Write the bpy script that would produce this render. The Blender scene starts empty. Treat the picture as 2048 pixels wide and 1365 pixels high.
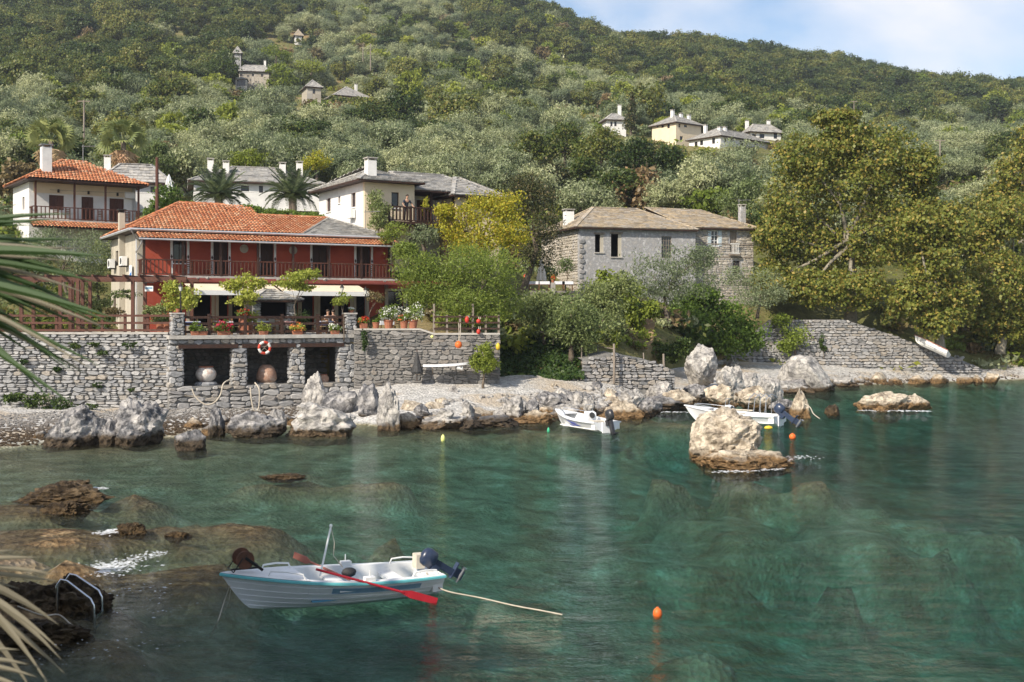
import bpy, bmesh, math, random
import numpy as np
from mathutils import Vector, Matrix, noise as mnoise

R = math.radians
random.seed(7)
rng = np.random.default_rng(7)
scene = bpy.context.scene
COL = scene.collection

# ------------------------------------------------------------------ camera
FOC, HOR, EYE = 2300.0, 630.0, 5.5          # focal length and eye level in photo pixels, eye height in metres
cam_data = bpy.data.cameras.new('camera')
cam = bpy.data.objects.new('camera', cam_data)
COL.objects.link(cam)
cam.location = (0, 0, EYE)
cam.rotation_euler = (R(90), 0, 0)
cam_data.sensor_width = 36
cam_data.lens = FOC / 2048 * 36
cam_data.shift_y = -(682.5 - HOR) / 2048
cam_data.clip_start = 0.2
cam_data.clip_end = 6000
cam_data.dof.use_dof = True
cam_data.dof.focus_distance = 60
cam_data.dof.aperture_fstop = 4.5
scene.camera = cam

# ------------------------------------------------------------------ light
SUN_AZ, SUN_EL = R(219), R(37)              # compass angle from +Y, elevation
world = bpy.data.worlds.new('World')
scene.world = world
world.use_nodes = True
wn, wl = world.node_tree.nodes, world.node_tree.links
wn.clear()
sky = wn.new('ShaderNodeTexSky')
sky.sky_type = 'NISHITA'
sky.sun_disc = False
sky.sun_elevation = SUN_EL
sky.sun_rotation = SUN_AZ
sky.air_density = 1.0
sky.dust_density = 1.2
sky.ozone_density = 1.6
tc = wn.new('ShaderNodeTexCoord')
mp = wn.new('ShaderNodeMapping')
mp.inputs['Scale'].default_value = (1.0, 1.0, 1.55)
mp.inputs['Location'].default_value = (1.73, 0.1, 0.9)
wl.new(tc.outputs['Generated'], mp.inputs['Vector'])
cn = wn.new('ShaderNodeTexNoise')
cn.inputs['Scale'].default_value = 3.6
cn.inputs['Detail'].default_value = 9
cn.inputs['Roughness'].default_value = 0.52
cn.inputs['Distortion'].default_value = 0.25
wl.new(mp.outputs['Vector'], cn.inputs['Vector'])
cr = wn.new('ShaderNodeValToRGB')
cr.color_ramp.elements[0].position = 0.47
cr.color_ramp.elements[0].color = (0.04, 0.04, 0.04, 1)
cr.color_ramp.elements[1].position = 0.66
cr.color_ramp.elements[1].color = (0.92, 0.92, 0.92, 1)
wl.new(cn.outputs['Fac'], cr.inputs['Fac'])
cm = wn.new('ShaderNodeMixRGB')
cm.inputs['Color2'].default_value = (6.0, 6.0, 6.3, 1)
wl.new(cr.outputs['Color'], cm.inputs['Fac'])
wl.new(sky.outputs['Color'], cm.inputs['Color1'])
bg = wn.new('ShaderNodeBackground')
bg.inputs['Strength'].default_value = 0.13
wo = wn.new('ShaderNodeOutputWorld')
wl.new(cm.outputs['Color'], bg.inputs['Color'])
wl.new(bg.outputs['Background'], wo.inputs['Surface'])

sun_data = bpy.data.lights.new('sun', 'SUN')
sun_data.energy = 5.0
sun_data.angle = R(0.6)
sun_data.color = (1.0, 0.90, 0.76)
sun = bpy.data.objects.new('sun', sun_data)
COL.objects.link(sun)
sun_to = Vector((math.sin(SUN_AZ) * math.cos(SUN_EL), math.cos(SUN_AZ) * math.cos(SUN_EL), math.sin(SUN_EL)))
sun.rotation_euler = sun_to.to_track_quat('Z', 'Y').to_euler()
sun.location = (-60, -60, 80)

vs = scene.view_settings
vs.view_transform = 'Standard'
vs.look = 'None'
vs.exposure = 0.44
vs.gamma = 1.0
scene.render.engine = 'CYCLES'
cy = scene.cycles
cy.use_denoising = True
try:
    cy.denoiser = 'OPENIMAGEDENOISE'
except Exception:
    pass
cy.max_bounces = 7
cy.diffuse_bounces = 3
cy.glossy_bounces = 3
cy.transmission_bounces = 4
cy.volume_bounces = 0
cy.transparent_max_bounces = 12
cy.use_adaptive_sampling = True
cy.adaptive_threshold = 0.015

# ------------------------------------------------------------------ helpers
def P(px, py, d):
    """a photo pixel at a distance, as a point of the place"""
    return Vector(((px - 1024) * d / FOC, d, EYE - (py - HOR) * d / FOC))

def W(px, py, z=0.0):
    """a photo pixel on the level z"""
    d = FOC * (EYE - z) / (py - HOR)
    return Vector(((px - 1024) * d / FOC, d, z))

def pix(x, y, z):
    return 1024 + x / y * FOC, HOR + (EYE - z) / y * FOC

def tag(o, label=None, cat=None, group=None, kind=None):
    if label: o['label'] = label
    if cat: o['category'] = cat
    if group: o['group'] = group
    if kind: o['kind'] = kind
    return o

def empty(name, loc=(0, 0, 0), rz=0.0):
    o = bpy.data.objects.new(name, None)
    o.empty_display_size = 0.3
    COL.objects.link(o)
    o.location = loc
    o.rotation_euler = (0, 0, rz)
    return o

def thing(name, label, cat, loc=(0, 0, 0), rz=0.0, group=None):
    return tag(empty(name, loc, rz), label, cat, group)

def link(name, mesh, parent=None, loc=(0, 0, 0), rot=(0, 0, 0), scale=(1, 1, 1)):
    o = bpy.data.objects.new(name, mesh)
    COL.objects.link(o)
    o.location = loc; o.rotation_euler = rot; o.scale = scale
    if parent: o.parent = parent
    return o

class MB:
    """collects faces, then becomes one mesh"""
    def __init__(s):
        s.v, s.f, s.m = [], [], []
        s.mi = 0
    def add(s, vs, fs):
        b = len(s.v)
        s.v += [tuple(v) for v in vs]
        for f in fs:
            s.f.append(tuple(b + i for i in f)); s.m.append(s.mi)
    def box(s, x0, x1, y0, y1, z0, z1):
        s.add([(x0,y0,z0),(x1,y0,z0),(x1,y1,z0),(x0,y1,z0),(x0,y0,z1),(x1,y0,z1),(x1,y1,z1),(x0,y1,z1)],
              [(0,3,2,1),(4,5,6,7),(0,1,5,4),(1,2,6,5),(2,3,7,6),(3,0,4,7)])
    def beam(s, a, b, w, h=None, up=(0, 0, 1)):
        a, b = Vector(a), Vector(b); h = w if h is None else h
        d = (b - a).normalized(); u = Vector(up)
        if abs(d.dot(u)) > 0.95: u = Vector((0, 1, 0))
        r = d.cross(u).normalized() * w / 2; t = r.cross(d).normalized() * h / 2
        s.add([a-r-t, a+r-t, a+r+t, a-r+t, b-r-t, b+r-t, b+r+t, b-r+t],
              [(0,3,2,1),(4,5,6,7),(0,1,5,4),(1,2,6,5),(2,3,7,6),(3,0,4,7)])
    def tube(s, pts, rad, n=6, cap=True):
        pts = [Vector(p) for p in pts]
        if not hasattr(rad, '__len__'): rad = [rad] * len(pts)
        b = len(s.v); prev = None
        for i, p in enumerate(pts):
            d = (pts[min(i+1, len(pts)-1)] - pts[max(i-1, 0)])
            if d.length < 1e-9: d = Vector((0, 0, 1))
            d.normalize()
            if prev is None:
                u = Vector((0, 0, 1)) if abs(d.z) < 0.9 else Vector((1, 0, 0))
                r = d.cross(u).normalized()
            else:
                r = (prev - d * prev.dot(d))
                r = r.normalized() if r.length > 1e-6 else d.orthogonal().normalized()
            prev = r; t = d.cross(r)
            for k in range(n):
                a = 2 * math.pi * k / n
                s.v.append(tuple(p + (r * math.cos(a) + t * math.sin(a)) * rad[i]))
        for i in range(len(pts) - 1):
            for k in range(n):
                k2 = (k + 1) % n
                s.f.append((b+i*n+k, b+i*n+k2, b+(i+1)*n+k2, b+(i+1)*n+k)); s.m.append(s.mi)
        if cap:
            s.f.append(tuple(b + k for k in range(n))[::-1]); s.m.append(s.mi)
            s.f.append(tuple(b + (len(pts)-1)*n + k for k in range(n))); s.m.append(s.mi)
    def lathe(s, prof, n=16, c=(0, 0, 0)):
        b = len(s.v)
        for r, z in prof:
            for k in range(n):
                a = 2 * math.pi * k / n
                s.v.append((c[0] + r * math.cos(a), c[1] + r * math.sin(a), c[2] + z))
        for i in range(len(prof) - 1):
            for k in range(n):
                k2 = (k + 1) % n
                s.f.append((b+i*n+k, b+i*n+k2, b+(i+1)*n+k2, b+(i+1)*n+k)); s.m.append(s.mi)
        s.f.append(tuple(b + k for k in range(n))[::-1]); s.m.append(s.mi)
        s.f.append(tuple(b + (len(prof)-1)*n + k for k in range(n))); s.m.append(s.mi)
    def ball(s, c, r, n=8, m=6, sq=(1, 1, 1)):
        prof = [(max(1e-4, r * math.sin(math.pi * i / m)), -r * math.cos(math.pi * i / m)) for i in range(m + 1)]
        b = len(s.v); s.lathe(prof, n, (0, 0, 0))
        for i in range(b, len(s.v)):
            v = s.v[i]; s.v[i] = (c[0] + v[0]*sq[0], c[1] + v[1]*sq[1], c[2] + v[2]*sq[2])
    def mesh(s, name, mat, smooth=False):
        me = bpy.data.meshes.new(name)
        me.from_pydata(s.v, [], s.f)
        for m in (mat if isinstance(mat, (list, tuple)) else [mat]):
            me.materials.append(m)
        if isinstance(mat, (list, tuple)):
            me.polygons.foreach_set('material_index', s.m)
        if smooth:
            me.polygons.foreach_set('use_smooth', [True] * len(me.polygons))
        me.update()
        return me
    def obj(s, name, mat, parent=None, smooth=False, **k):
        return link(name, s.mesh(name, mat, smooth), parent, **k)

def np_mesh(name, v, f, mat, smooth=False):
    """v (n,3), f (m,4) or (m,3) arrays"""
    me = bpy.data.meshes.new(name)
    k = f.shape[1]
    me.vertices.add(len(v)); me.vertices.foreach_set('co', v.astype(np.float32).ravel())
    me.loops.add(f.size); me.loops.foreach_set('vertex_index', f.astype(np.int32).ravel())
    me.polygons.add(len(f)); me.polygons.foreach_set('loop_start', np.arange(0, f.size, k, dtype=np.int32))
    me.update(calc_edges=True)
    me.materials.append(mat)
    if smooth: me.polygons.foreach_set('use_smooth', np.ones(len(f), dtype=bool))
    return me

# ------------------------------------------------------------------ materials
def nodes_of(name):
    m = bpy.data.materials.new(name); m.use_nodes = True
    nt = m.node_tree; nt.nodes.clear()
    return m, nt.nodes, nt.links

def col(c): return (c[0], c[1], c[2], 1.0)

def ramp(n, stops):
    r = n.new('ShaderNodeValToRGB'); e = r.color_ramp.elements
    while len(e) < len(stops): e.new(0.5)
    for i, (p, c) in enumerate(stops):
        e[i].position = p; e[i].color = col(c)
    return r

def noise_tex(n, l, scale, detail=5, rough=0.6, coord='Object', stretch=None, dist=0.0):
    t = n.new('ShaderNodeTexCoord')
    src = t.outputs[coord]
    if coord == 'World':
        src = None
    x = n.new('ShaderNodeTexNoise')
    x.inputs['Scale'].default_value = scale; x.inputs['Detail'].default_value = detail
    x.inputs['Roughness'].default_value = rough; x.inputs['Distortion'].default_value = dist
    if stretch:
        m = n.new('ShaderNodeMapping'); m.inputs['Scale'].default_value = stretch
        l.new(src, m.inputs['Vector']); src = m.outputs['Vector']
    l.new(src, x.inputs['Vector'])
    return x

def mk(name, c1, c2=None, scale=3.0, rough=0.8, bump=0.0, bscale=None, metal=0.0, spec=0.3, stretch=None, per_obj=0.0, island=0.0, c3=None):
    """plain procedural surface: two or three tones mixed by noise, optional bump and per-piece variation"""
    m, n, l = nodes_of(name)
    b = n.new('ShaderNodeBsdfPrincipled'); o = n.new('ShaderNodeOutputMaterial')
    l.new(b.outputs['BSDF'], o.inputs['Surface'])
    b.inputs['Roughness'].default_value = rough; b.inputs['Metallic'].default_value = metal
    b.inputs['Specular IOR Level'].default_value = spec
    c2 = c2 or tuple(x * 0.8 for x in c1)
    nz = noise_tex(n, l, scale, stretch=stretch)
    stops = [(0.32, c1), (0.68, c2)] if c3 is None else [(0.3, c1), (0.5, c2), (0.72, c3)]
    r = ramp(n, stops)
    l.new(nz.outputs['Fac'], r.inputs['Fac'])
    out = r.outputs['Color']
    if per_obj or island:
        hs = n.new('ShaderNodeHueSaturation')
        mr = n.new('ShaderNodeMapRange')
        if island:
            g = n.new('ShaderNodeNewGeometry'); l.new(g.outputs['Random Per Island'], mr.inputs['Value'])
        else:
            g = n.new('ShaderNodeObjectInfo'); l.new(g.outputs['Random'], mr.inputs['Value'])
        k = per_obj or island
        mr.inputs['To Min'].default_value = 1 - k; mr.inputs['To Max'].default_value = 1 + k
        l.new(mr.outputs['Result'], hs.inputs['Value']); l.new(out, hs.inputs['Color']); out = hs.outputs['Color']
    l.new(out, b.inputs['Base Color'])
    if bump:
        bn = noise_tex(n, l, bscale or scale * 4, detail=6)
        bp = n.new('ShaderNodeBump'); bp.inputs['Strength'].default_value = bump; bp.inputs['Distance'].default_value = 0.05
        l.new(bn.outputs['Fac'], bp.inputs['Height']); l.new(bp.outputs['Normal'], b.inputs['Normal'])
    return m

def leaf_mat(name, dark, light, third=None, trans=0.35, obj_var=0.25, gloss=0.25, rough=0.45):
    """foliage: tone by leaf and by tree, some light through the blade"""
    m, n, l = nodes_of(name)
    g = n.new('ShaderNodeNewGeometry')
    stops = [(0.0, dark), (1.0, light)] if third is None else [(0.0, dark), (0.72, light), (1.0, third)]
    r = ramp(n, stops); l.new(g.outputs['Random Per Island'], r.inputs['Fac'])
    oi = n.new('ShaderNodeObjectInfo')
    hs = n.new('ShaderNodeHueSaturation')
    mr = n.new('ShaderNodeMapRange'); l.new(oi.outputs['Random'], mr.inputs['Value'])
    mr.inputs['To Min'].default_value = 1 - obj_var; mr.inputs['To Max'].default_value = 1 + obj_var
    mh = n.new('ShaderNodeMapRange'); l.new(oi.outputs['Random'], mh.inputs['Value'])
    mh.inputs['From Min'].default_value = 1; mh.inputs['From Max'].default_value = 0
    mh.inputs['To Min'].default_value = 0.5 - 0.09 * obj_var; mh.inputs['To Max'].default_value = 0.5 + 0.06 * obj_var
    l.new(mr.outputs['Result'], hs.inputs['Value']); l.new(mh.outputs['Result'], hs.inputs['Hue'])
    l.new(r.outputs['Color'], hs.inputs['Color'])
    b = n.new('ShaderNodeBsdfPrincipled'); b.inputs['Roughness'].default_value = rough
    b.inputs['Specular IOR Level'].default_value = gloss
    l.new(hs.outputs['Color'], b.inputs['Base Color'])
    t = n.new('ShaderNodeBsdfTranslucent'); l.new(hs.outputs['Color'], t.inputs['Color'])
    x = n.new('ShaderNodeMixShader'); x.inputs['Fac'].default_value = trans
    o = n.new('ShaderNodeOutputMaterial')
    l.new(b.outputs['BSDF'], x.inputs[1]); l.new(t.outputs['BSDF'], x.inputs[2]); l.new(x.outputs['Shader'], o.inputs['Surface'])
    return m

def stone_mat(name, tones, bump=0.5, nscale=5.0, rough=0.9):
    """stones: one tone per piece, mottled"""
    m, n, l = nodes_of(name)
    g = n.new('ShaderNodeNewGeometry'); oi = n.new('ShaderNodeObjectInfo')
    ad = n.new('ShaderNodeMath'); ad.operation = 'ADD'
    l.new(g.outputs['Random Per Island'], ad.inputs[0]); l.new(oi.outputs['Random'], ad.inputs[1])
    fr = n.new('ShaderNodeMath'); fr.operation = 'FRACT'; l.new(ad.outputs[0], fr.inputs[0])
    k = len(tones)
    r = ramp(n, [(i / max(1, k - 1), t) for i, t in enumerate(tones)])
    l.new(fr.outputs[0], r.inputs['Fac'])
    nz = noise_tex(n, l, nscale, detail=8)
    mx = n.new('ShaderNodeMixRGB'); mx.blend_type = 'MULTIPLY'; mx.inputs['Fac'].default_value = 0.75
    r2 = ramp(n, [(0.3, (0.55, 0.54, 0.52)), (0.65, (1.1, 1.09, 1.06))])
    l.new(nz.outputs['Fac'], r2.inputs['Fac']); l.new(r.outputs['Color'], mx.inputs['Color1']); l.new(r2.outputs['Color'], mx.inputs['Color2'])
    b = n.new('ShaderNodeBsdfPrincipled'); b.inputs['Roughness'].default_value = rough; b.inputs['Specular IOR Level'].default_value = 0.2
    l.new(mx.outputs['Color'], b.inputs['Base Color'])
    bp = n.new('ShaderNodeBump'); bp.inputs['Strength'].default_value = bump; bp.inputs['Distance'].default_value = 0.06
    l.new(nz.outputs['Fac'], bp.inputs['Height']); l.new(bp.outputs['Normal'], b.inputs['Normal'])
    o = n.new('ShaderNodeOutputMaterial'); l.new(b.outputs['BSDF'], o.inputs['Surface'])
    return m

M = {}
M['olive'] = leaf_mat('olive_leaf', (0.15, 0.19, 0.085), (0.28, 0.325, 0.17), (0.36, 0.39, 0.24), 0.32, obj_var=.38)
M['broad'] = leaf_mat('broad_leaf', (0.045, 0.080, 0.018), (0.115, 0.155, 0.034), (0.18, 0.18, 0.045), 0.35, obj_var=0.5)
M['bright'] = leaf_mat('bright_leaf', (0.15, 0.20, 0.03), (0.27, 0.32, 0.05), None, 0.4)
M['brownish'] = leaf_mat('dry_leaf', (0.12, 0.10, 0.045), (0.26, 0.2, 0.09), None, 0.3)
M['plane'] = leaf_mat('plane_leaf', (0.095, 0.135, 0.026), (0.25, 0.26, 0.052), (0.40, 0.30, 0.075), 0.4, obj_var=0.10)
M['yellow'] = leaf_mat('yellow_leaf', (0.26, 0.29, 0.03), (0.43, 0.42, 0.04), (0.50, 0.38, 0.05), 0.45)
M['darkleaf'] = leaf_mat('dark_leaf', (0.025, 0.04, 0.015), (0.075, 0.085, 0.03), (0.16, 0.13, 0.06), 0.2)
M['feather'] = leaf_mat('feather_leaf', (0.20, 0.26, 0.045), (0.38, 0.43, 0.085), None, 0.45)
M['mulberry'] = leaf_mat('mulberry_leaf', (0.13, 0.18, 0.055), (0.26, 0.31, 0.13), None, 0.42)
M['fig'] = leaf_mat('fig_leaf', (0.10, 0.165, 0.025), (0.22, 0.31, 0.055), None, 0.45)
M['ivy'] = leaf_mat('ivy_leaf', (0.025, 0.055, 0.012), (0.085, 0.13, 0.03), None, 0.3)
M['palm'] = leaf_mat('palm_leaf', (0.05, 0.075, 0.03), (0.13, 0.17, 0.075), None, 0.2, gloss=0.5)
M['palm_dry'] = leaf_mat('palm_dead_leaf', (0.25, 0.16, 0.08), (0.45, 0.32, 0.18), None, 0.2)
M['palm_fan'] = leaf_mat('fan_palm_leaf', (0.12, 0.15, 0.05), (0.26, 0.3, 0.11), None, 0.3)

M['bark'] = mk('bark', (0.16, 0.13, 0.10), (0.09, 0.07, 0.05), 6, 0.95, bump=0.6)
M['bark_pale'] = mk('plane_bark', (0.30, 0.27, 0.21), (0.17, 0.15, 0.11), 4, 0.9, bump=0.4)
# ------------------------------------------------------------------ terrain
def tps(pts, vals, smooth=1e-4):
    pts = np.asarray(pts, float); vals = np.asarray(vals, float); k = len(pts)
    def U(r2): return 0.5 * r2 * np.log(r2 + 1e-12)
    d2 = ((pts[:, None] - pts[None]) ** 2).sum(-1)
    A = np.zeros((k + 3, k + 3)); A[:k, :k] = U(d2) + smooth * np.eye(k)
    A[:k, k] = 1; A[:k, k+1:] = pts; A[k, :k] = 1; A[k+1:, :k] = pts.T
    c = np.linalg.solve(A, np.concatenate([vals, np.zeros(3)]))
    def f(q):
        q = np.asarray(q, float); out = np.empty(len(q))
        for i in range(0, len(q), 4000):
            s = q[i:i+4000]
            out[i:i+4000] = U(((s[:, None] - pts[None]) ** 2).sum(-1)) @ c[:k] + c[k] + s @ c[k+1:]
        return out
    return f

# ground heights: (photo column, distance, height) or canopy rows turned to ground by 'drop'
GH = [(-300,66,4.4),(0,66,4.4),(200,66,4.4),(340,66,4.4),(500,68,4.4),(700,70,4.4),(850,70,4.4),(960,70,4.0),
      (-200,78,4.9),(100,78,4.9),(300,80,4.8),(500,85,4.8),(700,82,5.2),(850,78,5.2),
      (60,88,9.9),(250,94,9.9),(-200,90,10),(400,104,13.3),(560,107,13.3),(230,103,13),(750,86,9),(900,92,9.5),
      (1130,94,7.0),(1300,98,7.0),(1480,102,7.0),(1083,90,7.0),(1040,88,6.6),
      (1010,70,1.4),(1100,70,1.5),(1240,70,1.5),(1340,76,1.5),(1100,73,4.0),(1240,77,4.0),(1300,84,5.0),(1400,88,3.0),
      (1100,82,6.2),(1250,88,6.2),(1430,96,1.4),(1440,100,5.2),(1550,97,1.2),(1700,99,1.1),(1850,101,1.0),(2048,105,1.0),(2300,108,1.0),
      (1600,101,5.0),(1750,103,4.9),(1900,105,3.2),(2048,109,2.4),(2300,113,3.0),
      (1700,112,8.0),(1900,118,9.5),(2048,120,10)]
GD = [(0,340,120,3),(300,330,122,3),(600,330,122,3),(850,345,122,3),(1000,380,118,3),(0,230,190,4),(300,240,185,4),(500,200,240,4),(500,183,300,0),
      (625,208,270,0),(690,205,275,0),(0,150,260,5),(250,160,260,5),(300,70,350,5),(0,0,430,5),(-300,0,420,5),(500,0,450,5),(800,0,500,5),(800,120,350,4),(850,220,230,4),
      (1070,-2,560,8),(1200,55,565,8),(1300,72,570,8),(1400,80,575,8),(1500,97,590,8),(1650,122,600,8),(1800,155,600,8),(1900,182,600,8),(2048,192,600,8),(2300,240,600,8),
      (1225,266,215,0),(1350,290,215,0),(1450,297,205,0),(1530,285,225,0),(1620,290,235,0),(1200,392,130,3),(1200,310,168,4),(1000,200,280,4),(1000,100,400,5),(1400,180,330,5),(1250,130,420,6),(1600,200,400,6),
      (1700,262,250,4),(1950,272,260,4),(2048,252,330,4),(1985,247,395,0),(1900,335,170,4),(2048,400,130,4),(2300,400,130,4),(2300,270,260,4),(575,85,400,0)]
pts, vals = [], []
def guv(x, y): return (x / y * 1.2, math.log(y) * 0.45)
for px, d, z in GH:
    x = (px - 1024) * d / FOC; pts.append(guv(x, d)); vals.append((z - EYE) / d)
for px, py, d, drop in GD:
    p = P(px, py, d); pts.append(guv(p.x, d)); vals.append((p.z - drop - EYE) / d)
for px, z in ((-300, 210), (300, 200), (1070, 130), (1500, 100), (2048, 70), (2300, 60)):
    x = (px - 1024) * 800 / FOC; pts.append(guv(x, 800)); vals.append((z - EYE) / 800)
_f = tps(pts, vals, 2e-4)
def ground_arr(x, y):
    x = np.asarray(x, float); y = np.asarray(y, float)
    q = np.stack([x / y * 1.2, np.log(y) * 0.45], -1)
    return _f(q) * y + EYE
def ground(x, y): return float(ground_arr([x], [y])[0])

def front_line(u):
    """distance of the foot of the hillside along a sight line (px)"""
    return float(np.interp(u, [-900, 338, 345, 700, 712, 1000, 1240, 1430, 1700, 2048, 2900],
                              [66, 65.6, 67.5, 70.5, 69.5, 69.5, 70.5, 94, 98.5, 104, 108]))

cols_ = np.linspace(-700, 2750, 260)
rows_ = np.concatenate([np.linspace(0, 1, 260) ** 1.0])
V = []
for cpx in cols_:
    d0 = front_line(cpx)
    d = d0 * (880 / d0) ** rows_
    V.append(np.stack([(cpx - 1024) * d / FOC, d], -1))
V = np.array(V)                                            # (cols, rows, 2)
zz = ground_arr(V[..., 0].ravel(), V[..., 1].ravel()).reshape(V.shape[:2])
nz = np.array([mnoise.fractal(Vector((x * .11, y * .11, 0)), 1.0, 2.0, 4) for x, y in V.reshape(-1, 2)]).reshape(zz.shape)
zz = zz + nz * np.interp(V[..., 1], [70, 110, 200], [0.1, 0.35, 1.1])
V3 = np.concatenate([V, zz[..., None]], -1)
skirt = V3[:, :1].copy(); skirt[..., 2] = -1.5
V3 = np.concatenate([skirt, V3], 1)
nc, nr = V3.shape[:2]
idx = np.arange(nc * nr).reshape(nc, nr)
F = np.stack([idx[:-1, :-1], idx[1:, :-1], idx[1:, 1:], idx[:-1, 1:]], -1).reshape(-1, 4)

def ground_material():
    m, n, l = nodes_of('hillside_ground')
    a = noise_tex(n, l, 0.09, 8, 0.62); b_ = noise_tex(n, l, 1.7, 8, 0.7)
    r = ramp(n, [(0.35, (0.10, 0.115, 0.04)), (0.52, (0.17, 0.165, 0.065)), (0.64, (0.27, 0.21, 0.11)), (0.74, (0.34, 0.20, 0.11))])
    l.new(a.outputs['Fac'], r.inputs['Fac'])
    mx = n.new('ShaderNodeMixRGB'); mx.blend_type = 'MULTIPLY'; mx.inputs['Fac'].default_value = 0.7
    r2 = ramp(n, [(0.35, (0.45, 0.45, 0.42)), (0.65, (1.15, 1.12, 1.08))]); l.new(b_.outputs['Fac'], r2.inputs['Fac'])
    l.new(r.outputs['Color'], mx.inputs['Color1']); l.new(r2.outputs['Color'], mx.inputs['Color2'])
    b = n.new('ShaderNodeBsdfPrincipled'); b.inputs['Roughness'].default_value = 0.95; b.inputs['Specular IOR Level'].default_value = 0.1
    l.new(mx.outputs['Color'], b.inputs['Base Color'])
    bp = n.new('ShaderNodeBump'); bp.inputs['Strength'].default_value = 0.8; bp.inputs['Distance'].default_value = 0.25
    l.new(b_.outputs['Fac'], bp.inputs['Height']); l.new(bp.outputs['Normal'], b.inputs['Normal'])
    o = n.new('ShaderNodeOutputMaterial'); l.new(b.outputs['BSDF'], o.inputs['Surface'])
    return m
M['ground'] = ground_material()
tag(link('hillside', np_mesh('hillside', V3.reshape(-1, 3), F, M['ground'], True)), 'steep green hillside behind the houses', kind='structure')

# ------------------------------------------------------------------ seabed and beach
SHX = [-900, 0, 200, 400, 560, 700, 800, 1000, 1200, 1450, 1700, 2048, 2900]
SHY = [912, 897, 882, 872, 856, 850, 858, 845, 830, 800, 772, 760, 748]
def shore_d(px): return FOC * EYE / (np.interp(px, SHX, SHY) - HOR)
gx = np.arange(-62, 92.01, 0.5); gy = np.arange(-24, 112.01, 0.5)
GX, GY = np.meshgrid(gx, gy, indexing='ij')
GYs = np.maximum(GY, 9.0)
PXc = 1024 + GX / GYs * FOC
S = GY - shore_d(np.clip(PXc, -900, 2900))
zb = np.interp(PXc, [-900, 0, 330, 600, 712, 1000, 1240, 1430, 1700, 2048, 2900], [.75, .62, .34, .3, 1.3, 1.6, 1.7, 1.5, 1.3, 1.1, 1.1])
sb = np.interp(PXc, [-900, 0, 340, 712, 1000, 1240, 1430, 1700, 2900], [18, 17, 9, 10, 9, 8, 19, 10, 8])
land = zb * np.clip(S / sb, 0, 1.15) ** 0.8
side = np.interp(PXc, [0, 450, 900, 1500, 2048], [0.20, 0.30, 0.66, 1.05, 1.25])
sea_z = -(0.12 + side * 2.9 * (1 - np.exp(np.minimum(S, 0) / 17.0)))
Z = np.where(S > 0, land, sea_z)
N1 = np.array([mnoise.fractal(Vector((x * .5, y * .5, 3)), 1.0, 2.0, 5) for x, y in zip(GX.ravel(), GY.ravel())]).reshape(Z.shape)
N2 = np.array([mnoise.fractal(Vector((x * .13, y * .13, 9)), 1.0, 2.0, 4) for x, y in zip(GX.ravel(), GY.ravel())]).reshape(Z.shape)
Z += np.where(S > 0, 0.04, 0.17) * N1 + np.where(S > 0, 0.03, 0.2) * N2
REEF = np.where(S < 0, .65 * np.exp(np.minimum(S, 0) / np.interp(PXc, [0, 500, 900, 2048], [14, 9, 4, 2.5])), 0.0)
def reef(px, py, rx, ry, top, rot=0.0, rough=0.22, brown=1.0):
    global Z, REEF
    c = W(px, py); a = R(rot)
    dx, dy = GX - c.x, GY - c.y
    u = (dx * math.cos(a) + dy * math.sin(a)) / rx; v = (-dx * math.sin(a) + dy * math.cos(a)) / ry
    q = np.clip((1.1 - np.sqrt(u * u + v * v) + 0.75 * N1 + 0.45 * N2) * 1.4, 0, 1)
    q = q * q * (3 - 2 * q)
    t = top + rough * N1 + 0.1 * N2
    Z = np.where(q > 0, np.maximum(Z, Z * (1 - q) + t * q), Z)
    REEF = np.maximum(REEF, q * brown)
reef(60, 1010, 6.0, 3.2, -0.08)
reef(170, 1075, 6.5, 1.9, -0.05, 6, .10)
reef(390, 1062, 4.0, 1.2, -0.05, 8, .08)
reef(330, 1150, 3.4, 1.6, -0.16, 20, .12)
reef(130, 1215, 1.8, 1.4, -0.2, 25)
reef(20, 1260, 2.4, 2.2, -.15, 0, 0.25)
reef(-320, 1180, 4, 4, 0.2, 0, 0.3)
reef(575, 955, 3.6, 1.0, -0.35, 0, brown=0.9)
reef(300, 930, 9.0, 3.0, -0.55, 0, brown=0.45)
reef(1640, 965, 5.6, 5.2, -1.35, 0, .3, brown=0.12)
reef(1480, 940, 3.4, 2.4, -0.35, 0, brown=0.7)
reef(1390, 1000, 4.0, 3.0, -1.7, 0, brown=0.1)
reef(1330, 1170, 1.2, .8, -1.5, 0, brown=0.1)
reef(1100, 1270, 1.6, 1.0, -1.4, 0, brown=0.05)
reef(1990, 1280, 2.6, 1.2, -1.2, 0, brown=0.1)
reef(1340, 842, 8, 2.2, -0.2, 0, brown=0.8)
reef(960, 862, 7, 1.6, -0.3, 0, brown=0.7)
idx = np.arange(GX.size).reshape(GX.shape)
F = np.stack([idx[:-1, :-1], idx[1:, :-1], idx[1:, 1:], idx[:-1, 1:]], -1).reshape(-1, 4)
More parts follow.
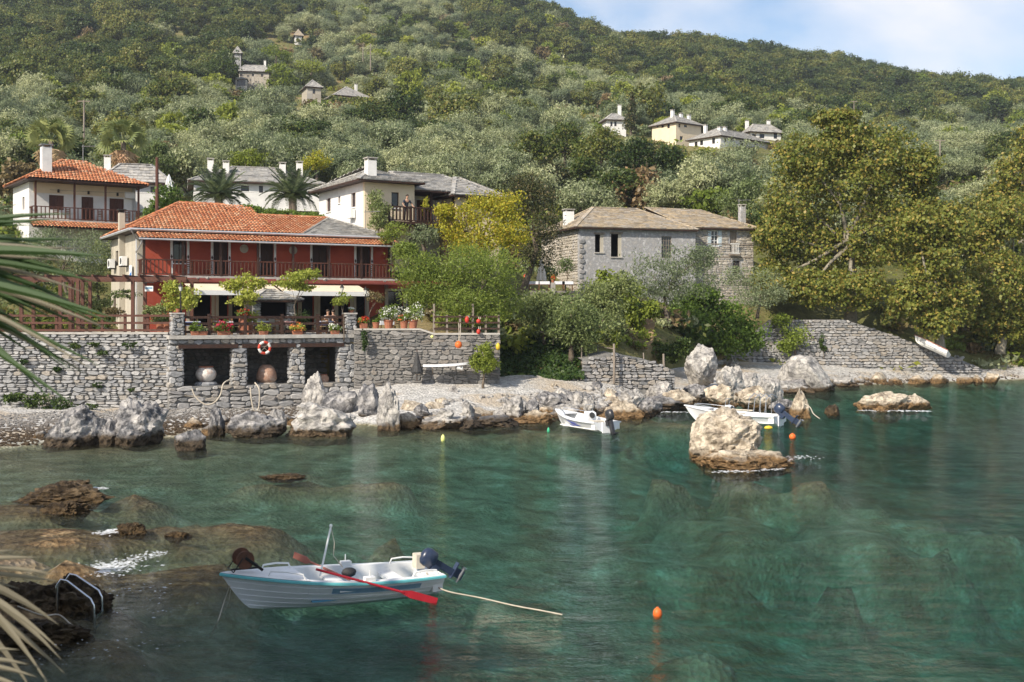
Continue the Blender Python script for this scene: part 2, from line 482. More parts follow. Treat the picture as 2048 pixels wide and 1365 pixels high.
def seabed_material():
    m, n, l = nodes_of('seabed_and_shingle')
    at = n.new('ShaderNodeAttribute'); at.attribute_name = 'reef'
    sepn = n.new('ShaderNodeNewGeometry'); sx = n.new('ShaderNodeSeparateXYZ'); l.new(sepn.outputs['Position'], sx.inputs[0])
    a = noise_tex(n, l, 0.75, 10, 0.74); b_ = noise_tex(n, l, 2.6, 8, 0.7)
    sand = ramp(n, [(0.37, (0.075, 0.08, 0.045)), (0.47, (0.18, 0.175, 0.11)), (0.56, (0.30, 0.285, 0.195)), (0.67, (0.56, 0.53, 0.42))])
    l.new(a.outputs['Fac'], sand.inputs['Fac'])
    brown = ramp(n, [(0.34, (0.045, 0.03, 0.016)), (0.5, (0.17, 0.11, 0.055)), (0.66, (0.34, 0.25, 0.14))])
    l.new(b_.outputs['Fac'], brown.inputs['Fac'])
    mx = n.new('ShaderNodeMixRGB'); l.new(at.outputs['Fac'], mx.inputs['Fac']); l.new(sand.outputs['Color'], mx.inputs['Color1']); l.new(brown.outputs['Color'], mx.inputs['Color2'])
    vor = n.new('ShaderNodeTexVoronoi'); vor.inputs['Scale'].default_value = 7.0
    tcn = n.new('ShaderNodeTexCoord'); l.new(tcn.outputs['Object'], vor.inputs['Vector'])
    peb = ramp(n, [(0.0, (0.30, 0.29, 0.27)), (0.5, (0.46, 0.45, 0.43)), (1.0, (0.62, 0.60, 0.56))])
    sc_ = n.new('ShaderNodeSeparateColor'); l.new(vor.outputs['Color'], sc_.inputs['Color']); l.new(sc_.outputs['Red'], peb.inputs['Fac'])
    big = noise_tex(n, l, 0.25, 4)
    wet = n.new('ShaderNodeMapRange'); l.new(sx.outputs['Z'], wet.inputs['Value']); wet.inputs['From Min'].default_value = 0.0; wet.inputs['From Max'].default_value = 0.14
    inv = n.new('ShaderNodeMath'); inv.operation = 'SUBTRACT'; inv.use_clamp = True; l.new(wet.outputs['Result'], inv.inputs[0]); l.new(at.outputs['Fac'], inv.inputs[1])
    m2 = n.new('ShaderNodeMixRGB'); l.new(inv.outputs[0], m2.inputs['Fac']); l.new(mx.outputs['Color'], m2.inputs['Color1'])
    # drier shingle, turning to tan earth in places
    m3 = n.new('ShaderNodeMixRGB'); m3.blend_type = 'MIX'; m3.inputs['Color2'].default_value = (0.42, 0.34, 0.24, 1)
    er = ramp(n, [(0.5, (0, 0, 0)), (0.62, (0.7, 0.7, 0.7))]); l.new(big.outputs['Fac'], er.inputs['Fac'])
    l.new(er.outputs['Color'], m3.inputs['Fac']); l.new(peb.outputs['Color'], m3.inputs['Color1'])
    l.new(m3.outputs['Color'], m2.inputs['Color2'])
    b = n.new('ShaderNodeBsdfPrincipled'); b.inputs['Roughness'].default_value = 0.85; b.inputs['Specular IOR Level'].default_value = 0.15
    l.new(m2.outputs['Color'], b.inputs['Base Color'])
    bp = n.new('ShaderNodeBump'); bp.inputs['Strength'].default_value = 0.7; bp.inputs['Distance'].default_value = 0.12
    l.new(vor.outputs['Distance'], bp.inputs['Height'])
    bp2 = n.new('ShaderNodeBump'); bp2.inputs['Strength'].default_value = 0.7; bp2.inputs['Distance'].default_value = 0.15
    l.new(b_.outputs['Fac'], bp2.inputs['Height']); l.new(bp.outputs['Normal'], bp2.inputs['Normal'])
    l.new(bp2.outputs['Normal'], b.inputs['Normal'])
    o = n.new('ShaderNodeOutputMaterial'); l.new(b.outputs['BSDF'], o.inputs['Surface'])
    return m
M['seabed'] = seabed_material()
me = np_mesh('seabed_and_beach', np.stack([GX, GY, Z], -1).reshape(-1, 3), F, M['seabed'], True)
at = me.attributes.new('reef', 'FLOAT', 'POINT'); at.data.foreach_set('value', REEF.astype(np.float32).ravel())
tag(link('seabed_and_beach', me), 'pebble beach running down into the shallow rocky seabed', kind='structure')
def beach_z(x, y):
    i = min(max(int(round((x - gx[0]) / 0.5)), 0), len(gx) - 1); j = min(max(int(round((y - gy[0]) / 0.5)), 0), len(gy) - 1)
    return float(Z[i, j])

# ------------------------------------------------------------------ sea
def water_material():
    m, n, l = nodes_of('sea_water')
    tcn = n.new('ShaderNodeTexCoord')
    def layer(scale, stretch, rot, detail):
        mp_ = n.new('ShaderNodeMapping'); mp_.inputs['Scale'].default_value = stretch; mp_.inputs['Rotation'].default_value = (0, 0, R(rot))
        l.new(tcn.outputs['Object'], mp_.inputs['Vector'])
        x = n.new('ShaderNodeTexNoise'); x.inputs['Scale'].default_value = scale; x.inputs['Detail'].default_value = detail
        x.inputs['Roughness'].default_value = 0.6; x.inputs['Distortion'].default_value = 0.5
        l.new(mp_.outputs['Vector'], x.inputs['Vector'])
        return x
    a = layer(1.15, (0.55, 1.35, 1), -10, 6); b2 = layer(3.0, (0.7, 1.4, 1), 14, 3); c0 = layer(0.33, (0.45, 1.5, 1), 8, 3)
    bp = n.new('ShaderNodeBump'); bp.inputs['Strength'].default_value = 1.0; bp.inputs['Distance'].default_value = 0.30
    l.new(a.outputs['Fac'], bp.inputs['Height'])
    bc = n.new('ShaderNodeBump'); bc.inputs['Strength'].default_value = 1.0; bc.inputs['Distance'].default_value = 0.10; l.new(c0.outputs['Fac'], bc.inputs['Height']); l.new(bc.outputs['Normal'], bp.inputs['Normal'])
    bq = n.new('ShaderNodeBump'); bq.inputs['Strength'].default_value = 1.0; bq.inputs['Distance'].default_value = 0.08
    l.new(b2.outputs['Fac'], bq.inputs['Height']); l.new(bp.outputs['Normal'], bq.inputs['Normal'])
    fr = n.new('ShaderNodeFresnel'); fr.inputs['IOR'].default_value = 1.33; l.new(bq.outputs['Normal'], fr.inputs['Normal'])
    fm = n.new('ShaderNodeMath'); fm.operation = 'MULTIPLY'; fm.inputs[1].default_value = 0.62; l.new(fr.outputs['Fac'], fm.inputs[0])
    g = n.new('ShaderNodeBsdfGlossy'); g.inputs['Roughness'].default_value = 0.02; l.new(bq.outputs['Normal'], g.inputs['Normal'])
    t = n.new('ShaderNodeBsdfTransparent'); t.inputs['Color'].default_value = (0.93, 0.97, 0.96, 1)
    rf = n.new('ShaderNodeBsdfRefraction'); rf.inputs['IOR'].default_value = 1.33; rf.inputs['Roughness'].default_value = 0.0; rf.inputs['Color'].default_value = (0.95, 0.98, 0.97, 1); l.new(bq.outputs['Normal'], rf.inputs['Normal'])
    tr_ = n.new('ShaderNodeMixShader'); tr_.inputs['Fac'].default_value = 0.2; l.new(t.outputs['BSDF'], tr_.inputs[1]); l.new(rf.outputs['BSDF'], tr_.inputs[2])
    x = n.new('ShaderNodeMixShader'); l.new(fm.outputs[0], x.inputs['Fac']); l.new(tr_.outputs['Shader'], x.inputs[1]); l.new(g.outputs['BSDF'], x.inputs[2])
    va = n.new('ShaderNodeVolumeAbsorption'); va.inputs['Color'].default_value = (0.15, 0.74, 0.73, 1); va.inputs['Density'].default_value = 0.20
    o = n.new('ShaderNodeOutputMaterial'); l.new(x.outputs['Shader'], o.inputs['Surface']); l.new(va.outputs['Volume'], o.inputs['Volume'])
    return m
M['water'] = water_material()
mb = MB(); mb.box(-400, 400, -200, 300, -9, 0.0)
tag(mb.obj('sea', M['water']), 'clear green sea water of the bay', kind='structure')
# ------------------------------------------------------------------ vegetation kit
def leaf_quads(c, size, aspect=0.5, normal=None, nbias=0.0, along=None, abias=0.0):
    """rhombic blades at points c (n,3): returns vertices and quads"""
    n = len(c)
    nd = rng.normal(size=(n, 3))
    if normal is not None: nd = nd / np.linalg.norm(nd, axis=1, keepdims=True) * (1 - nbias) + normal * nbias
    nd /= np.linalg.norm(nd, axis=1, keepdims=True) + 1e-9
    a = rng.normal(size=(n, 3))
    if along is not None: a = a * (1 - abias) + along * abias
    a -= nd * (a * nd).sum(1, keepdims=True); a /= np.linalg.norm(a, axis=1, keepdims=True) + 1e-9
    b = np.cross(nd, a)
    s = (size if np.ndim(size) else np.full(n, size)) * (0.65 + 0.7 * rng.random(n))
    s = s[:, None]
    v = np.stack([c - a * s * .5, c + b * s * aspect * .5 + a * s * .06, c + a * s * .5, c - b * s * aspect * .5 + a * s * .06], 1)
    return v.reshape(-1, 3), np.arange(4 * n).reshape(n, 4)

def crown_points(lobes, per, shell=0.55, clump=0.3, nclump=None):
    """leaf points gathered in clumps over uneven lobes. lobes: (x,y,z,rx,ry,rz)"""
    pts, nor = [], []
    for (x, y, z, rx, ry, rz) in lobes:
        k = nclump or max(10, int(per / 22))
        d = rng.normal(size=(k, 3)); d /= np.linalg.norm(d, axis=1, keepdims=True)
        rad = (shell + (1 - shell) * rng.random(k)) * (0.78 + 0.34 * rng.random(k))
        cc = d * rad[:, None]
        w = rng.random(k) + 0.4; cnt = np.maximum(3, (per * w / w.sum()).astype(int))
        for i in range(k):
            g = rng.normal(size=(cnt[i], 3)) * clump * (0.6 + 0.8 * rng.random())
            q = cc[i] + g * np.array([1, 1, 0.75])
            pts.append(q * np.array([rx, ry, rz]) + np.array([x, y, z]))
            nor.append(np.repeat(d[i:i+1], cnt[i], 0) + 0.35 * np.array([0, 0, 1]))
    n = np.concatenate(nor); n /= np.linalg.norm(n, axis=1, keepdims=True)
    return np.concatenate(pts), n

def crown_mesh(name, lobes, per, size, mat, aspect=0.55, shell=0.55, clump=0.3, nbias=0.35, nclump=None, zmin=None, along=None, abias=0.0):
    c, nn = crown_points(lobes, per, shell, clump, nclump)
    if zmin is not None:
        k = c[:, 2] > zmin; c, nn = c[k], nn[k]
    al = None if along is None else np.broadcast_to(np.array(along, float), c.shape)
    v, f = leaf_quads(c, size, aspect, nn, nbias, al, abias)
    return np_mesh(name, v, f, mat)

def trunk_mesh(name, base, top, r0, limbs, mat, n=7, bend=0.15):
    mb = MB(); base, top = Vector(base), Vector(top)
    h = (top - base).length
    off = Vector((random.uniform(-1, 1), random.uniform(-1, 1), 0)) * h * bend
    path = [base, base.lerp(top, .33) + off * .6, base.lerp(top, .66) + off, top]
    mb.tube([base - Vector((0, 0, .4))] + path, [r0 * 1.35, r0 * 1.2, r0 * .9, r0 * .75, r0 * .5], n)
    for q in limbs:
        q = Vector(q); s = path[2].lerp(top, random.random() * .8)
        m = s.lerp(q, .5) + Vector((random.uniform(-1, 1), random.uniform(-1, 1), random.uniform(-.2, .8))) * (q - s).length * .12
        mb.tube([s, m, q], [r0 * .45, r0 * .3, r0 * .08], 5)
    return mb.mesh(name, mat, True)

def rand_lobes(k, R_, H, z0, spread=0.62, rr=(0.38, 0.6)):
    out = []
    for i in range(k):
        a = 2 * math.pi * (i + random.random() * .7) / k; q = R_ * spread * (0.35 + 0.65 * random.random())
        r = R_ * random.uniform(*rr)
        out.append((q * math.cos(a), q * math.sin(a), z0 + H * (0.28 + 0.5 * random.random()), r, r, r * random.uniform(.75, 1.0)))
    out.append((0, 0, z0 + H * .62, R_ * .5, R_ * .5, H * .34))
    return out

KIT = {}
def make_kind(kind, n, mat, R_, H, z0, k, per, size, tr, **kw):
    KIT[kind] = []
    for i in range(n):
        lb = rand_lobes(k, R_ * random.uniform(.9, 1.1), H * random.uniform(.9, 1.1), z0)
        cm_ = crown_mesh(kind + '_crown', lb, per, size, mat, **kw)
        tm = trunk_mesh(kind + '_trunk', (0, 0, 0), (0, 0, z0 + H * .45), tr, [(l_[0], l_[1], l_[2]) for l_ in lb[:5]], M['bark'])
        KIT[kind].append((cm_, tm))
make_kind('olive_tree', 8, M['olive'], 2.6, 3.4, 0.8, 8, 600, 0.25, 0.22, aspect=0.42, clump=0.2, nbias=.55, along=(0, 0, 1), abias=0.45)
make_kind('broadleaf_tree', 8, M['broad'], 3.3, 4.8, 0.6, 9, 560, 0.35, 0.2, aspect=0.7, clump=0.2, nbias=.55)
make_kind('bright_tree', 3, M['bright'], 2.7, 3.6, 0.6, 7, 300, 0.45, 0.18, aspect=0.7, clump=0.22)
make_kind('dry_tree', 2, M['brownish'], 2.4, 3.0, 0.5, 6, 240, 0.4, 0.16, aspect=0.6, clump=0.24)

# keep-out boxes: (px0, px1, py0, py1, distance) things that must stay in view
KEEP = [(462, 545, 120, 185, 296), (598, 648, 160, 205, 268), (646, 742, 170, 200, 272), (572, 605, 62, 85, 395),
        (1200, 1252, 214, 262, 214), (1296, 1400, 222, 290, 212), (1372, 1540, 254, 298, 202), (1490, 1566, 238, 275, 222),
        (1982, 2010, 236, 250, 392), (25, 290, 290, 460, 86), (215, 340, 310, 400, 99), (380, 645, 320, 400, 103), (632, 995, 310, 460, 80),
        (1100, 1515, 410, 560, 94), (40, 310, 225, 350, 110), (590, 790, 120, 150, 300), (712, 772, 100, 152, 330), (1095, 1190, 196, 222, 300), (560, 600, 95, 120, 330), (1880, 1990, 318, 340, 175)]
SITES = [(-31, 92, 9), (-35, 104, 9), (-25, 108, 11), (-8, 88, 11), (3, 92, 9), (12, 103, 13), (25, 106, 10),
         (-69, 304, 8), (-46, 272, 6), (-40, 278, 7), (19, 218, 6), (31, 216, 8), (38, 208, 10), (48, 226, 8), (60, 236, 8), (-36, 305, 8), (-41, 312, 6), (14, 262, 7), (20, 260, 6), (-42, 106, 3), (-36.5, 108, 3)]
def dark_prob(px, py):
    bl = np.interp(px, [0, 230, 420, 560, 700, 900, 1000, 1250, 1400, 1560, 2048], [165, 200, 165, 60, -40, 10, 95, 165, 215, 240, 235])
    return float(np.clip(0.5 + (bl - py) / 26.0, 0.06, 0.97))

rc = random.Random(5)
CLEAR = []
for _ in range(34):
    y = rc.uniform(140, 430); CLEAR.append((rc.uniform(-.42, .45) * y, y, rc.uniform(6, 13) * (.6 + y / 450), rc.uniform(4, 7) * (.6 + y / 450)))
cand = []
def sample(d0, d1, step):
    ys = np.arange(d0, d1, step * .87)
    for r_, y in enumerate(ys):
        xs = np.arange(-0.53 * y, 0.53 * y, step) + (step / 2 if r_ % 2 else 0)
        for x in xs:
            cand.append((x + random.uniform(-.38, .38) * step, y + random.uniform(-.38, .38) * step, step))
sample(108, 200, 4.5); sample(200, 340, 5.4); sample(340, 640, 7.6)
cx_ = np.array([c[0] for c in cand]); cy_ = np.array([c[1] for c in cand])
cz_ = ground_arr(cx_, cy_)
trees = []
for (x, y, step), z in zip(cand, cz_):
    px, py = pix(x, y, z + 2.5)
    if py < -90 or px < -90 or px > 2140: continue
    if any((x - a) ** 2 + (y - b) ** 2 < r * r for a, b, r in SITES): continue
    if any(((x - a) / p) ** 2 + ((y - b) / q) ** 2 < 1 for a, b, p, q in CLEAR): continue
    h = 4.6 * step / 4.6
    rx = 2.7 * step / 4.6 / y * FOC
    _, pt = pix(x, y, z + h)
    if any(y < kd and px + rx * .8 > a and px - rx * .8 < b and pt < d_ and py > c for a, b, c, d_, kd in KEEP): continue
    if 950 < px < 1400 and y < 125: continue
    if px > 1480 and y < 118: continue
    dp = dark_prob(px, py); q = random.random()
    if q < dp:
        kind = 'broadleaf_tree' if random.random() < 0.88 else ('bright_tree' if random.random() < .75 else 'dry_tree')
    else:
        w = random.random()
        mixy = 0.32 if 700 < px < 1600 and py < 260 else 0.13
        kind = 'olive_tree' if w > mixy else ('bright_tree' if w < mixy * .45 else ('dry_tree' if w < mixy * .62 else 'broadleaf_tree'))
    sc = step / 4.6 * random.choice((random.uniform(.6, .85), random.uniform(.85, 1.15), random.uniform(1.0, 1.45))) * (0.86 if step > 7 else 1.0)
    if kind == 'broadleaf_tree': sc *= 0.92
    trees.append([kind, x, y, z, sc, random.uniform(0, 6.28), px, py])
trees.sort(key=lambda t: -t[4] / t[2])
LIM = {'olive_tree': 300, 'broadleaf_tree': 260, 'bright_tree': 90, 'dry_tree': 60}
LAB = {'olive_tree': ('silvery grey-green olive tree of the hillside groves', 'olive tree', 'olive trees of the hillside groves'),
       'broadleaf_tree': ('dark green rounded broadleaf tree on the wooded hillside', 'tree', 'dark broadleaf trees of the hillside wood'),
       'bright_tree': ('bright yellow-green bushy tree among the olives on the slope', 'tree', 'bright green trees scattered over the slope'),
       'dry_tree': ('brownish dry-leaved small tree on the slope', 'tree', 'dry brownish trees scattered over the slope')}
def zone(px, py):
    if py < 60: return ' near the top edge'
    if px < 330: return ', above the tiled white house' if py > 200 else ', upper left'
    if px < 640: return ', above the long slate house' if py > 200 else ', near the stone hill houses'
    if px < 1000: return ', above the cream house' if py > 200 else ', upper middle'
    if px < 1400: return ', left of the white hill houses' if py > 190 else ', below the ridge'
    if px < 1880: return ', around the white hill houses' if py > 190 else ', below the right ridge'
    return ', at the right edge'
used = {k: 0 for k in LIM}
rest = {k: [] for k in LIM}
for kind, x, y, z, sc, rz, px, py in trees:
    if used[kind] < LIM[kind] and -20 < px < 2068:
        used[kind] += 1
        v_ = random.randrange(len(KIT[kind]))
        lab_ = LAB[kind][0] + zone(px, py); root = thing(kind, lab_, LAB[kind][1], loc=(x, y, z - 0.15), rz=rz, group=LAB[kind][2])
        root.scale = (sc, sc * random.uniform(.85, 1.15), sc * random.uniform(.8, 1.25))
        link('crown', KIT[kind][v_][0], root); link('trunk', KIT[kind][v_][1], root)
    else:
        rest[kind].append((x, y, z, sc, rz))

def scatter(name, label, cat, pts_, meshes, mat_for_points):
    """one object of stuff: instances of the given meshes on points"""
    src = bpy.data.collections.new(name + '_source')
    for i, me_ in enumerate(meshes):
        src.objects.link(bpy.data.objects.new('%s_source_%d' % (name, i), me_))
    v = np.array([p[:3] for p in pts_])
    me_ = bpy.data.meshes.new(name); me_.vertices.add(len(v)); me_.vertices.foreach_set('co', v.astype(np.float32).ravel())
    for an, ty, ar in (('sc', 'FLOAT', [p[3] for p in pts_]), ('rz', 'FLOAT', [p[4] for p in pts_]), ('pick', 'INT', [random.randrange(len(meshes)) for _ in pts_])):
        a_ = me_.attributes.new(an, ty, 'POINT'); a_.data.foreach_set('value', np.array(ar, dtype=np.float32 if ty == 'FLOAT' else np.int32))
    me_.materials.append(mat_for_points)
    o = link(name, me_)
    ng = bpy.data.node_groups.new(name + '_scatter', 'GeometryNodeTree')
    ng.interface.new_socket('Geometry', in_out='INPUT', socket_type='NodeSocketGeometry')
    ng.interface.new_socket('Geometry', in_out='OUTPUT', socket_type='NodeSocketGeometry')
    n, l = ng.nodes, ng.links
    gi, go = n.new('NodeGroupInput'), n.new('NodeGroupOutput')
    ci = n.new('GeometryNodeCollectionInfo'); ci.inputs['Collection'].default_value = src
    ci.inputs['Separate Children'].default_value = True; ci.inputs['Reset Children'].default_value = True
    ip = n.new('GeometryNodeInstanceOnPoints'); ip.inputs['Pick Instance'].default_value = True
    def na(nm, ty):
        q = n.new('GeometryNodeInputNamedAttribute'); q.data_type = ty; q.inputs['Name'].default_value = nm; return q
    a_sc, a_rz, a_pk = na('sc', 'FLOAT'), na('rz', 'FLOAT'), na('pick', 'INT')
    cx = n.new('ShaderNodeCombineXYZ'); l.new(a_rz.outputs[0], cx.inputs['Z'])
    l.new(gi.outputs[0], ip.inputs['Points']); l.new(ci.outputs[0], ip.inputs['Instance'])
    l.new(a_pk.outputs[0], ip.inputs['Instance Index']); l.new(cx.outputs[0], ip.inputs['Rotation']); l.new(a_sc.outputs[0], ip.inputs['Scale'])
    l.new(ip.outputs[0], go.inputs[0])
    md = o.modifiers.new('scatter', 'NODES'); md.node_group = ng
    tag(o, label, cat, kind='stuff')
    return o
STUFF = {'olive_tree': ('far_olive_groves', 'far grey-green olive groves that cover the hill', 'olive groves'),
         'broadleaf_tree': ('far_woodland', 'far dark green woodland up to the ridge', 'woodland'),
         'bright_tree': ('far_bright_scrub', 'far bright green scrub between the groves', 'scrub'),
         'dry_tree': ('far_dry_scrub', 'far brownish dry scrub between the trees', 'scrub')}
for kd in rest:
    if rest[kd]:
        scatter(*STUFF[kd], rest[kd], [c_[0] for c_ in KIT[kd]], KIT[kd][0][0].materials[0])
# low undergrowth between the trees
bush_meshes = []
for i in range(5):
    lb = [(random.uniform(-.5, .5), random.uniform(-.5, .5), .35, .8, .8, .5), (random.uniform(-.8, .8), random.uniform(-.8, .8), .25, .55, .55, .4)]
    bush_meshes.append(crown_mesh('undergrowth_bush', lb, 90, .36, [M['broad'], M['olive'], M['bright'], M['brownish'], M['broad']][i], clump=.3, aspect=.5))
ug = []
for _ in range(3600):
    y = 84 * (560 / 84) ** (random.random() ** .75); x = random.uniform(-.5, .5) * y
    ug.append((x, y))
gz = ground_arr([p[0] for p in ug], [p[1] for p in ug])
ug = [(x, y, z - .1, random.uniform(.7, 1.7) * (1 + y / 500), random.uniform(0, 6.3)) for (x, y), z in zip(ug, gz)
      if not any((x - a) ** 2 + (y - b) ** 2 < (r * .9) ** 2 for a, b, r in SITES) and y > 80 and not (-38 < x < 5 and y < 84)]
for _ in range(900):
    px = random.uniform(-30, 1400); y = random.uniform(72, 112); x = (px - 1024) * y / FOC
    if (x + 17) ** 2 + (y - 77) ** 2 < 100 or (-22 < x < -5 and y < 83) or (x < -18 and y < 73) or any((x - a) ** 2 + (y - b) ** 2 < (r * .8) ** 2 for a, b, r in SITES): continue
    if px > 1000 and y < front_line(px) + 3: continue
    ug.append((x, y, ground(x, y) - .1, random.uniform(.6, 1.5), random.uniform(0, 6.3)))
scatter('undergrowth', 'low scrub and dry grass clumps between the trees', 'undergrowth', ug, bush_meshes, M['broad'])
# ------------------------------------------------------------------ building kit
M['plaster_white'] = mk('white_plaster', (0.74, 0.73, 0.70), (0.60, 0.59, 0.57), 1.3, 0.9, bump=0.15, bscale=14)
M['plaster_cream'] = mk('cream_plaster', (0.72, 0.61, 0.44), (0.64, 0.53, 0.38), 1.1, 0.9, bump=0.12, bscale=14)
M['plaster_beige'] = mk('beige_render', (0.47, 0.43, 0.35), (0.36, 0.33, 0.27), 1.4, 0.92, bump=0.25, bscale=12, stretch=(1, 1, .35))
M['plaster_red'] = mk('red_plaster', (0.43, 0.090, 0.050), (0.31, 0.058, 0.036), 0.8, 0.85, bump=0.1, bscale=15)
M['plaster_grey'] = mk('old_grey_render', (0.54, 0.53, 0.52), (0.27, 0.27, 0.275), 2.6, 0.95, bump=1.0, bscale=7, c3=(0.44, 0.41, 0.37))
M['wood_dark'] = mk('dark_brown_wood', (0.060, 0.030, 0.020), (0.034, 0.018, 0.013), 5, 0.6, bump=0.2, stretch=(1, 1, .2))
M['wood_red'] = mk('red_brown_wood', (0.11, 0.044, 0.028), (0.07, 0.028, 0.019), 4, 0.6, bump=0.2, stretch=(1, 1, .2))
M['wood_grey'] = mk('weathered_wood', (0.28, 0.24, 0.20), (0.17, 0.14, 0.11), 4, 0.9, bump=0.4, stretch=(1, 1, .15))
M['white_paint'] = mk('white_paint', (0.78, 0.78, 0.76), (0.68, 0.68, 0.66), 2, 0.5)
M['gutter'] = mk('grey_metal_gutter', (0.55, 0.56, 0.58), (0.42, 0.43, 0.45), 2, 0.4, metal=0.3)
M['zinc'] = mk('dull_zinc', (0.35, 0.35, 0.36), (0.22, 0.22, 0.22), 4, 0.45, metal=0.6)
M['iron'] = mk('black_iron', (0.025, 0.025, 0.027), (0.04, 0.035, 0.03), 6, 0.55, metal=0.4)
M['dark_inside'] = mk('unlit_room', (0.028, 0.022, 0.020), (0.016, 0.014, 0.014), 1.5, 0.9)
M['pane'] = mk('window_glass', (0.018, 0.02, 0.024), (0.03, 0.032, 0.036), 1, 0.08, spec=0.6)
M['concrete'] = mk('pale_concrete', (0.46, 0.44, 0.40), (0.33, 0.31, 0.28), 2.2, 0.9, bump=0.3)
M['paving'] = mk('terrace_paving', (0.36, 0.32, 0.27), (0.28, 0.25, 0.21), 1.2, 0.9, bump=0.2)
M['terracotta'] = mk('terracotta', (0.36, 0.15, 0.085), (0.27, 0.10, 0.06), 5, 0.85, bump=0.1)
M['mortar'] = mk('earthy_mortar', (0.22, 0.215, 0.205), (0.13, 0.128, 0.12), 3, 0.95, bump=0.5)
M['tile'] = stone_mat('clay_roof_tile', [(0.35, 0.125, 0.065), (0.44, 0.165, 0.08), (0.53, 0.23, 0.115), (0.47, 0.185, 0.09), (0.58, 0.33, 0.20), (0.40, 0.15, 0.075)], 0.2, 3.0)
M['slate'] = stone_mat('grey_roof_slate', [(0.26, 0.255, 0.25), (0.34, 0.335, 0.325), (0.42, 0.41, 0.39), (0.36, 0.34, 0.31)], 0.4, 4.0)
M['slate_tan'] = stone_mat('lichened_roof_slate', [(0.28, 0.235, 0.18), (0.40, 0.34, 0.26), (0.46, 0.37, 0.25), (0.36, 0.33, 0.29), (0.44, 0.38, 0.31)], 0.4, 4.0)
M['stone'] = stone_mat('grey_wall_stone', [(0.18, 0.185, 0.19), (0.32, 0.315, 0.315), (0.42, 0.41, 0.40), (0.25, 0.255, 0.265), (0.35, 0.315, 0.27), (0.29, 0.285, 0.29)])
M['stone_pale'] = stone_mat('pale_wall_stone', [(0.21, 0.215, 0.225), (0.33, 0.335, 0.345), (0.48, 0.475, 0.47), (0.27, 0.28, 0.30), (0.37, 0.335, 0.29), (0.30, 0.305, 0.315), (0.42, 0.415, 0.415)])
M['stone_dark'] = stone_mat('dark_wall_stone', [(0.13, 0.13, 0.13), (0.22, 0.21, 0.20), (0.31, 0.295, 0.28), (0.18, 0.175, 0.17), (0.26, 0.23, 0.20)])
M['stone_tan'] = stone_mat('tan_wall_stone', [(0.30, 0.27, 0.23), (0.42, 0.38, 0.32), (0.50, 0.46, 0.40), (0.36, 0.34, 0.32)])

class Fr:
    """a building's own axes: x along the front, y inwards"""
    def __init__(s, px, d, rot):
        s.ox, s.oy, s.rot = (px - 1024) * d / FOC, d, R(rot)
        s.c, s.s = math.cos(s.rot), math.sin(s.rot)
    def w(s, x, y): return s.ox + s.c * x - s.s * y, s.oy + s.s * x + s.c * y
    def x(s, px, ly=0.0):
        k = (px - 1024) / FOC
        return (k * (s.oy + s.c * ly) - s.ox + s.s * ly) / (s.c - k * s.s)
    def y(s, px, lx=0.0):
        k = (px - 1024) / FOC
        return (s.ox + s.c * lx - k * (s.oy + s.s * lx)) / (s.s + k * s.c)
    def z(s, py, lx=0.0, ly=0.0): return EYE - (py - HOR) * (s.oy + s.s * lx + s.c * ly) / FOC
    def root(s, name, label, cat, z0, group=None):
        s.z0 = z0
        return thing(name, label, cat, (s.ox, s.oy, z0), s.rot, group)
    def lz(s, py, lx=0.0, ly=0.0): return s.z(py, lx, ly) - s.z0

def Tx(x0, y0, z0=0.0): return lambda a, d, z: (x0 + a, y0 + d, z0 + z)          # wall along x, facing -y
def Ty(x0, y0, z0=0.0): return lambda a, d, z: (x0 + d, y0 + a, z0 + z)          # wall along y, facing -x
def Tyr(x0, y0, z0=0.0): return lambda a, d, z: (x0 - d, y0 + a, z0 + z)         # wall along y, facing +x

def wall(mb, T, L, H, holes=(), t=0.3, a0=0.0, z0=0.0):
    """a wall with real openings and reveals. holes: (a0,a1,z0,z1)"""
    xs = sorted({a0, L} | {q for h in holes for q in h[:2]}); zs = sorted({z0, H} | {q for h in holes for q in h[2:]})
    xs = [x for x in xs if a0 <= x <= L]; zs = [z for z in zs if z0 <= z <= H]
    def solid(i, j):
        if i < 0 or j < 0 or i >= len(xs) - 1 or j >= len(zs) - 1: return False
        cx, cz = (xs[i] + xs[i+1]) / 2, (zs[j] + zs[j+1]) / 2
        return not any(h[0] < cx < h[1] and h[2] < cz < h[3] for h in holes)
    for i in range(len(xs) - 1):
        for j in range(len(zs) - 1):
            if not solid(i, j): continue
            a, b, c, d = xs[i], xs[i+1], zs[j], zs[j+1]
            mb.add([T(a,0,c), T(b,0,c), T(b,0,d), T(a,0,d)], [(0,1,2,3)])
            mb.add([T(a,t,c), T(b,t,c), T(b,t,d), T(a,t,d)], [(3,2,1,0)])
            if not solid(i-1, j): mb.add([T(a,0,c), T(a,t,c), T(a,t,d), T(a,0,d)], [(0,3,2,1)])
            if not solid(i+1, j): mb.add([T(b,0,c), T(b,t,c), T(b,t,d), T(b,0,d)], [(0,1,2,3)])
            if not solid(i, j-1): mb.add([T(a,0,c), T(b,0,c), T(b,t,c), T(a,t,c)], [(0,3,2,1)])
            if not solid(i, j+1): mb.add([T(a,0,d), T(b,0,d), T(b,t,d), T(a,t,d)], [(0,1,2,3)])

def tbox(mb, T, a0, a1, d0, d1, z0, z1):
    p = [T(a0,d0,z0), T(a1,d0,z0), T(a1,d1,z0), T(a0,d1,z0), T(a0,d0,z1), T(a1,d0,z1), T(a1,d1,z1), T(a0,d1,z1)]
    mb.add(p, [(0,3,2,1),(4,5,6,7),(0,1,5,4),(1,2,6,5),(2,3,7,6),(3,0,4,7)])

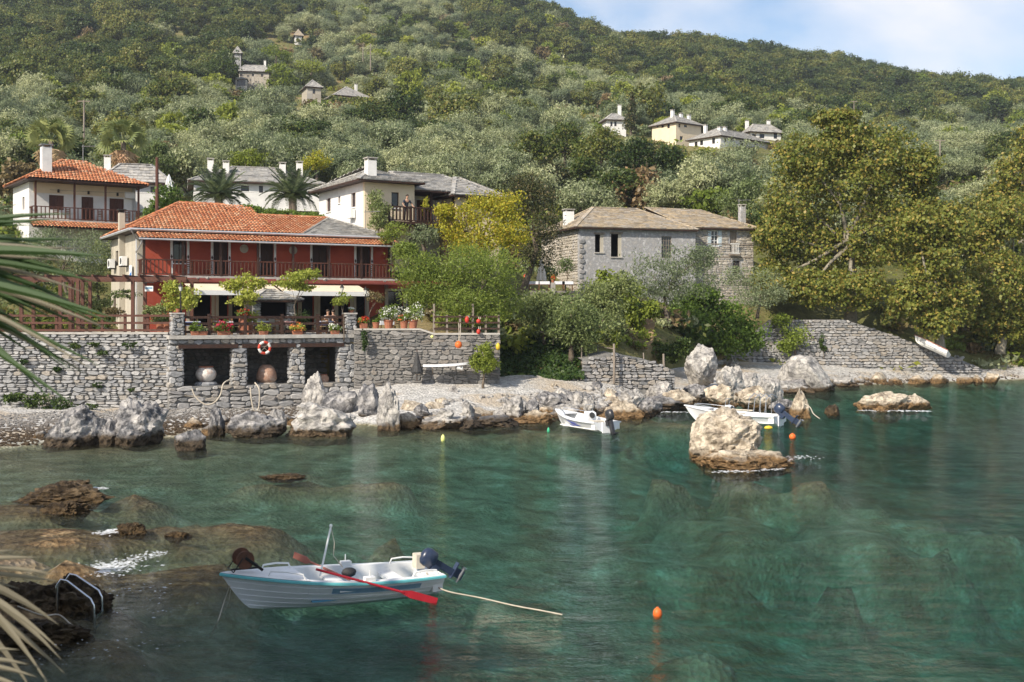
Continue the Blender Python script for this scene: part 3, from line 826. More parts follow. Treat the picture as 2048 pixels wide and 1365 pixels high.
def window(root, T, hole, frame='wood_dark', pane='pane', cols=2, rows=2, rec=0.12, fw=0.06, name='window', sill=None, shutter=None):
    a0, a1, z0, z1 = hole
    mb = MB()
    tbox(mb, T, a0, a0+fw, rec, rec+.06, z0, z1); tbox(mb, T, a1-fw, a1, rec, rec+.06, z0, z1)
    tbox(mb, T, a0+fw, a1-fw, rec, rec+.06, z0, z0+fw); tbox(mb, T, a0+fw, a1-fw, rec, rec+.06, z1-fw, z1)
    for i in range(1, cols):
        c = a0 + (a1 - a0) * i / cols; tbox(mb, T, c-fw*.35, c+fw*.35, rec+.005, rec+.055, z0+fw, z1-fw)
    for j in range(1, rows):
        c = z0 + (z1 - z0) * j / rows; tbox(mb, T, a0+fw, a1-fw, rec+.008, rec+.052, c-fw*.3, c+fw*.3)
    o = mb.obj(name, M[frame], root)
    mp_ = MB(); tbox(mp_, T, a0+fw*.5, a1-fw*.5, rec+.028, rec+.036, z0+fw*.5, z1-fw*.5); mp_.obj('pane', M[pane], o)
    if sill:
        ms = MB(); tbox(ms, T, a0-.06, a1+.06, -.08, rec, z0-.07, z0-.002); ms.obj('sill', M[sill], o)
    if shutter:
        w = (a1 - a0) * .5
        for sgn, e in ((-1, a0), (1, a1)):
            ms = MB()
            u0, u1 = (e - w, e - .01) if sgn < 0 else (e + .01, e + w)
            tbox(ms, T, u0, u1, -.05, -.012, z0, z1)
            for q in range(7):
                zc = z0 + (z1 - z0) * (q + .5) / 7; tbox(ms, T, u0+.05, u1-.05, -.062, -.05, zc-.035, zc+.035)
            ms.obj('shutter', M[shutter], o)
    return o

def door(root, T, hole, mat='wood_dark', rec=0.1, leaves=2, name='door'):
    a0, a1, z0, z1 = hole
    mb = MB(); f = .07
    tbox(mb, T, a0, a0+f, rec, rec+.08, z0, z1); tbox(mb, T, a1-f, a1, rec, rec+.08, z0, z1); tbox(mb, T, a0+f, a1-f, rec, rec+.08, z1-f, z1)
    o = mb.obj(name, M[mat], root)
    w = (a1 - a0 - 2 * f) / leaves
    for i in range(leaves):
        ml = MB(); u = a0 + f + w * i
        tbox(ml, T, u+.008, u+w-.008, rec+.02, rec+.06, z0+.01, z1-f-.005)
        h = z1 - f - z0
        for q0, q1 in ((.06, .32), (.38, .92)):
            tbox(ml, T, u+.09, u+w-.09, rec+.004, rec+.02, z0+h*q0, z0+h*q1)
        ml.obj('leaf', M[mat], o)
    return o

def pieces_on(mb, A, B, C, D, style, w=0.25, l=0.36):
    """roof tiles or slates laid in courses on the plane quad A B (eave) C D (ridge)"""
    A, B, C, D = map(Vector, (A, B, C, D))
    e1 = (B - A).normalized(); n = e1.cross((D - A) if (D - A).length > .01 else (C - A)).normalized()
    if n.z < 0: n = -n
    e2 = n.cross(e1).normalized()
    if e2.z < 0: e2 = -e2
    poly = [((p - A).dot(e1), (p - A).dot(e2)) for p in (A, B, C, D)]
    top = max(p[1] for p in poly)
    def span(v):
        xs = []
        for i in range(4):
            (x0, y0), (x1, y1) = poly[i], poly[(i+1) % 4]
            if (y0 - v) * (y1 - v) <= 0 and abs(y1 - y0) > 1e-6: xs.append(x0 + (x1 - x0) * (v - y0) / (y1 - y0))
        return (min(xs), max(xs)) if len(xs) >= 2 else None
    rws = max(1, int(top / l))
    for r_ in range(rws):
        v0 = top * r_ / rws; v1 = v0 + top / rws * 1.16; sp = span(v0 + top / rws * .45)
        if not sp: continue
        u = sp[0] + (0.02 if style == 'tile' else -random.random() * w * .5)
        while u < sp[1] - w * .3:
            ww = w if style == 'tile' else w * random.uniform(.6, 1.5)
            j = random.uniform(-.012, .012)
            if style == 'tile':
                pr = [(-.5, .0), (-.28, .062), (.28, .062), (.5, .0)]
                vs_ = []
                for (vv, hz, tw) in ((v0 - .01 + j, .055, .98), (v1, .0, .84)):
                    for a, h in pr:
                        vs_.append(A + e1 * (u + ww * .5 + a * ww * tw) + e2 * vv + n * (h + hz + .015))
                mb.add(vs_, [(0,1,5,4),(1,2,6,5),(2,3,7,6)])
            else:
                t0 = .05 + random.random() * .03
                u0, u1 = max(u, sp[0] - .05), min(u + ww - .012, sp[1] + .05)
                q = [random.uniform(-.035, .035) for _ in range(4)]
                p0, p1 = A + e1*u0 + e2*(v0+q[0]-.02), A + e1*u1 + e2*(v0+q[1]-.02)
                p2, p3 = A + e1*u1 + e2*min(v1+q[2], top), A + e1*u0 + e2*min(v1+q[3], top)
                h = n * (t0 + .02)
                mb.add([p0, p1, p2, p3, p0+h, p1+h, p2+n*.022, p3+n*.022], [(4,5,6,7),(0,1,5,4),(1,2,6,5),(3,0,4,7)])
            u += ww

def ridge_caps(mb, a, b, style):
    a, b = Vector(a), Vector(b); L = (b - a).length; k = max(1, int(L / .38))
    for i in range(k):
        p, q = a.lerp(b, i / k), a.lerp(b, (i + 1.08) / k)
        if style == 'tile': mb.tube([p + Vector((0, 0, .05)), q + Vector((0, 0, .04))], [.125, .105], 6)
        else: mb.beam(p + Vector((0, 0, .06)), q + Vector((0, 0, .06)), .3, .07)

def hip_roof(root, x0, x1, y0, y1, ez, r0, r1, style='slate', mat=None, w=0.25, l=0.36, fascia='wood_dark', planes='frbl', name='roof', th=.12, under=None):
    """r0, r1: ridge ends (x,y,z)"""
    mat = mat or style
    c = [(x0,y0,ez),(x1,y0,ez),(x1,y1,ez),(x0,y1,ez)]
    pl = {'f': (c[0], c[1], r1, r0), 'r': (c[1], c[2], r1, r1), 'b': (c[2], c[3], r0, r1), 'l': (c[3], c[0], r0, r0)}
    mb = MB()
    lo = [(p[0], p[1], p[2] - th) for p in c]
    mb.add(c + lo + [r0, r1], [(0,1,5,4),(1,2,6,5),(2,3,7,6),(3,0,4,7),(7,6,5,4),(0,1,9,8),(1,2,9),(2,3,8,9),(3,0,8)])
    ro = mb.obj(name, M[fascia], root)
    mt = MB()
    for k in planes: pieces_on(mt, *pl[k], style, w, l)
    t = mt.obj('tiles' if style == 'tile' else 'slates', M[mat], ro); t['kind'] = 'stuff'
    mc = MB(); ridge_caps(mc, r0, r1, style)
    for i, e in ((0, r0), (1, r1), (2, r1), (3, r0)): ridge_caps(mc, c[i], e, style)
    q = mc.obj('ridge_capping', M[mat], ro)
    return ro

def railing(root, a, b, h, mat, spacing=.2, bal=.035, post=None, name='railing', rail=.07, low=.08):
    a, b = Vector(a), Vector(b); L = (b - a).length
    mb = MB(); up = Vector((0, 0, 1))
    mb.beam(a + up * h, b + up * h, rail * 1.3, rail); mb.beam(a + up * low, b + up * low, rail, rail * .8)
    o = mb.obj(name, M[mat], root)
    mbb = MB(); mbb.box(-bal/2, bal/2, -bal/2, bal/2, low + rail * .4, h - rail * .5); bm = mbb.mesh('baluster', M[mat])
    k = int(L / spacing); az = math.atan2(b.y - a.y, b.x - a.x)
    for i in range(1, k):
        p = a.lerp(b, i / k); link('baluster', bm, o, tuple(p), (0, 0, az))
    return o

def chimney(root, x, y, z0, z1, w=.5, mat='plaster_white', style='cap', name='chimney'):
    mb = MB(); mb.box(x-w/2, x+w/2, y-w/2, y+w/2, z0, z1)
    o = mb.obj(name, M[mat], root)
    mc = MB(); mc.box(x-w*.62, x+w*.62, y-w*.62, y+w*.62, z1+.16, z1+.22)
    for i in (-1, 1):
        for j in (-1, 1): mc.box(x+i*w*.42-.05, x+i*w*.42+.05, y+j*w*.42-.05, y+j*w*.42+.05, z1+.002, z1+.16)
    mc.obj('cowl', M['zinc'] if style == 'metal' else M['concrete'], o)
    return o

# unit stones, shared by all masonry
def unit_stone():
    mb = MB(); j = lambda k: random.uniform(-k, k)
    n = random.choice((5, 6, 6, 7, 8)); a0 = random.uniform(0, 6.3); out = []
    for i in range(n):
        a = a0 + 6.2832 * (i + j(.28)) / n; c, s = math.cos(a), math.sin(a)
        k = .54 / max(abs(c), abs(s)) * .55 + .54 * .45; out.append((c * k, s * k))
    ring = lambda y, q, e: [(x*q + j(e), y + j(e * 1.4), z*q + j(e)) for x, z in out]
    bk, md, ft = ring(.5, 1, 0), ring(-.12, .99, .02), ring(-.48, .78, .04)
    mb.add(bk + md + ft, [(i, (i+1) % n, n + (i+1) % n, n + i) for i in range(n)] + [(n + i, n + (i+1) % n, 2*n + (i+1) % n, 2*n + i) for i in range(n)] + [tuple(range(2*n, 3*n))])
    return mb
STONES = [unit_stone() for _ in range(26)]
STONE_ME = {}
def stone_meshes(mat):
    if mat not in STONE_ME: STONE_ME[mat] = [s.mesh('stone', M[mat]) for s in STONES]
    return STONE_ME[mat]

def courses(L, H, aw, ah, inside=None):
    out = []; z = 0.0
    while z < H - ah * .3:
        h = min(ah * random.uniform(.7, 1.4), H - z)
        if H - z - h < ah * .4: h = H - z
        x = 0.0
        while x < L - .02:
            w = min(aw * random.uniform(.5, 1.6), L - x)
            if L - x - w < aw * .35: w = L - x
            if inside is None or inside(x + w/2, z + h/2):
                if h > ah * 1.05 and random.random() < .35:
                    k = h * random.uniform(.35, .65); out.append((x + w/2, z + k/2, w, k)); out.append((x + w/2, z + (k + h)/2, w, h - k))
                else: out.append((x + w/2, z + h/2, w, h))
            x += w
        z += h
    return out

def lay_stones(parent, T, sts, mat, gap=.025, proud=.07, az=0.0, joined=False, name='stone'):
    """stones on a wall face: as pieces of their own or, for small far ones, as one part"""
    if not joined:
        for (cx, cz, w, h) in sts:
            me_ = random.choice(stone_meshes(mat))
            o = link(name, me_, parent, T(cx, -proud * .2 + random.uniform(-.3, .25) * proud, cz + random.uniform(-.12, .12) * h), (0, R(random.uniform(-7, 7)), az),
                     (max(.03, w * random.uniform(.88, 1.14) - gap), proud * 2, max(.03, h * random.uniform(.82, 1.25) - gap)))
        return
    mb = MB()
    for (cx, cz, w, h) in sts:
        s = random.choice(STONES)
        mb.add([T(cx + v[0] * max(.03, w - gap), v[1] * proud * 2 - proud * .2, cz + v[2] * max(.03, h - gap)) for v in s.v], s.f)
    o = mb.obj(name + 'work', M[mat], parent); o['kind'] = 'stuff'
    return o

# ------------------------------------------------------------------ restaurant with red facade
F1 = Fr(285, 70, 29)
rest_ = F1.root('restaurant', 'two-storey red restaurant with orange tiled roof and long wooden balcony', 'restaurant', 4.4)
zf, L1, D1 = 3.5, F1.x(792, 0), 10.6
fy = 1.35                                                   # the red wall stands back behind the balcony
X = lambda px: F1.x(px, fy)
upper_h = 6.15
holes_u, wins = [], []
for i, (p0, p1, kd) in enumerate([(346, 373, 'w'), (427, 456, 'd'), (521, 547, 'd'), (625, 655, 'd'), (713, 741, 'd')]):
    a0, a1 = X(p0), X(p1)
    holes_u.append((a0, a1, zf + (.85 if kd == 'w' else .06), zf + 2.3)); wins.append(kd)
mb = MB(); wall(mb, Tx(0.3, fy), L1 - .3, upper_h, [(h[0]-.3, h[1]-.3, h[2], h[3]) for h in holes_u], .3, z0=zf)
mb.obj('upper_front_wall', M['plaster_red'], rest_)
for h, kd in zip(holes_u, wins):
    T = Tx(0, fy)
    if kd == 'w':
        window(rest_, T, h, 'wood_dark', cols=2, rows=1, sill='white_paint')
    else:
        door(rest_, T, h, 'wood_dark')
    for e in (h[0] - .17, h[1] + .02):                       # white jambs with a small lozenge
        mj = MB(); tbox(mj, T, e, e + .15, -.04, -.003, zf + .06, zf + 2.42); j = mj.obj('door_jamb', M['white_paint'], rest_)
        ml = MB(); c = e + .075; zc = zf + 1.25; ml.add([T(c-.07,-.05,zc), T(c,-.05,zc-.15), T(c+.07,-.05,zc), T(c,-.05,zc+.15), T(c-.07,-.041,zc), T(c,-.041,zc-.15), T(c+.07,-.041,zc), T(c,-.041,zc+.15)], [(0,1,2,3),(0,4,5,1),(1,5,6,2),(2,6,7,3),(3,7,4,0)])
        ml.obj('lozenge', M['wood_dark'], j)
# lower front wall with wide openings
L1b = F1.x(868, fy)
low = [(X(p0), X(p1), .04 if z == 0 else z, 2.75) for p0, p1, z in ((379, 423, 0), (437, 457, 0), (464, 502, 0), (512, 596, .9), (603, 628, 0), (640, 668, 0), (676, 700, 0), (712, 732, 0), (775, 806, .95), (814, 850, .95))]
mb = MB(); wall(mb, Tx(0.3, fy), L1b - .3, zf - .004, [(a-.3, b-.3, c, d) for a, b, c, d in low], .3)
mb.obj('lower_front_wall', M['plaster_red'], rest_)
for i, h in enumerate(low):
    mj = MB(); T = Tx(0, fy)
    for e in (h[0] - .2, h[1]): tbox(mj, T, e, e + .2, -.05, -.003, .02, 2.9)
    tbox(mj, T, h[0], h[1], -.05, -.003, 2.75, 2.9)
    mj.obj('door_frame', M['plaster_beige'], rest_)
    if h[2] > .5: window(rest_, T, h, 'wood_dark', cols=2, rows=1, sill='white_paint')
# side and back walls, inner floor and room back
Ty0 = Ty(0, fy)
lh = [(F1.y(229, 0) - fy - .5, F1.y(229, 0) - fy + .6, .05, 2.3), (.55, .80, zf + 1.0, zf + 1.75), (6.6, 7.6, zf + .9, zf + 1.9)]
mb = MB(); wall(mb, Ty0, D1 - fy, 6.2, lh, .3); mb.obj('side_wall', M['plaster_beige'], rest_)
window(rest_, Ty0, lh[2], 'wood_dark', cols=2, rows=1); window(rest_, Ty0, lh[1], 'wood_dark', cols=1, rows=1, fw=.04); door(rest_, Ty0, lh[0], 'wood_dark', leaves=1)
mb = MB(); wall(mb, Tyr(L1, fy), D1 - fy, 6.2, [], .3); wall(mb, Tx(0.3, D1 - .3), L1 - .3, 6.2, [], .3); mb.obj('back_wall', M['plaster_beige'], rest_)
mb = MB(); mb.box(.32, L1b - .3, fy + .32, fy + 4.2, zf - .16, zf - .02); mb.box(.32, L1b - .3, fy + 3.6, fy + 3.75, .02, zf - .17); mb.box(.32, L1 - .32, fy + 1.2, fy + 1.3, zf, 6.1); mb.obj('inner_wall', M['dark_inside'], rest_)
# balcony
mb = MB(); mb.box(-.02, L1 + .1, -.06, fy - .004, zf - .14, zf + .03); mb.obj('balcony_floor', M['concrete'], rest_)
rl = railing(rest_, (.0, .0, zf + .03), (L1, 0, zf + .03), .95, 'wood_red', spacing=.24, bal=.06, rail=.08)
railing(rest_, (.0, .05, zf + .03), (0, fy - .05, zf + .03), .95, 'wood_red', spacing=.24, bal=.06, rail=.08)
for px in (288, 366, 441, 516, 586, 657, 722, 787):
    mb = MB(); x = F1.x(px, 0); mb.box(x - .07, x + .07, -.08, .06, zf + .03, zf + 2.24); mb.obj('balcony_post', M['wood_dark'], rest_)
# veranda roof strip and gutters
ze = F1.lz(477.5, 0, -.35)
mb = MB(); mb.add([(-.25,-.38,ze-.08),(L1+.3,-.38,ze-.08),(L1+.3,.75,ze+.32),(-.25,.75,ze+.32),(-.25,-.38,ze),(L1+.3,-.38,ze),(L1+.3,.75,ze+.40),(-.25,.75,ze+.40)], [(0,3,2,1),(4,5,6,7),(0,1,5,4),(1,2,6,5),(2,3,7,6),(3,0,4,7)])
vr = mb.obj('veranda_roof', M['wood_dark'], rest_)
mt = MB(); pieces_on(mt, (-.25,-.40,ze), (L1+.3,-.40,ze), (L1+.3,.75,ze+.41), (-.25,.75,ze+.41), 'tile', .23, .3); t = mt.obj('tiles', M['tile'], vr); t['kind'] = 'stuff'
mb = MB(); mb.tube([(-.3,-.47,ze-.02),(L1+.35,-.47,ze-.02)], .06, 6); mb.obj('gutter', M['gutter'], rest_)
# main roof: high ridge at the left end, lower ridge to the right, slate hip over the right end
ez = F1.lz(458, 0, .8)
y0r, yr = .78, 5.7
xa, xb, xc, xd = 3.5, 6.4, 8.3, F1.x(655, yr)
za = F1.lz(407, xa, yr); zc = F1.lz(431, xc, yr)
x0r, x1r, y1r = -.55, L1 + .35, D1 + .5
rp = [(x0r,y0r,ez),(x1r,y0r,ez),(x1r,y1r,ez),(x0r,y1r,ez),(xa,yr,za),(xb,yr,za),(xc,yr,zc),(xd,yr,zc)]
lo = [(p[0], p[1], p[2] - .13) for p in rp[:4]]
e_b, e_c, e_v = (xb + .2, y0r, ez), (xc + .1, y0r, ez), (F1.x(603, y0r), y0r, ez)
bb, bc, bv = (xb + .2, y1r, ez), (xc + .1, y1r, ez), (e_v[0], y1r, ez)
mb = MB()
mb.add(rp + lo, [(0,1,9,8),(1,2,10,9),(2,3,11,10),(3,0,8,11),(11,10,9,8),(3,0,4),(1,2,7)])
mb.add([rp[0], e_b, e_c, rp[1], rp[7], rp[6], rp[5], rp[4], rp[3], bb, bc, rp[2]], [(0,1,6,7),(1,2,5,6),(2,3,4,5),(8,7,6,9),(9,6,5,10),(10,5,4,11)])
mr_ = mb.obj('roof', M['wood_dark'], rest_)
mt = MB()
for q in ((rp[0], e_b, rp[5], rp[4]), (e_b, e_c, rp[6], rp[5]), (e_c, e_v, rp[7], rp[6]), (rp[3], rp[0], rp[4], rp[4])): pieces_on(mt, *q, 'tile', .235, .33)
t = mt.obj('tiles', M['tile'], mr_); t['kind'] = 'stuff'
mt = MB(); pieces_on(mt, e_v, rp[1], rp[7], rp[7], 'slate', .4, .34); pieces_on(mt, rp[1], rp[2], rp[7], rp[7], 'slate', .4, .34)
t = mt.obj('slates', M['slate'], mr_); t['kind'] = 'stuff'
mc = MB()
for a, b in ((rp[0], rp[4]), (rp[4], rp[5]), (rp[5], rp[6]), (rp[6], rp[7]), (rp[3], rp[4])): ridge_caps(mc, a, b, 'tile')
mc.obj('ridge_capping', M['tile'], mr_)
mc = MB()
for a, b in ((e_v, rp[7]), (rp[1], rp[7]), (rp[2], rp[7])): ridge_caps(mc, a, b, 'slate')
mc.obj('slate_capping', M['slate'], mr_)
mb = MB(); mb.tube([(x0r-.05,y0r-.07,ez-.03),(x1r+.05,y0r-.07,ez-.03)], .085, 6); mb.tube([(x0r-.07,y0r-.05,ez-.03),(x0r-.07,y1r,ez-.03)], .085, 6); mb.obj('gutter', M['gutter'], rest_)
mb = MB(); mb.tube([(x0r+.02,y0r-.02,ez-.1),(-.08,fy+.1,ez-.6),(-.08,fy+.1,.1)], .05, 6); mb.tube([(-.1,-.4,ze-.05),(-.12,-.2,ze-.3),(-.12,fy,ze-.75)], .05, 6); mb.obj('downpipe', M['gutter'], rest_)
# flue on the side wall
yq = F1.y(249, 0)
mb = MB(); mb.box(-.36, -.01, yq - .22, yq + .22, .1, ez + 1.35); ch = mb.obj('flue', M['plaster_beige'], rest_)
mb = MB(); mb.box(-.44, .07, yq - .3, yq + .3, ez + 1.5, ez + 1.58); mb.box(-.32, -.05, yq - .18, yq + .18, ez + 1.36, ez + 1.49); mb.obj('cowl', M['iron'], ch)
for px in (222, 252):
    y = F1.y(px, -.3) + (1.0 if px == 252 else 0)
    mb = MB(); mb.box(-.46, -.12, y - .42, y + .42, zf + .75, zf + 1.35); u = mb.obj('air_conditioner', M['white_paint'], rest_)
    mb = MB(); mb.lathe([(.22, 0), (.22, .01)], 14); f = mb.obj('fan_grille', M['iron'], u, loc=(-.465, y - .1, zf + 1.05), rot=(0, R(-90), 0))
    mb = MB(); mb.box(-.5, -.01, y - .36, y - .32, zf + .68, zf + .745); mb.box(-.5, -.01, y + .32, y + .36, zf + .68, zf + .745); mb.obj('bracket', M['iron'], u)
# sign board on the side wall: white with blue print
ys = F1.y(266, 0) + .2
mb = MB(); mb.box(-.16, -.12, ys - .55, ys + .25, zf - .1, zf + .72); sg = mb.obj('sign_board', M['white_paint'], rest_)
M['blue_paint'] = mk('blue_print', (0.03, 0.16, 0.48), (0.04, 0.22, 0.55), 4, 0.5)
mb = MB()
for k_, (a, b, c, d) in enumerate([(-.12, .18, .50, .54), (-.02, .18, .58, .61), (-.45, -.33, .05, .32), (-.30, -.16, .05, .24), (-.33, -.29, .05, .2), (-.14, -.02, .1, .3), (.02, .16, .1, .2)]): mb.box(-.166, -.161, ys + a - .1, ys + b - .1, zf + c, zf + d)
mb.obj('sign_print', M['blue_paint'], sg)
# plates on the facade
for px, py in ((488, 498), (586, 501)):
    x = X(px); z = F1.lz(py, x, fy)
    mb = MB(); mb.lathe([(.28, 0), (.28, .03), (.21, .045), (.19, .03), (.06, .045)], 20); mb.obj('wall_plate', M['plaster_beige'], rest_, loc=(x, fy - .01, z), rot=(R(90), 0, 0))
# red ledge and cream awning over the terrace
mb = MB(); zl = zf - .2
mb.add([(-.1,-1.35,zl-.12),(L1b+.3,-1.35,zl-.12),(L1b+.3,-.07,zl+.1),(-.1,-.07,zl+.1),(-.1,-1.35,zl-.2),(L1b+.3,-1.35,zl-.2),(L1b+.3,-.07,zl+.02),(-.1,-.07,zl+.02)], [(0,1,2,3),(7,6,5,4),(4,5,1,0),(5,6,2,1),(6,7,3,2),(7,4,0,3)])
M['ledge'] = mk('dark_red_sheet', (0.19, 0.045, 0.035), (0.14, 0.035, 0.028), 2, 0.6)
mb.obj('ledge_roof', M['ledge'], rest_)
M['awning'] = mk('cream_canvas', (0.70, 0.60, 0.45), (0.64, 0.54, 0.40), 3, 0.85)
def awning(pa, pb):
    xa_, xb_ = F1.x(pa, -3.0), F1.x(pb, -3.0); mb = MB(); za_, zb_ = 3.05, 2.55
    v = []
    for i in range(9):
        u = i / 8
        v += [(xa_ + (xb_-xa_)*u, -1.1, za_ - .02*math.sin(u*25)), (xa_ + (xb_-xa_)*u, -3.1, zb_ - .015*math.sin(u*31))]
    mb.add(v, [(2*i, 2*i+1, 2*i+3, 2*i+2) for i in range(8)])
    mb.add([(a, b, c - .025) for a, b, c in v], [(2*i, 2*i+2, 2*i+3, 2*i+1) for i in range(8)])
    o = mb.obj('awning', M['awning'], rest_)
    mb = MB(); mb.box(xa_, xb_, -3.14, -3.1, zb_ - .26, zb_ + .02); mb.obj('valance', M['white_paint'], o)
    for x in (xa_ + .3, xb_ - .3):
        mb = MB(); mb.beam((x, -.9, 2.4), (x, -3.05, zb_ - .06), .05); mb.obj('awning_arm', M['gutter'], o)
awning(382, 560); awning(566, 737)

# ------------------------------------------------------------------ stone terrace with three bays
F2 = Fr(338, 62, 26)
ter = F2.root('stone_terrace', 'stone terrace on pillars over three open bays above the beach', 'terrace', 0.2)
L2 = F2.x(711, 0); D2 = 7.5
zs0, zs1, zl0, zl1, zw = F2.lz(679), F2.lz(671.5), F2.lz(698), F2.lz(692), F2.lz(775)
mb = MB(); mb.box(-.02, L2 + .08, -.18, D2, zs0, zs1); mb.obj('slab', M['concrete'], ter)
cols2 = [(F2.x(338), F2.x(367)), (F2.x(466), F2.x(494)), (F2.x(582), F2.x(610)), (F2.x(678), L2 - .02)]
def pillar(parent, a0, a1, y0, y1, z0, z1, mat, aw=.36, ah=.21):
    mb = MB(); mb.box(a0 + .05, a1 - .05, y0 + .05, y1 - .05, z0, z1); c = mb.obj('pillar_core', M['mortar'], parent)
    c.name = 'pillar'
    lay_stones(c, Tx(a0, y0 + .05, z0), courses(a1 - a0, z1 - z0, aw, ah), mat)
    lay_stones(c, Ty(a0 + .05, y0, z0), courses(y1 - y0, z1 - z0, aw, ah), mat, az=R(-90))
    lay_stones(c, Tyr(a1 - .05, y0, z0), courses(y1 - y0, z1 - z0, aw, ah), mat, az=R(90))
    return c
for a0, a1 in cols2: pillar(ter, a0, a1, 0, .75, zw, zl1, 'stone_pale', .42, .24)
# lintel beams and the course of stones above them
for i in range(3):
    mb = MB(); mb.box(cols2[i][1] - .28, cols2[i+1][0] + .28, -.07, .35, zl0, zl1 + .05); mb.obj('lintel', M['wood_dark'], ter)
mb = MB(); mb.box(.06, L2 - .06, .06, .7, zl1 + .052, zs0 - .002); bd = mb.obj('fascia_core', M['mortar'], ter)
bd.name = 'fascia'
lay_stones(bd, Tx(0, .05, zl1 + .06), courses(L2, zs0 - zl1 - .07, .36, .3), 'stone_pale')
# lower front wall of rough stone
mb = MB(); mb.box(.02, L2 - .02, .05, 1.2, -.6, zw); lw = mb.obj('base_wall', M['mortar'], ter)
lay_stones(lw, Tx(0, .04, -.3), courses(L2, zw + .3, .62, .33), 'stone', proud=.09)
mb = MB(); mb.box(-.1, L2 * .62, -.55, .02, -.4, .12); mb.obj('footing', M['concrete'], ter)
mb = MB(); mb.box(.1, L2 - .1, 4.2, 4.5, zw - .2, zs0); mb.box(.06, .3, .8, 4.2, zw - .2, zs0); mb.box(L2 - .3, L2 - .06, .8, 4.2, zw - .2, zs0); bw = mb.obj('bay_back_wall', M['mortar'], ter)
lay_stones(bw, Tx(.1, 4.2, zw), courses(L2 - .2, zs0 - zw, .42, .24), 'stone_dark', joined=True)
mb = MB(); mb.box(.06, L2 - .06, 1.2, 4.2, zw - .3, zw - .05); mb.obj('bay_floor', M['paving'], ter)
# railing between corner pillars
for a0, a1 in ((F2.x(344), F2.x(367)), (F2.x(692), L2 + .02)):
    c = pillar(ter, a0, a1, -.1, .55, zs1, F2.lz(629), 'stone_pale', .36, .22)
    mb = MB(); mb.box(a0 - .05, a1 + .05, -.15, .6, F2.lz(629) + .002, F2.lz(629) + .09); mb.obj('cap_stone', M['concrete'], ter)
xs_ = [F2.x(p) for p in (369, 420, 492, 566, 638, 689)]
mb = MB()
for zz_ in (.98, .62, .18): mb.box(xs_[0], xs_[-1], .18, .25, zs1 + zz_ - .07, zs1 + zz_ + .07)
rl = mb.obj('railing', M['wood_dark'], ter)
for x in xs_:
    mb = MB(); mb.box(x - .08, x + .08, .14, .3, zs1 + .002, zs1 + 1.16); mb.obj('rail_post', M['wood_dark'], rl)

# ------------------------------------------------------------------ retaining wall on the left
F3 = Fr(338, 62.6, 2)
lw_root = F3.root('retaining_wall', 'long pale stone retaining wall beside the terrace above the pebbles', 'wall', 0.35)
F3x0 = F3.x(-60)
H3 = F3.lz(668)
mb = MB(); mb.box(F3x0, -.05, .08, .9, -.8, H3 - .02); mb.obj('wall_core', M['mortar'], lw_root)
sts = courses(-F3x0, H3 + .25, .44, .19); sts.sort(key=lambda s: -s[2] * s[3])
lay_stones(lw_root, Tx(F3x0, .08, -.25), sts[:300], 'stone_pale', proud=.1)
if len(sts) > 300: lay_stones(lw_root, Tx(F3x0, .08, -.25), sts[300:], 'stone_pale', proud=.1, joined=True)
mb = MB(); mb.box(F3x0, -.05, -.06, 1.3, H3 - .019, H3 + .08); mb.obj('coping', M['concrete'], lw_root)
# paved floor behind the walls
mb = MB(); a = F3.w(F3x0, .3); b = F3.w(0, .3)
mb.add([(a[0], a[1], 4.36), (b[0], b[1], 4.36), (-16, 74, 4.42), (-34, 74, 4.42)], [(0,1,2,3)])
tag(mb.obj('paved_yard', M['paving']), 'paved yard behind the stone walls', kind='structure')

# ------------------------------------------------------------------ darker retaining wall right of the terrace
F4 = Fr(708, 66.2, 4)
rw = F4.root('retaining_wall', 'dark grey stone retaining wall behind the upright white rock', 'wall', 0.9)
L4 = F4.x(1000); H4a, H4b = F4.lz(661, 0), F4.lz(670, L4)
xk = F4.x(840); xk2 = F4.x(868)
hz = lambda x: H4a if x < xk else (H4b if x > xk2 else H4a + (H4b - H4a) * (x - xk) / (xk2 - xk))
mb = MB(); mb.add([(0,.08,-1),(L4,.08,-1),(L4,.08,H4b),(xk2,.08,H4b),(xk,.08,H4a),(0,.08,H4a),(0,.9,-1),(L4,.9,-1),(L4,.9,H4b),(xk2,.9,H4b),(xk,.9,H4a),(0,.9,H4a)],
                  [(0,1,2,3,4,5),(5,4,10,11),(4,3,9,10),(3,2,8,9),(1,7,8,2)])
mb.obj('wall_core', M['mortar'], rw)
sts = courses(L4, H4a + .3, .46, .22, lambda x, z: z - .3 < hz(x) - .06)
sts.sort(key=lambda s: -s[2] * s[3])
lay_stones(rw, Tx(0, .08, -.3), sts[:300], 'stone_dark', proud=.07); lay_stones(rw, Tx(0, .08, -.3), sts[300:], 'stone_dark', proud=.07, joined=True)
mb = MB(); mb.box(0, xk, -.03, .95, H4a, H4a + .1); mb.beam((xk, .46, H4a+.05), (xk2, .46, H4b+.05), .98, .1); mb.box(xk2, L4, -.03, .95, H4b, H4b + .1); mb.obj('coping', M['concrete'], rw)
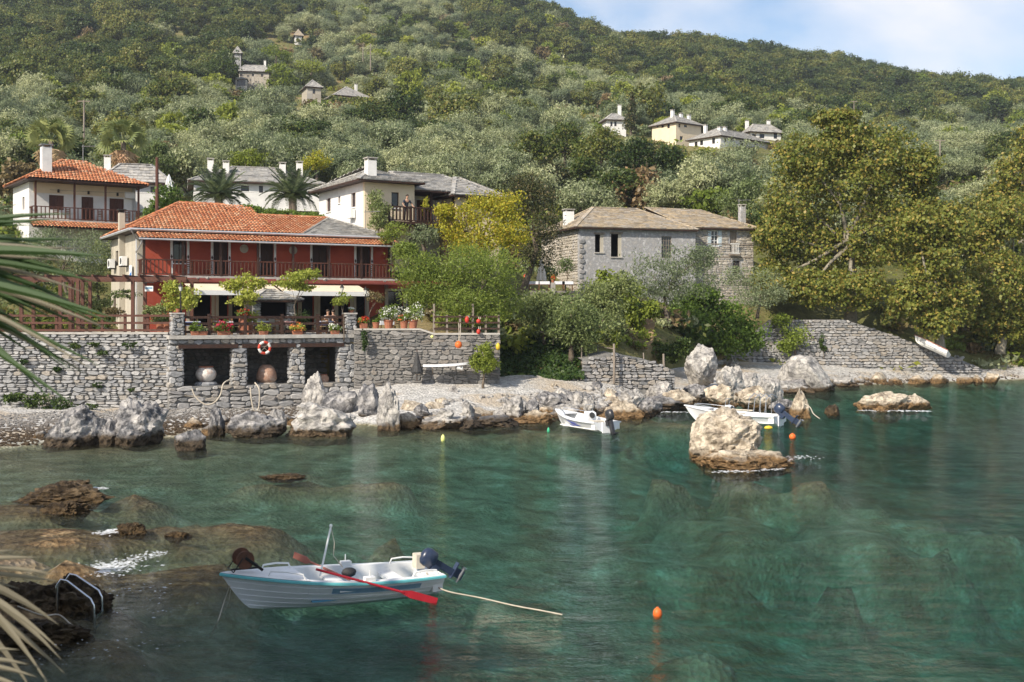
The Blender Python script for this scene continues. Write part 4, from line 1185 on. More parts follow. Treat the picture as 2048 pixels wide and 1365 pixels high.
# ------------------------------------------------------------------ white house with tiled roof, upper left
FA = Fr(66, 88, 35)
hA = FA.root('tiled_house', 'white house with orange tiled roof, brown balcony and tall white chimney', 'house', 9.6)
LA = FA.x(281); fa = 1.3; DA = 7.0
zA = FA.lz(437); eA = FA.lz(357, 0, -.3)
XA = lambda px: FA.x(px, fa)
hol = [(XA(98), XA(128), zA + .85, zA + 2.0), (XA(163), XA(187), zA + .05, zA + 2.0), (XA(219), XA(248), zA + .05, zA + 2.0)]
mb = MB(); wall(mb, Tx(.3, fa), LA - .3, eA - .1, [(a-.3, b-.3, c, d) for a, b, c, d in hol], .3); mb.obj('front_wall', M['plaster_white'], hA)
mb = MB(); wall(mb, Ty(0, fa), DA - fa, eA - .1, [(1.6, 2.3, zA + .9, zA + 1.9)], .3); wall(mb, Tyr(LA, fa), DA - fa, eA - .1, [], .3); wall(mb, Tx(.3, DA - .3), LA - .3, eA - .1, [], .28); mb.obj('side_wall', M['plaster_white'], hA)
window(hA, Ty(0, fa), (1.6, 2.3, zA + .9, zA + 1.9), 'wood_red', cols=1, rows=1)
door(hA, Tx(0, fa), hol[0], 'wood_red', name='shuttered_window'); door(hA, Tx(0, fa), hol[1], 'wood_red'); door(hA, Tx(0, fa), hol[2], 'wood_red')
mb = MB(); mb.box(.3, LA - .3, fa - .06, fa - .004, zA + 2.12, eA - .12); mb.obj('wood_frieze', M['plaster_cream'], hA)
mb = MB(); mb.box(0, LA, 0, fa - .004, zA - .16, zA); mb.obj('balcony_floor', M['concrete'], hA)
railing(hA, (0, .05, zA), (LA, .05, zA), .95, 'wood_red', spacing=.3, bal=.07); railing(hA, (.05, .1, zA), (.05, fa, zA), .95, 'wood_red', spacing=.3, bal=.07)
for px in (71, 149, 211, 277):
    mb = MB(); x = FA.x(px, .05); mb.box(x - .07, x + .07, -.02, .12, zA + .002, eA - .1); mb.obj('balcony_post', M['wood_red'], hA)
mb = MB(); mb.add([(-.3,-1.5,zA-.72),(LA+.2,-1.5,zA-.72),(LA+.2,-.02,zA-.2),(-.3,-.02,zA-.2),(-.3,-1.5,zA-.8),(LA+.2,-1.5,zA-.8),(LA+.2,-.02,zA-.3),(-.3,-.02,zA-.3)], [(0,1,2,3),(7,6,5,4),(4,5,1,0),(5,6,2,1),(6,7,3,2),(7,4,0,3)])
sk = mb.obj('skirt_roof', M['wood_dark'], hA)
mt = MB(); pieces_on(mt, (-.3,-1.52,zA-.72), (LA+.2,-1.52,zA-.72), (LA+.2,-.02,zA-.2), (-.3,-.02,zA-.2), 'tile', .25, .34); t = mt.obj('tiles', M['tile'], sk); t['kind'] = 'stuff'
rzA = FA.lz(323, 3.4, 3.4)
hip_roof(hA, -.6, LA + .5, -.5, DA + .6, eA, (2.9, 3.3, rzA), (LA - 3.6, 3.6, rzA - .25), 'tile', w=.26, l=.36)
chimney(hA, FA.x(92, 1.0), 1.0, eA, FA.lz(295, 1, 1.0), .72, style='metal')
mb = MB(); x = XA(258); mb.box(x - .4, x + .4, fa - .35, fa - .07, zA + 2.05, zA + 2.55); mb.obj('air_conditioner', M['white_paint'], hA)
for px in (116, 176, 234):
    mb = MB(); x = XA(px); mb.box(x - .06, x + .06, fa - .25, fa - .07, zA + 2.2, zA + 2.45); mb.obj('wall_lamp', M['iron'], hA)

# ------------------------------------------------------------------ far and middle houses of one pattern
def simple_house(name, label, px, d, rot, px_r, px_l, base, eave, apex, front='plaster_white', side=None, roof='slate', wf=(), ws=(), ch=(), over=.5, sty='slate', Dmax=12, cat='house', frame='wood_dark', group=None):
    F_ = Fr(px, d, rot); z0 = F_.z(base) - 1.0
    h = F_.root(name, label, cat, z0, group)
    L, D = F_.x(px_r), min(Dmax, max(3.0, F_.y(px_l)))
    e = F_.lz(eave)
    def holes(ws_, fn, dep):
        out = []
        for c, y0, y1, w in ws_:
            a0, a1 = fn(c - w / 2), fn(c + w / 2)
            a0, a1 = min(a0, a1), max(a0, a1)
            x_, y_ = ((a0 + a1) / 2, 0) if dep == 'f' else (0, (a0 + a1) / 2)
            out.append((a0, a1, F_.lz(y1, x_, y_), F_.lz(y0, x_, y_)))
        return out
    hf = holes(wf, lambda p: F_.x(p), 'f'); hs = holes(ws, lambda p: F_.y(p), 's')
    mb = MB(); wall(mb, Tx(0, 0), L, e - .06, hf, .3); mb.obj('front_wall', M[front], h)
    mb = MB(); wall(mb, Ty(0, .3), D - .3, e - .06, [(a - .3, b - .3, c_, d_) for a, b, c_, d_ in hs], .3); wall(mb, Tyr(L, .3), D - .3, e - .06, [], .3); wall(mb, Tx(.3, D - .3), L - .3, e - .06, [], .29); mb.obj('side_wall', M[side or front], h)
    for q in hf: window(h, Tx(0, 0), q, frame, cols=2, rows=1)
    for q in hs: window(h, Ty(0, 0), q, frame, cols=2, rows=1)
    az = F_.lz(apex, L / 2, D / 2)
    if L >= D: r0, r1 = (D * .45, D / 2, az), (L - D * .45, D / 2, az)
    else: r0, r1 = (L / 2, L * .48, az), (L / 2 + .01, D - L * .48, az)
    if L >= D: hip_roof(h, -over, L + over, -over, D + over, e, r0, r1, sty, roof, w=.42, l=.42)
    else:
        c = [(-over,-over,e),(L+over,-over,e),(L+over,D+over,e),(-over,D+over,e)]
        mb = MB(); lo_ = [(p[0], p[1], p[2] - .12) for p in c]
        mb.add(c + lo_ + [r0, r1], [(0,1,5,4),(1,2,6,5),(2,3,7,6),(3,0,4,7),(7,6,5,4),(0,1,8),(1,2,9,8),(2,3,9),(3,0,8,9)])
        ro = mb.obj('roof', M['wood_dark'], h); mt = MB()
        for q in ((c[0], c[1], r0, r0), (c[1], c[2], r1, r0), (c[3], c[0], r0, r1)): pieces_on(mt, *q, sty, .42, .42)
        t = mt.obj('tiles' if sty == 'tile' else 'slates', M[roof], ro); t['kind'] = 'stuff'
        mc = MB()
        for a, b in ((r0, r1), (c[0], r0), (c[1], r0), (c[3], r1), (c[2], r1)): ridge_caps(mc, a, b, sty)
        mc.obj('ridge_capping', M[roof], ro)
    for c_px, y0, y1, ly in ch:
        x = F_.x(c_px, ly); chimney(h, x, ly, F_.lz(y1, x, ly) - .4, F_.lz(y0, x, ly), .55)
    return h, F_
simple_house('slate_house', 'low white house with grey slate roof behind the tiled house', 205, 98, 16, 334, 200, 400, 364, 330, wf=[(306, 374, 386, 10)], ch=[(215, 316, 338, 2.0)], Dmax=8)
hB = None
simple_house('slate_house', 'long white house with grey slate roof and four chimneys behind the palms', 388, 104, 16, 640, 384, 395, 362, 336,
             wf=[(408, 368, 380, 9), (490, 372, 383, 16), (522, 372, 386, 8), (600, 374, 386, 10)], ch=[(421, 322, 342, 2.5), (452, 327, 344, 2.0), (565, 330, 350, 2.5), (599, 328, 350, 2.0)], Dmax=8)
# ------------------------------------------------------------------ cream house with balcony, centre
FD = Fr(729, 80, 30)
hD = FD.root('cream_house', 'cream and white house with slate roofs and brown balcony where a person stands', 'house', 8.6)
eD = FD.lz(361); zD = FD.lz(446, 2, 0); DD = 8.6
x1 = FD.x(829); x2 = FD.x(912, .3); x3 = FD.x(984, .3)
hf = [(FD.x(783), FD.x(798), FD.lz(416, 2.2), FD.lz(385, 2.2))]
mb = MB(); wall(mb, Tx(0, 0), x1, eD - .06, hf, .3); mb.obj('front_wall', M['plaster_cream'], hD)
hs = []
for c, y0, y1, w in ((657, 397, 424, 8), (678.5, 393, 407, 4), (706.5, 386, 415, 9)):
    a = FD.y(c + w / 2); b = FD.y(c - w / 2); hs.append((a, b, FD.lz(y1, 0, (a+b)/2), FD.lz(y0, 0, (a+b)/2)))
mb = MB(); wall(mb, Ty(0, .3), DD, eD - .06, [(a-.3, b-.3, c, d) for a, b, c, d in hs], .3); wall(mb, Tyr(x1, .3), 3.0, eD - .06, [], .29); wall(mb, Tx(.3, DD), x1, eD - .06, [], .29); mb.obj('side_wall', M['plaster_white'], hD)
for q in hs: window(hD, Ty(0, 0), q, 'wood_red', 'pane', cols=2, rows=1, sill='white_paint')
o = window(hD, Tx(0, 0), hf[0], 'wood_dark', cols=1, rows=1, sill='white_paint')
# recessed porch wing
rec = 3.0
hr = [(FD.x(833, rec), FD.x(866, rec), zD + .05, zD + 2.05)]
mb = MB(); wall(mb, Tx(0, rec), x2, eD - .25, hr, .3, a0=x1); mb.obj('porch_wall', M['plaster_white'], hD)
door(hD, Tx(0, rec), hr[0], 'wood_red')
h3 = []
for c, y0, y1, w in ((940, 397, 415, 13), (959.5, 398, 416, 13), (979, 398, 414, 10)):
    a, b = FD.x(c - w / 2, .3), FD.x(c + w / 2, .3); h3.append((a, b, FD.lz(y1, a, .3), FD.lz(y0, a, .3)))
h3 = [h for h in h3 if h[1] < x3 + 1]; x3 = h3[-1][1] + .6
mb = MB(); wall(mb, Tx(0, .3), x3, eD - .75, h3, .3, a0=x2); wall(mb, Ty(x2, .6), rec, eD - .75, [], .28); wall(mb, Tyr(x3, .6), 6, eD - .75, [], .28); mb.obj('wing_wall', M['plaster_cream'], hD)
for q in h3: window(hD, Tx(0, .3), q, 'wood_red', cols=2, rows=1)
mb = MB(); mb.box(FD.x(776, -1.6), x2, -1.6, -.005, zD - .18, zD); mb.box(x1, x2, 0, rec - .005, zD - .18, zD); mb.obj('balcony_floor', M['wood_dark'], hD)
xb0 = FD.x(779, -1.55)
railing(hD, (xb0, -1.55, zD), (x2, -1.55, zD), 1.0, 'wood_dark', spacing=.26, bal=.09, rail=.09); railing(hD, (xb0, -1.5, zD), (xb0, -.05, zD), 1.0, 'wood_dark', spacing=.26, bal=.09, rail=.09)
for x in (xb0, FD.x(822, -1.5), FD.x(850, -1.5), FD.x(893, -1.5)):
    mb = MB(); mb.box(x - .08, x + .08, -1.52, -1.36, 0, zD + 1.08); mb.obj('balcony_post', M['wood_dark'], hD)
for px in (862, 905):
    mb = MB(); x = FD.x(px, .6); mb.box(x - .08, x + .08, .52, .68, zD, eD - .42); mb.obj('porch_post', M['wood_dark'], hD)
pk = FD.lz(343, 2.4, 4)
hip_roof(hD, -.75, x1 + .5, -.75, DD + .6, eD, (x1 * .5, 3.6, pk), (x1 * .5 + .02, 5.2, pk), 'slate', w=.42, l=.4)
# long rear roof with porch eave, then the wing's hip
z2 = FD.lz(350, x2, 4.6)
hip_roof(hD, x1 - .4, x2 + 3, .1, 8.4, eD - .42, (x1 + .2, 4.6, z2), (x2 + 1.0, 4.6, z2), 'slate', w=.42, l=.4)
hip_roof(hD, x2 - .6, x3 + .6, -.35, 8.3, eD - .66, (x2 + 1.6, 3.6, z2 - .25), (x3 - 1.6, 3.6, z2 - .25), 'slate', w=.42, l=.4)
chimney(hD, FD.x(741, 1.0), 1.0, eD, FD.lz(322, .8, 1.0), .66)
mb = MB(); y = FD.y(702, -.2); z = FD.lz(437, 0, y); mb.box(-.42, -.06, y - .45, y + .45, z, z + .62); mb.obj('air_conditioner', M['white_paint'], hD)
mb = MB(); x = FD.x(888, rec - .4); mb.box(x - .4, x + .4, rec - .4, rec - .06, eD - 1.0, eD - .55); mb.obj('air_conditioner', M['white_paint'], hD)
# ------------------------------------------------------------------ old grey house
FE = Fr(1159, 96, 18)
hE = FE.root('old_stone_house', 'large old grey stone house with lichened slate roof and empty dark windows', 'house', 6.4)
LE = FE.x(1391); eE = FE.lz(455); DE = 9.0
def hx(c0, c1, y0, y1, ly=0): a, b = FE.x(c0, ly), FE.x(c1, ly); return (a, b, FE.lz(y1, a, ly), FE.lz(y0, a, ly))
hw = [hx(1190, 1207, 469, 505), hx(1222, 1243, 468, 514), hx(1323, 1343, 473, 517), hx(1198, 1213, 558, 576)]
mb = MB(); wall(mb, Tx(0, 0), LE, eE - .05, hw, .5); mb.obj('front_wall', M['plaster_grey'], hE)
mb = MB(); wall(mb, Ty(0, .5), DE, eE - .05, [], .5); wall(mb, Tx(.5, DE), LE, eE - .05, [], .4); mb.obj('side_wall', M['stone_tan'], hE)
core = [c for c in courses(DE - .4, eE - .1, .5, .24)]
lay_stones(hE, Ty(-.01, .4), core, 'stone_tan', proud=.05, joined=True)
window(hE, Tx(0, 0), hw[2], 'wood_grey', cols=4, rows=5, fw=.05, rec=.06)
for q in (hw[0], hw[1]):
    mb = MB(); tbox(mb, Tx(0, 0), q[1] - .28, q[1] - .001, .05, .12, q[2], q[3]); mb.obj('open_shutter', M['plaster_beige'], hE)
    mb = MB(); tbox(mb, Tx(0, 0), q[0] - .1, q[1] + .1, -.06, -.003, q[3], q[3] + .16); mb.obj('window_lintel', M['wood_grey'], hE)
    mb = MB(); tbox(mb, Tx(0, 0), q[0] - .06, q[1] + .06, -.1, .1, q[2] - .09, q[2] - .002); mb.obj('sill', M['concrete'], hE)
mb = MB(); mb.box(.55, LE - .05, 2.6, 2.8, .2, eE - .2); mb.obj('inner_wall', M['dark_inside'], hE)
# corner stones
for i in range(12):
    w = .5 if i % 2 else .3
    link('corner_stone', random.choice(stone_meshes('stone')), hE, (w / 2, -.02, .6 + i * .42), (0, 0, 0), (w, .16, .38))
rE = FE.lz(417, 4, 4.5)
hip_roof(hE, -.55, LE + .1, -.45, DE + .5, eE, (3.0, 4.4, rE), (LE - 3.6, 4.4, rE), 'slate', 'slate_tan', w=.45, l=.32)
# right part, stone faced, a little back
lyE = .9
LE2 = FE.x(1507, lyE); eE2 = FE.lz(457, LE, lyE) + .05
hq = [hx(1422, 1436, 461, 492, lyE), hx(1460, 1474, 462, 509, lyE), hx(1465, 1480, 522, 547, lyE)]
mb = MB(); wall(mb, Tx(0, lyE), LE2, eE2 - .05, hq, .45, a0=LE + .02); wall(mb, Tyr(LE2, lyE + .45), DE - 1.5, eE2 - .05, [], .4); mb.obj('wing_wall', M['plaster_grey'], hE)
st = courses(LE2 - LE, eE2 - .1, .48, .22, lambda x, z: not any(q[0] - .12 < x + LE < q[1] + .12 and q[2] - .1 < z < q[3] + .1 for q in hq))
lay_stones(hE, Tx(LE, lyE), st, 'stone_tan', proud=.045, joined=True)
M['shutter_blue'] = mk('pale_blue_paint', (0.50, 0.58, 0.62), (0.42, 0.50, 0.54), 3, 0.7)
window(hE, Tx(0, lyE), hq[0], 'white_paint', cols=2, rows=3, fw=.07, rec=.04, sill='white_paint', shutter='shutter_blue')
door(hE, Tx(0, lyE), hq[1], 'wood_grey'); window(hE, Tx(0, lyE), hq[2], 'wood_dark', cols=3, rows=3, rec=.08)
railing(hE, (hq[1][0] - .1, lyE - .3, hq[1][2]), (hq[1][1] + .1, lyE - .3, hq[1][2]), .9, 'white_paint', spacing=.13, bal=.035)
mb = MB(); mb.box(hq[1][0] - .15, hq[1][1] + .15, lyE - .35, lyE - .06, hq[1][2] - .12, hq[1][2]); mb.obj('balcony_slab', M['wood_grey'], hE)
for zt_ in (hq[2][3] + .25, hq[2][3] + 1.4):
    mb = MB(); mb.box(LE + .1, LE2 - .1, lyE - .07, lyE - .055, zt_, zt_ + .09); mb.obj('tie_beam', M['wood_grey'], hE)
rE2 = FE.lz(418, LE, 5)
hip_roof(hE, LE - .5, LE2 + .6, lyE - .5, DE + .9, eE2, (LE - 2.4, 5.0, rE2), (LE2 - 3.2, 5.0, rE2 - .1), 'slate', 'slate_tan', w=.45, l=.32)
cyE = FE.y(1137, .5); chimney(hE, .5, cyE, eE - .3, FE.lz(424, .5, cyE), .75, 'plaster_white'); chimney(hE, FE.x(1484, 2), 2.0, eE2, FE.lz(414, LE2 - 1, 2), .5, 'plaster_grey')
# ------------------------------------------------------------------ houses up the hill
simple_house('hill_house', 'two-storey stone house with slate roof up the wooded slope', 478, 296, 8, 538, 470, 184, 143, 131, 'stone_tan', 'stone_tan', wf=[(482, 148, 153, 4), (506, 148, 153, 4), (524, 148, 154, 4), (507, 172, 181, 7), (525, 172, 183, 7)], ch=[(530, 123, 142, 3)])
simple_house('hill_annex', 'low annex with a dark arched opening beside the stone hill house', 471, 292, 8, 494, 468, 192, 158, 155, 'concrete', 'concrete', wf=[(482, 160, 172, 17)], over=.15, Dmax=4)
simple_house('stone_tower_house', 'narrow stone tower house with small hipped slate roof on the slope', 614, 268, 22, 642, 602, 214, 174, 163, 'stone_tan', 'stone_tan', wf=[(628, 179, 188, 5), (627, 200, 213, 6)], Dmax=6)
simple_house('hill_house', 'stone house with wide slate roof right of the narrow tower house', 672, 272, 28, 736, 648, 205, 191, 175, 'plaster_cream', 'stone_tan', wf=[(690, 194, 200, 6)], ws=[(660, 191, 198, 5)], ch=[(712, 170, 186, 3)], over=.7)
simple_house('hill_hut', 'tiny pale house with orange tiled roof near the dark wood', 590, 395, 15, 604, 576, 84, 72, 66, 'plaster_white', roof='slate_tan', sty='tile', wf=[(596, 75, 79, 3)], ws=[(582, 75, 79, 3)])
simple_house('hill_hut', 'small grey tower half hidden behind the round dark tree', 469, 310, 15, 482, 466, 128, 107, 102, 'plaster_grey', 'stone_tan', over=.4)
simple_house('white_house', 'small white house with tall chimney left of the cypress', 1214, 214, 12, 1252, 1204, 264, 240, 228, wf=[(1223, 244, 253, 4.5), (1231, 243, 253, 5)], ch=[(1239, 212, 234, 2.5)], Dmax=7)
simple_house('white_house', 'cream three-storey house with three chimneys above the dark trees', 1352, 210, 38, 1402, 1304, 296, 245, 232, 'plaster_cream', 'plaster_cream', wf=[(1359, 248, 255, 3.5), (1371, 250, 255, 6), (1363, 273, 283, 6)], ws=[(1337, 246, 257, 5), (1325, 247, 256, 5), (1315, 249, 255, 4)], ch=[(1345, 222, 236, 3), (1362, 229, 240, 2.5), (1378, 232, 244, 3)])
simple_house('white_house', 'long low white house with slate roof, lowest of the white group', 1441, 202, 40, 1538, 1378, 302, 272, 262, wf=[(1451, 277, 286, 4), (1463, 278, 285, 3), (1483, 283, 293, 7), (1492, 284, 290, 5), (1511, 286, 292, 4)], ws=[(1427, 276, 288, 6), (1403, 281, 291, 6), (1392, 284, 293, 6)], ch=[(1411, 252, 272, 5), (1439, 256, 266, 2.5), (1450, 256, 266, 3)], Dmax=14)
simple_house('white_house', 'white house with hipped slate roof behind the low white house', 1501, 222, 16, 1562, 1494, 286, 264, 250, wf=[(1508, 268, 275, 8), (1524, 268, 277, 10), (1551, 267, 278, 7)], ch=[(1494, 243, 266, 3), (1537, 243, 260, 2.5)], Dmax=9)
simple_house('white_house', 'white house mostly hidden behind the top of the plane tree', 1600, 236, 16, 1660, 1590, 290, 257, 243, wf=[(1610, 262, 270, 6)], ch=[(1587, 239, 262, 3), (1631, 229, 250, 3)], Dmax=9)
simple_house('hill_hut', 'tiny white house with red roof on the far right slope', 1988, 392, 10, 2006, 1984, 252, 241, 236, 'plaster_white', roof='tile', sty='tile', wf=[(1996, 243, 248, 4)])
# ------------------------------------------------------------------ trees and shrubs near the houses
def shrub(name, label, cat, d, lobes, mat, per, size, base, tr=.12, group=None, limbs=6, bark='bark', aspect=.6, clump=.22, nbias=.35, zb=None, nclump=None, trunk=True, shell=.5, along=None, abias=0.0, deep=1.0):
    b = P(base[0], base[1], d)
    z0 = b.z if zb is None else zb
    root = thing(name, label, cat, (b.x, b.y, z0), group=group)
    L = []
    for q in lobes:
        px, py, rx, ry = q[:4]; dd = d + (q[4] if len(q) > 4 else random.uniform(-.5, .5) * rx * d / FOC)
        p = P(px, py, dd); k = dd / FOC
        L.append((p.x - b.x, p.y - b.y, p.z - z0, rx * k, (rx + ry) * .5 * k * deep, ry * k))
    link('crown', crown_mesh(name + '_crown', L, per, size, M[mat], aspect=aspect, clump=clump, nbias=nbias, shell=shell, along=along, abias=abias, nclump=nclump), root)
    if trunk:
        top = Vector((sum(l_[0] for l_ in L) / len(L), sum(l_[1] for l_ in L) / len(L), sum(l_[2] for l_ in L) / len(L)))
        link('trunk', trunk_mesh(name + '_trunk', (0, 0, 0), top * .8, tr, [l_[:3] for l_ in sorted(L, key=lambda q: -q[3])[:limbs]], M[bark]), root)
    return root
pl = dict(aspect=.8, clump=.135, nbias=.5, bark='bark_pale', nclump=145)
shrub('plane_tree', 'great golden-green plane tree right of the old stone house', 'tree', 100,
      [(1672,240,45,22),(1690,280,60,42),(1610,315,72,52),(1765,315,85,60),(1590,400,72,65),(1690,380,85,70),(1795,400,80,75),(1560,470,50,52),(1640,490,80,65),(1745,490,80,65),(1845,335,36,42),(1545,560,45,42),(1620,575,75,42),(1715,580,70,42,-3),(1850,420,40,50)],
      'plane', 3900, .27, (1700, 645), .5, limbs=12, **pl)
shrub('plane_tree', 'golden-green plane tree with low branches over the beached boat', 'tree', 96,
      [(1835,455,50,48),(1870,520,60,55),(1830,595,62,42),(1905,600,50,55),(1870,645,42,30),(1905,450,45,50)], 'plane', 3700, .27, (1880, 690), .35, **pl)
shrub('plane_tree', 'broad plane tree at the right edge above the pebble beach', 'tree', 104,
      [(1955,470,55,52),(2025,440,65,55),(1995,560,70,70),(2052,590,60,75),(2030,655,55,32),(1985,640,50,40)], 'plane', 3700, .28, (2000, 700), .4, **pl)
shrub('plane_tree', 'plane tree cut by the right edge higher up the slope', 'tree', 118,
      [(2028,345,45,45),(2066,300,48,55),(2000,392,42,30),(2070,390,60,50)], 'plane', 2000, .3, (2045, 480), .35, **pl)
shrub('dark_bush', 'dark green shaded bush between the two right plane trees', 'bush', 107, [(1925,500,50,75),(1945,610,60,70),(1780,628,60,26),(1880,675,55,28),(1960,680,60,24),(2030,690,50,20)], 'broad', 1500, .32, (1925, 700), .2)
shrub('acacia_tree', 'bright yellow-green tree in front of the cream house', 'tree', 77,
      [(905,455,36,40),(955,420,40,32),(1010,415,42,36),(1022,465,38,40),(940,488,45,32),(985,470,48,42),(890,425,20,18)], 'yellow', 2000, .17, (970, 560), .2, clump=.18, aspect=.6)
shrub('evergreen_tree', 'tall dark evergreen tree behind the yellow-green tree', 'tree', 82,
      [(1045,370,40,30),(1075,400,38,40),(1092,450,34,42),(1075,505,42,38),(1035,420,30,30)], 'darkleaf', 1800, .2, (1048, 575), .22, aspect=.4)
shrub('pepper_tree', 'feathery light green tree over the terrace end and its wooden fence', 'tree', 69,
      [(825,535,45,38),(880,555,62,44),(935,525,55,40),(990,540,55,40),(845,590,45,28),(920,600,62,38),(995,600,50,38),(950,635,52,20),(810,500,22,16)], 'feather', 3200, .19, (985, 768), .22, aspect=.28, clump=.22, along=(0, 0, -1), abias=.4)
shrub('mulberry_tree', 'grey-green leafy tree under the umbrella terrace, left of three', 'tree', 73, [(1060,615,40,32),(1085,640,42,38),(1100,605,42,26)], 'mulberry', 1700, .2, (1095, 712), .14, aspect=.5)
shrub('mulberry_tree', 'grey-green leafy tree leaning over the bank fence, middle of three', 'tree', 71, [(1140,625,45,36),(1172,650,48,44),(1160,682,34,22),(1125,660,30,25)], 'mulberry', 1700, .2, (1143, 712), .16, aspect=.5)
shrub('mulberry_tree', 'grey-green leafy tree beside the earth path, right of three', 'tree', 75, [(1210,608,40,36),(1225,645,30,38),(1190,590,38,28),(1245,570,28,22)], 'mulberry', 1600, .2, (1205, 700), .14, aspect=.5)
shrub('olive_bush', 'large silvery olive bush in front of the grey house', 'olive tree', 85,
      [(1300,545,55,44),(1352,530,48,38),(1388,560,50,36),(1290,592,48,28),(1405,515,32,28),(1340,585,45,30)], 'olive', 1700, .2, (1335, 640), .16, aspect=.35, along=(0, 0, 1), abias=.5)
shrub('olive_bush', 'wide brownish-green bush below the right wing of the grey house', 'bush', 95, [(1520,568,50,32),(1478,558,35,26),(1555,590,28,20),(1500,600,45,22)], 'olive', 1500, .19, (1515, 628), .12, aspect=.35)
shrub('fig_tree', 'bright green fig bush above the tall square rock', 'bush', 91,
      [(1385,650,48,40),(1440,635,55,40),(1485,672,46,34),(1432,690,58,26),(1378,612,34,26),(1405,590,30,20)], 'fig', 2400, .24, (1430, 722), .14, aspect=.8)
shrub('fig_tree', 'yellow-green fig shrub beside the earth path', 'bush', 80, [(1268,640,22,30),(1255,590,28,32),(1215,565,22,26),(1300,618,22,18)], 'bright', 900, .22, (1262, 690), .08, aspect=.8)
shrub('wall_bush', 'green bush hanging on the right stone wall', 'bush', 96, [(1592,668,30,26),(1575,690,22,18),(1560,640,22,14)], 'fig', 800, .2, (1590, 700), .07)
shrub('wall_tuft', 'narrow plant tuft on the right stone wall', 'plant', 96.5, [(1648,690,7,18)], 'ivy', 260, .2, (1648, 712), .03)
shrub('lemon_bush', 'small yellow-green bush at the foot of the dark stone wall', 'bush', 65.5, [(968,708,19,22),(975,730,20,18),(955,725,14,16)], 'bright', 900, .16, (966, 770), .07, aspect=.6)
for i, (px, py, rx, ry, d, m) in enumerate([(1060,300,52,46,146,'broad'),(1128,285,55,46,148,'broad'),(1200,300,58,52,142,'broad'),(1272,322,62,52,138,'broad'),(1335,332,44,46,138,'broad'),(1092,352,52,36,134,'darkleaf'),(1235,368,62,34,132,'broad'),(1162,348,50,38,136,'broad')]):
    shrub('oak_tree', ['leftmost', 'second', 'third', 'large middle', 'rightmost', 'low left', 'low right', 'low middle'][i] + ' dark green oak in the dense clump below the white houses', 'tree', d,
          [(px, py, rx * .75, ry * .75), (px - rx * .5, py + ry * .25, rx * .5, ry * .5), (px + rx * .5, py + ry * .2, rx * .5, ry * .55), (px + rx * .1, py - ry * .45, rx * .5, ry * .45)], m, 900, .36, (px, py + ry + 30), .25, 'dark oaks below the white houses', clump=.22)
shrub('olive_bush', 'feathery pale olive bush below the tiled white house', 'olive tree', 79, [(130,505,48,44),(180,492,42,38),(92,482,34,30),(60,510,38,38),(160,540,48,30)], 'olive', 1700, .17, (140, 605), .12, aspect=.3, along=(0, 0, 1), abias=.6)
shrub('olive_bush', 'dark shaded bush left of the restaurant side wall', 'bush', 83, [(205,510,22,40),(195,560,30,30)], 'mulberry', 900, .18, (200, 610), .1)
shrub('citrus_bush', 'glossy bright green bush beside the wooden power pole', 'bush', 86, [(335,392,28,24),(322,412,24,18),(365,412,24,14),(310,425,22,12)], 'fig', 800, .2, (338, 450), .08)
shrub('laurel_bush', 'tall green bush behind the slate house by the power pole', 'tree', 114, [(300,312,30,28),(335,330,26,22),(320,295,16,16)], 'mulberry', 800, .27, (315, 370), .15)
shrub('laurel_bush', 'yellow-green round tree behind the long slate house', 'tree', 116, [(635,320,28,20),(618,330,18,12)], 'yellow', 800, .25, (634, 355), .12)
shrub('laurel_bush', 'light green low tree behind the long slate house chimneys', 'tree', 118, [(500,316,34,16),(480,322,20,10)], 'bright', 800, .26, (498, 350), .12)
shrub('laurel_bush', 'green round tree between the grey house and the plane tree', 'tree', 112, [(1470,395,36,28),(1500,375,28,24),(1488,420,38,22)], 'mulberry', 1000, .26, (1480, 460), .15)
shrub('hedge', 'bright green hedge behind the restaurant roof', 'hedge', 87, [(540,428,26,12),(580,432,28,12),(625,435,28,12),(505,420,20,10)], 'fig', 700, .17, (580, 450), .06, trunk=False)
shrub('climbing_plant', 'dark climbing shrub on the corner of the cream house', 'plant', 78.5, [(750,400,16,22),(762,425,20,24),(755,445,18,16)], 'mulberry', 900, .15, (757, 462), .06)
shrub('olive_bush', 'grey-green olive bush under the cream house balcony, right of the chimney pipe', 'olive tree', 76.5, [(850,468,30,20),(835,480,22,14)], 'olive', 1000, .16, (848, 498), .08, aspect=.35)
shrub('olive_bush', 'green shrub below the corner of the cream house', 'bush', 77, [(790,462,28,20),(775,475,20,14)], 'feather', 900, .16, (788, 492), .07, aspect=.35)
shrub('balcony_plant', 'yellow potted bush on the cream house balcony', 'plant', 81, [(851,408,10,16)], 'yellow', 300, .13, (851, 436), .03)
shrub('topiary_tree', 'small round-headed tree on the umbrella terrace', 'tree', 93, [(1131,530,16,15)], 'mulberry', 700, .15, (1131, 572), .05)
shrub('terrace_bush', 'dark green shrub behind the closed umbrella', 'bush', 94, [(1100,545,20,20)], 'ivy', 600, .17, (1100, 568), .05)
shrub('cypress_tree', 'dark narrow cypress between the white hill houses', 'cypress', 205, [(1264,198,6,14),(1263,216,9,16),(1262,236,12,16),(1261,252,14,14)], 'darkleaf', 420, .4, (1262, 268), .2)
shrub('cypress_tree', 'thin dark cypress above the narrow tower house', 'cypress', 296, [(688,128,3.5,12),(688,146,4.5,14)], 'darkleaf', 240, .4, (688, 162), .15)
shrub('round_tree', 'round dark green tree beside the stone hill house', 'tree', 288, [(444,118,26,24),(430,132,20,18),(460,132,20,18)], 'ivy', 700, .55, (442, 158), .3)
shrub('hill_bush', 'lime green bushes above the tower house, right clump', 'tree', 300, [(618,128,24,14),(638,135,16,12)], 'bright', 500, .5, (622, 148), .2)
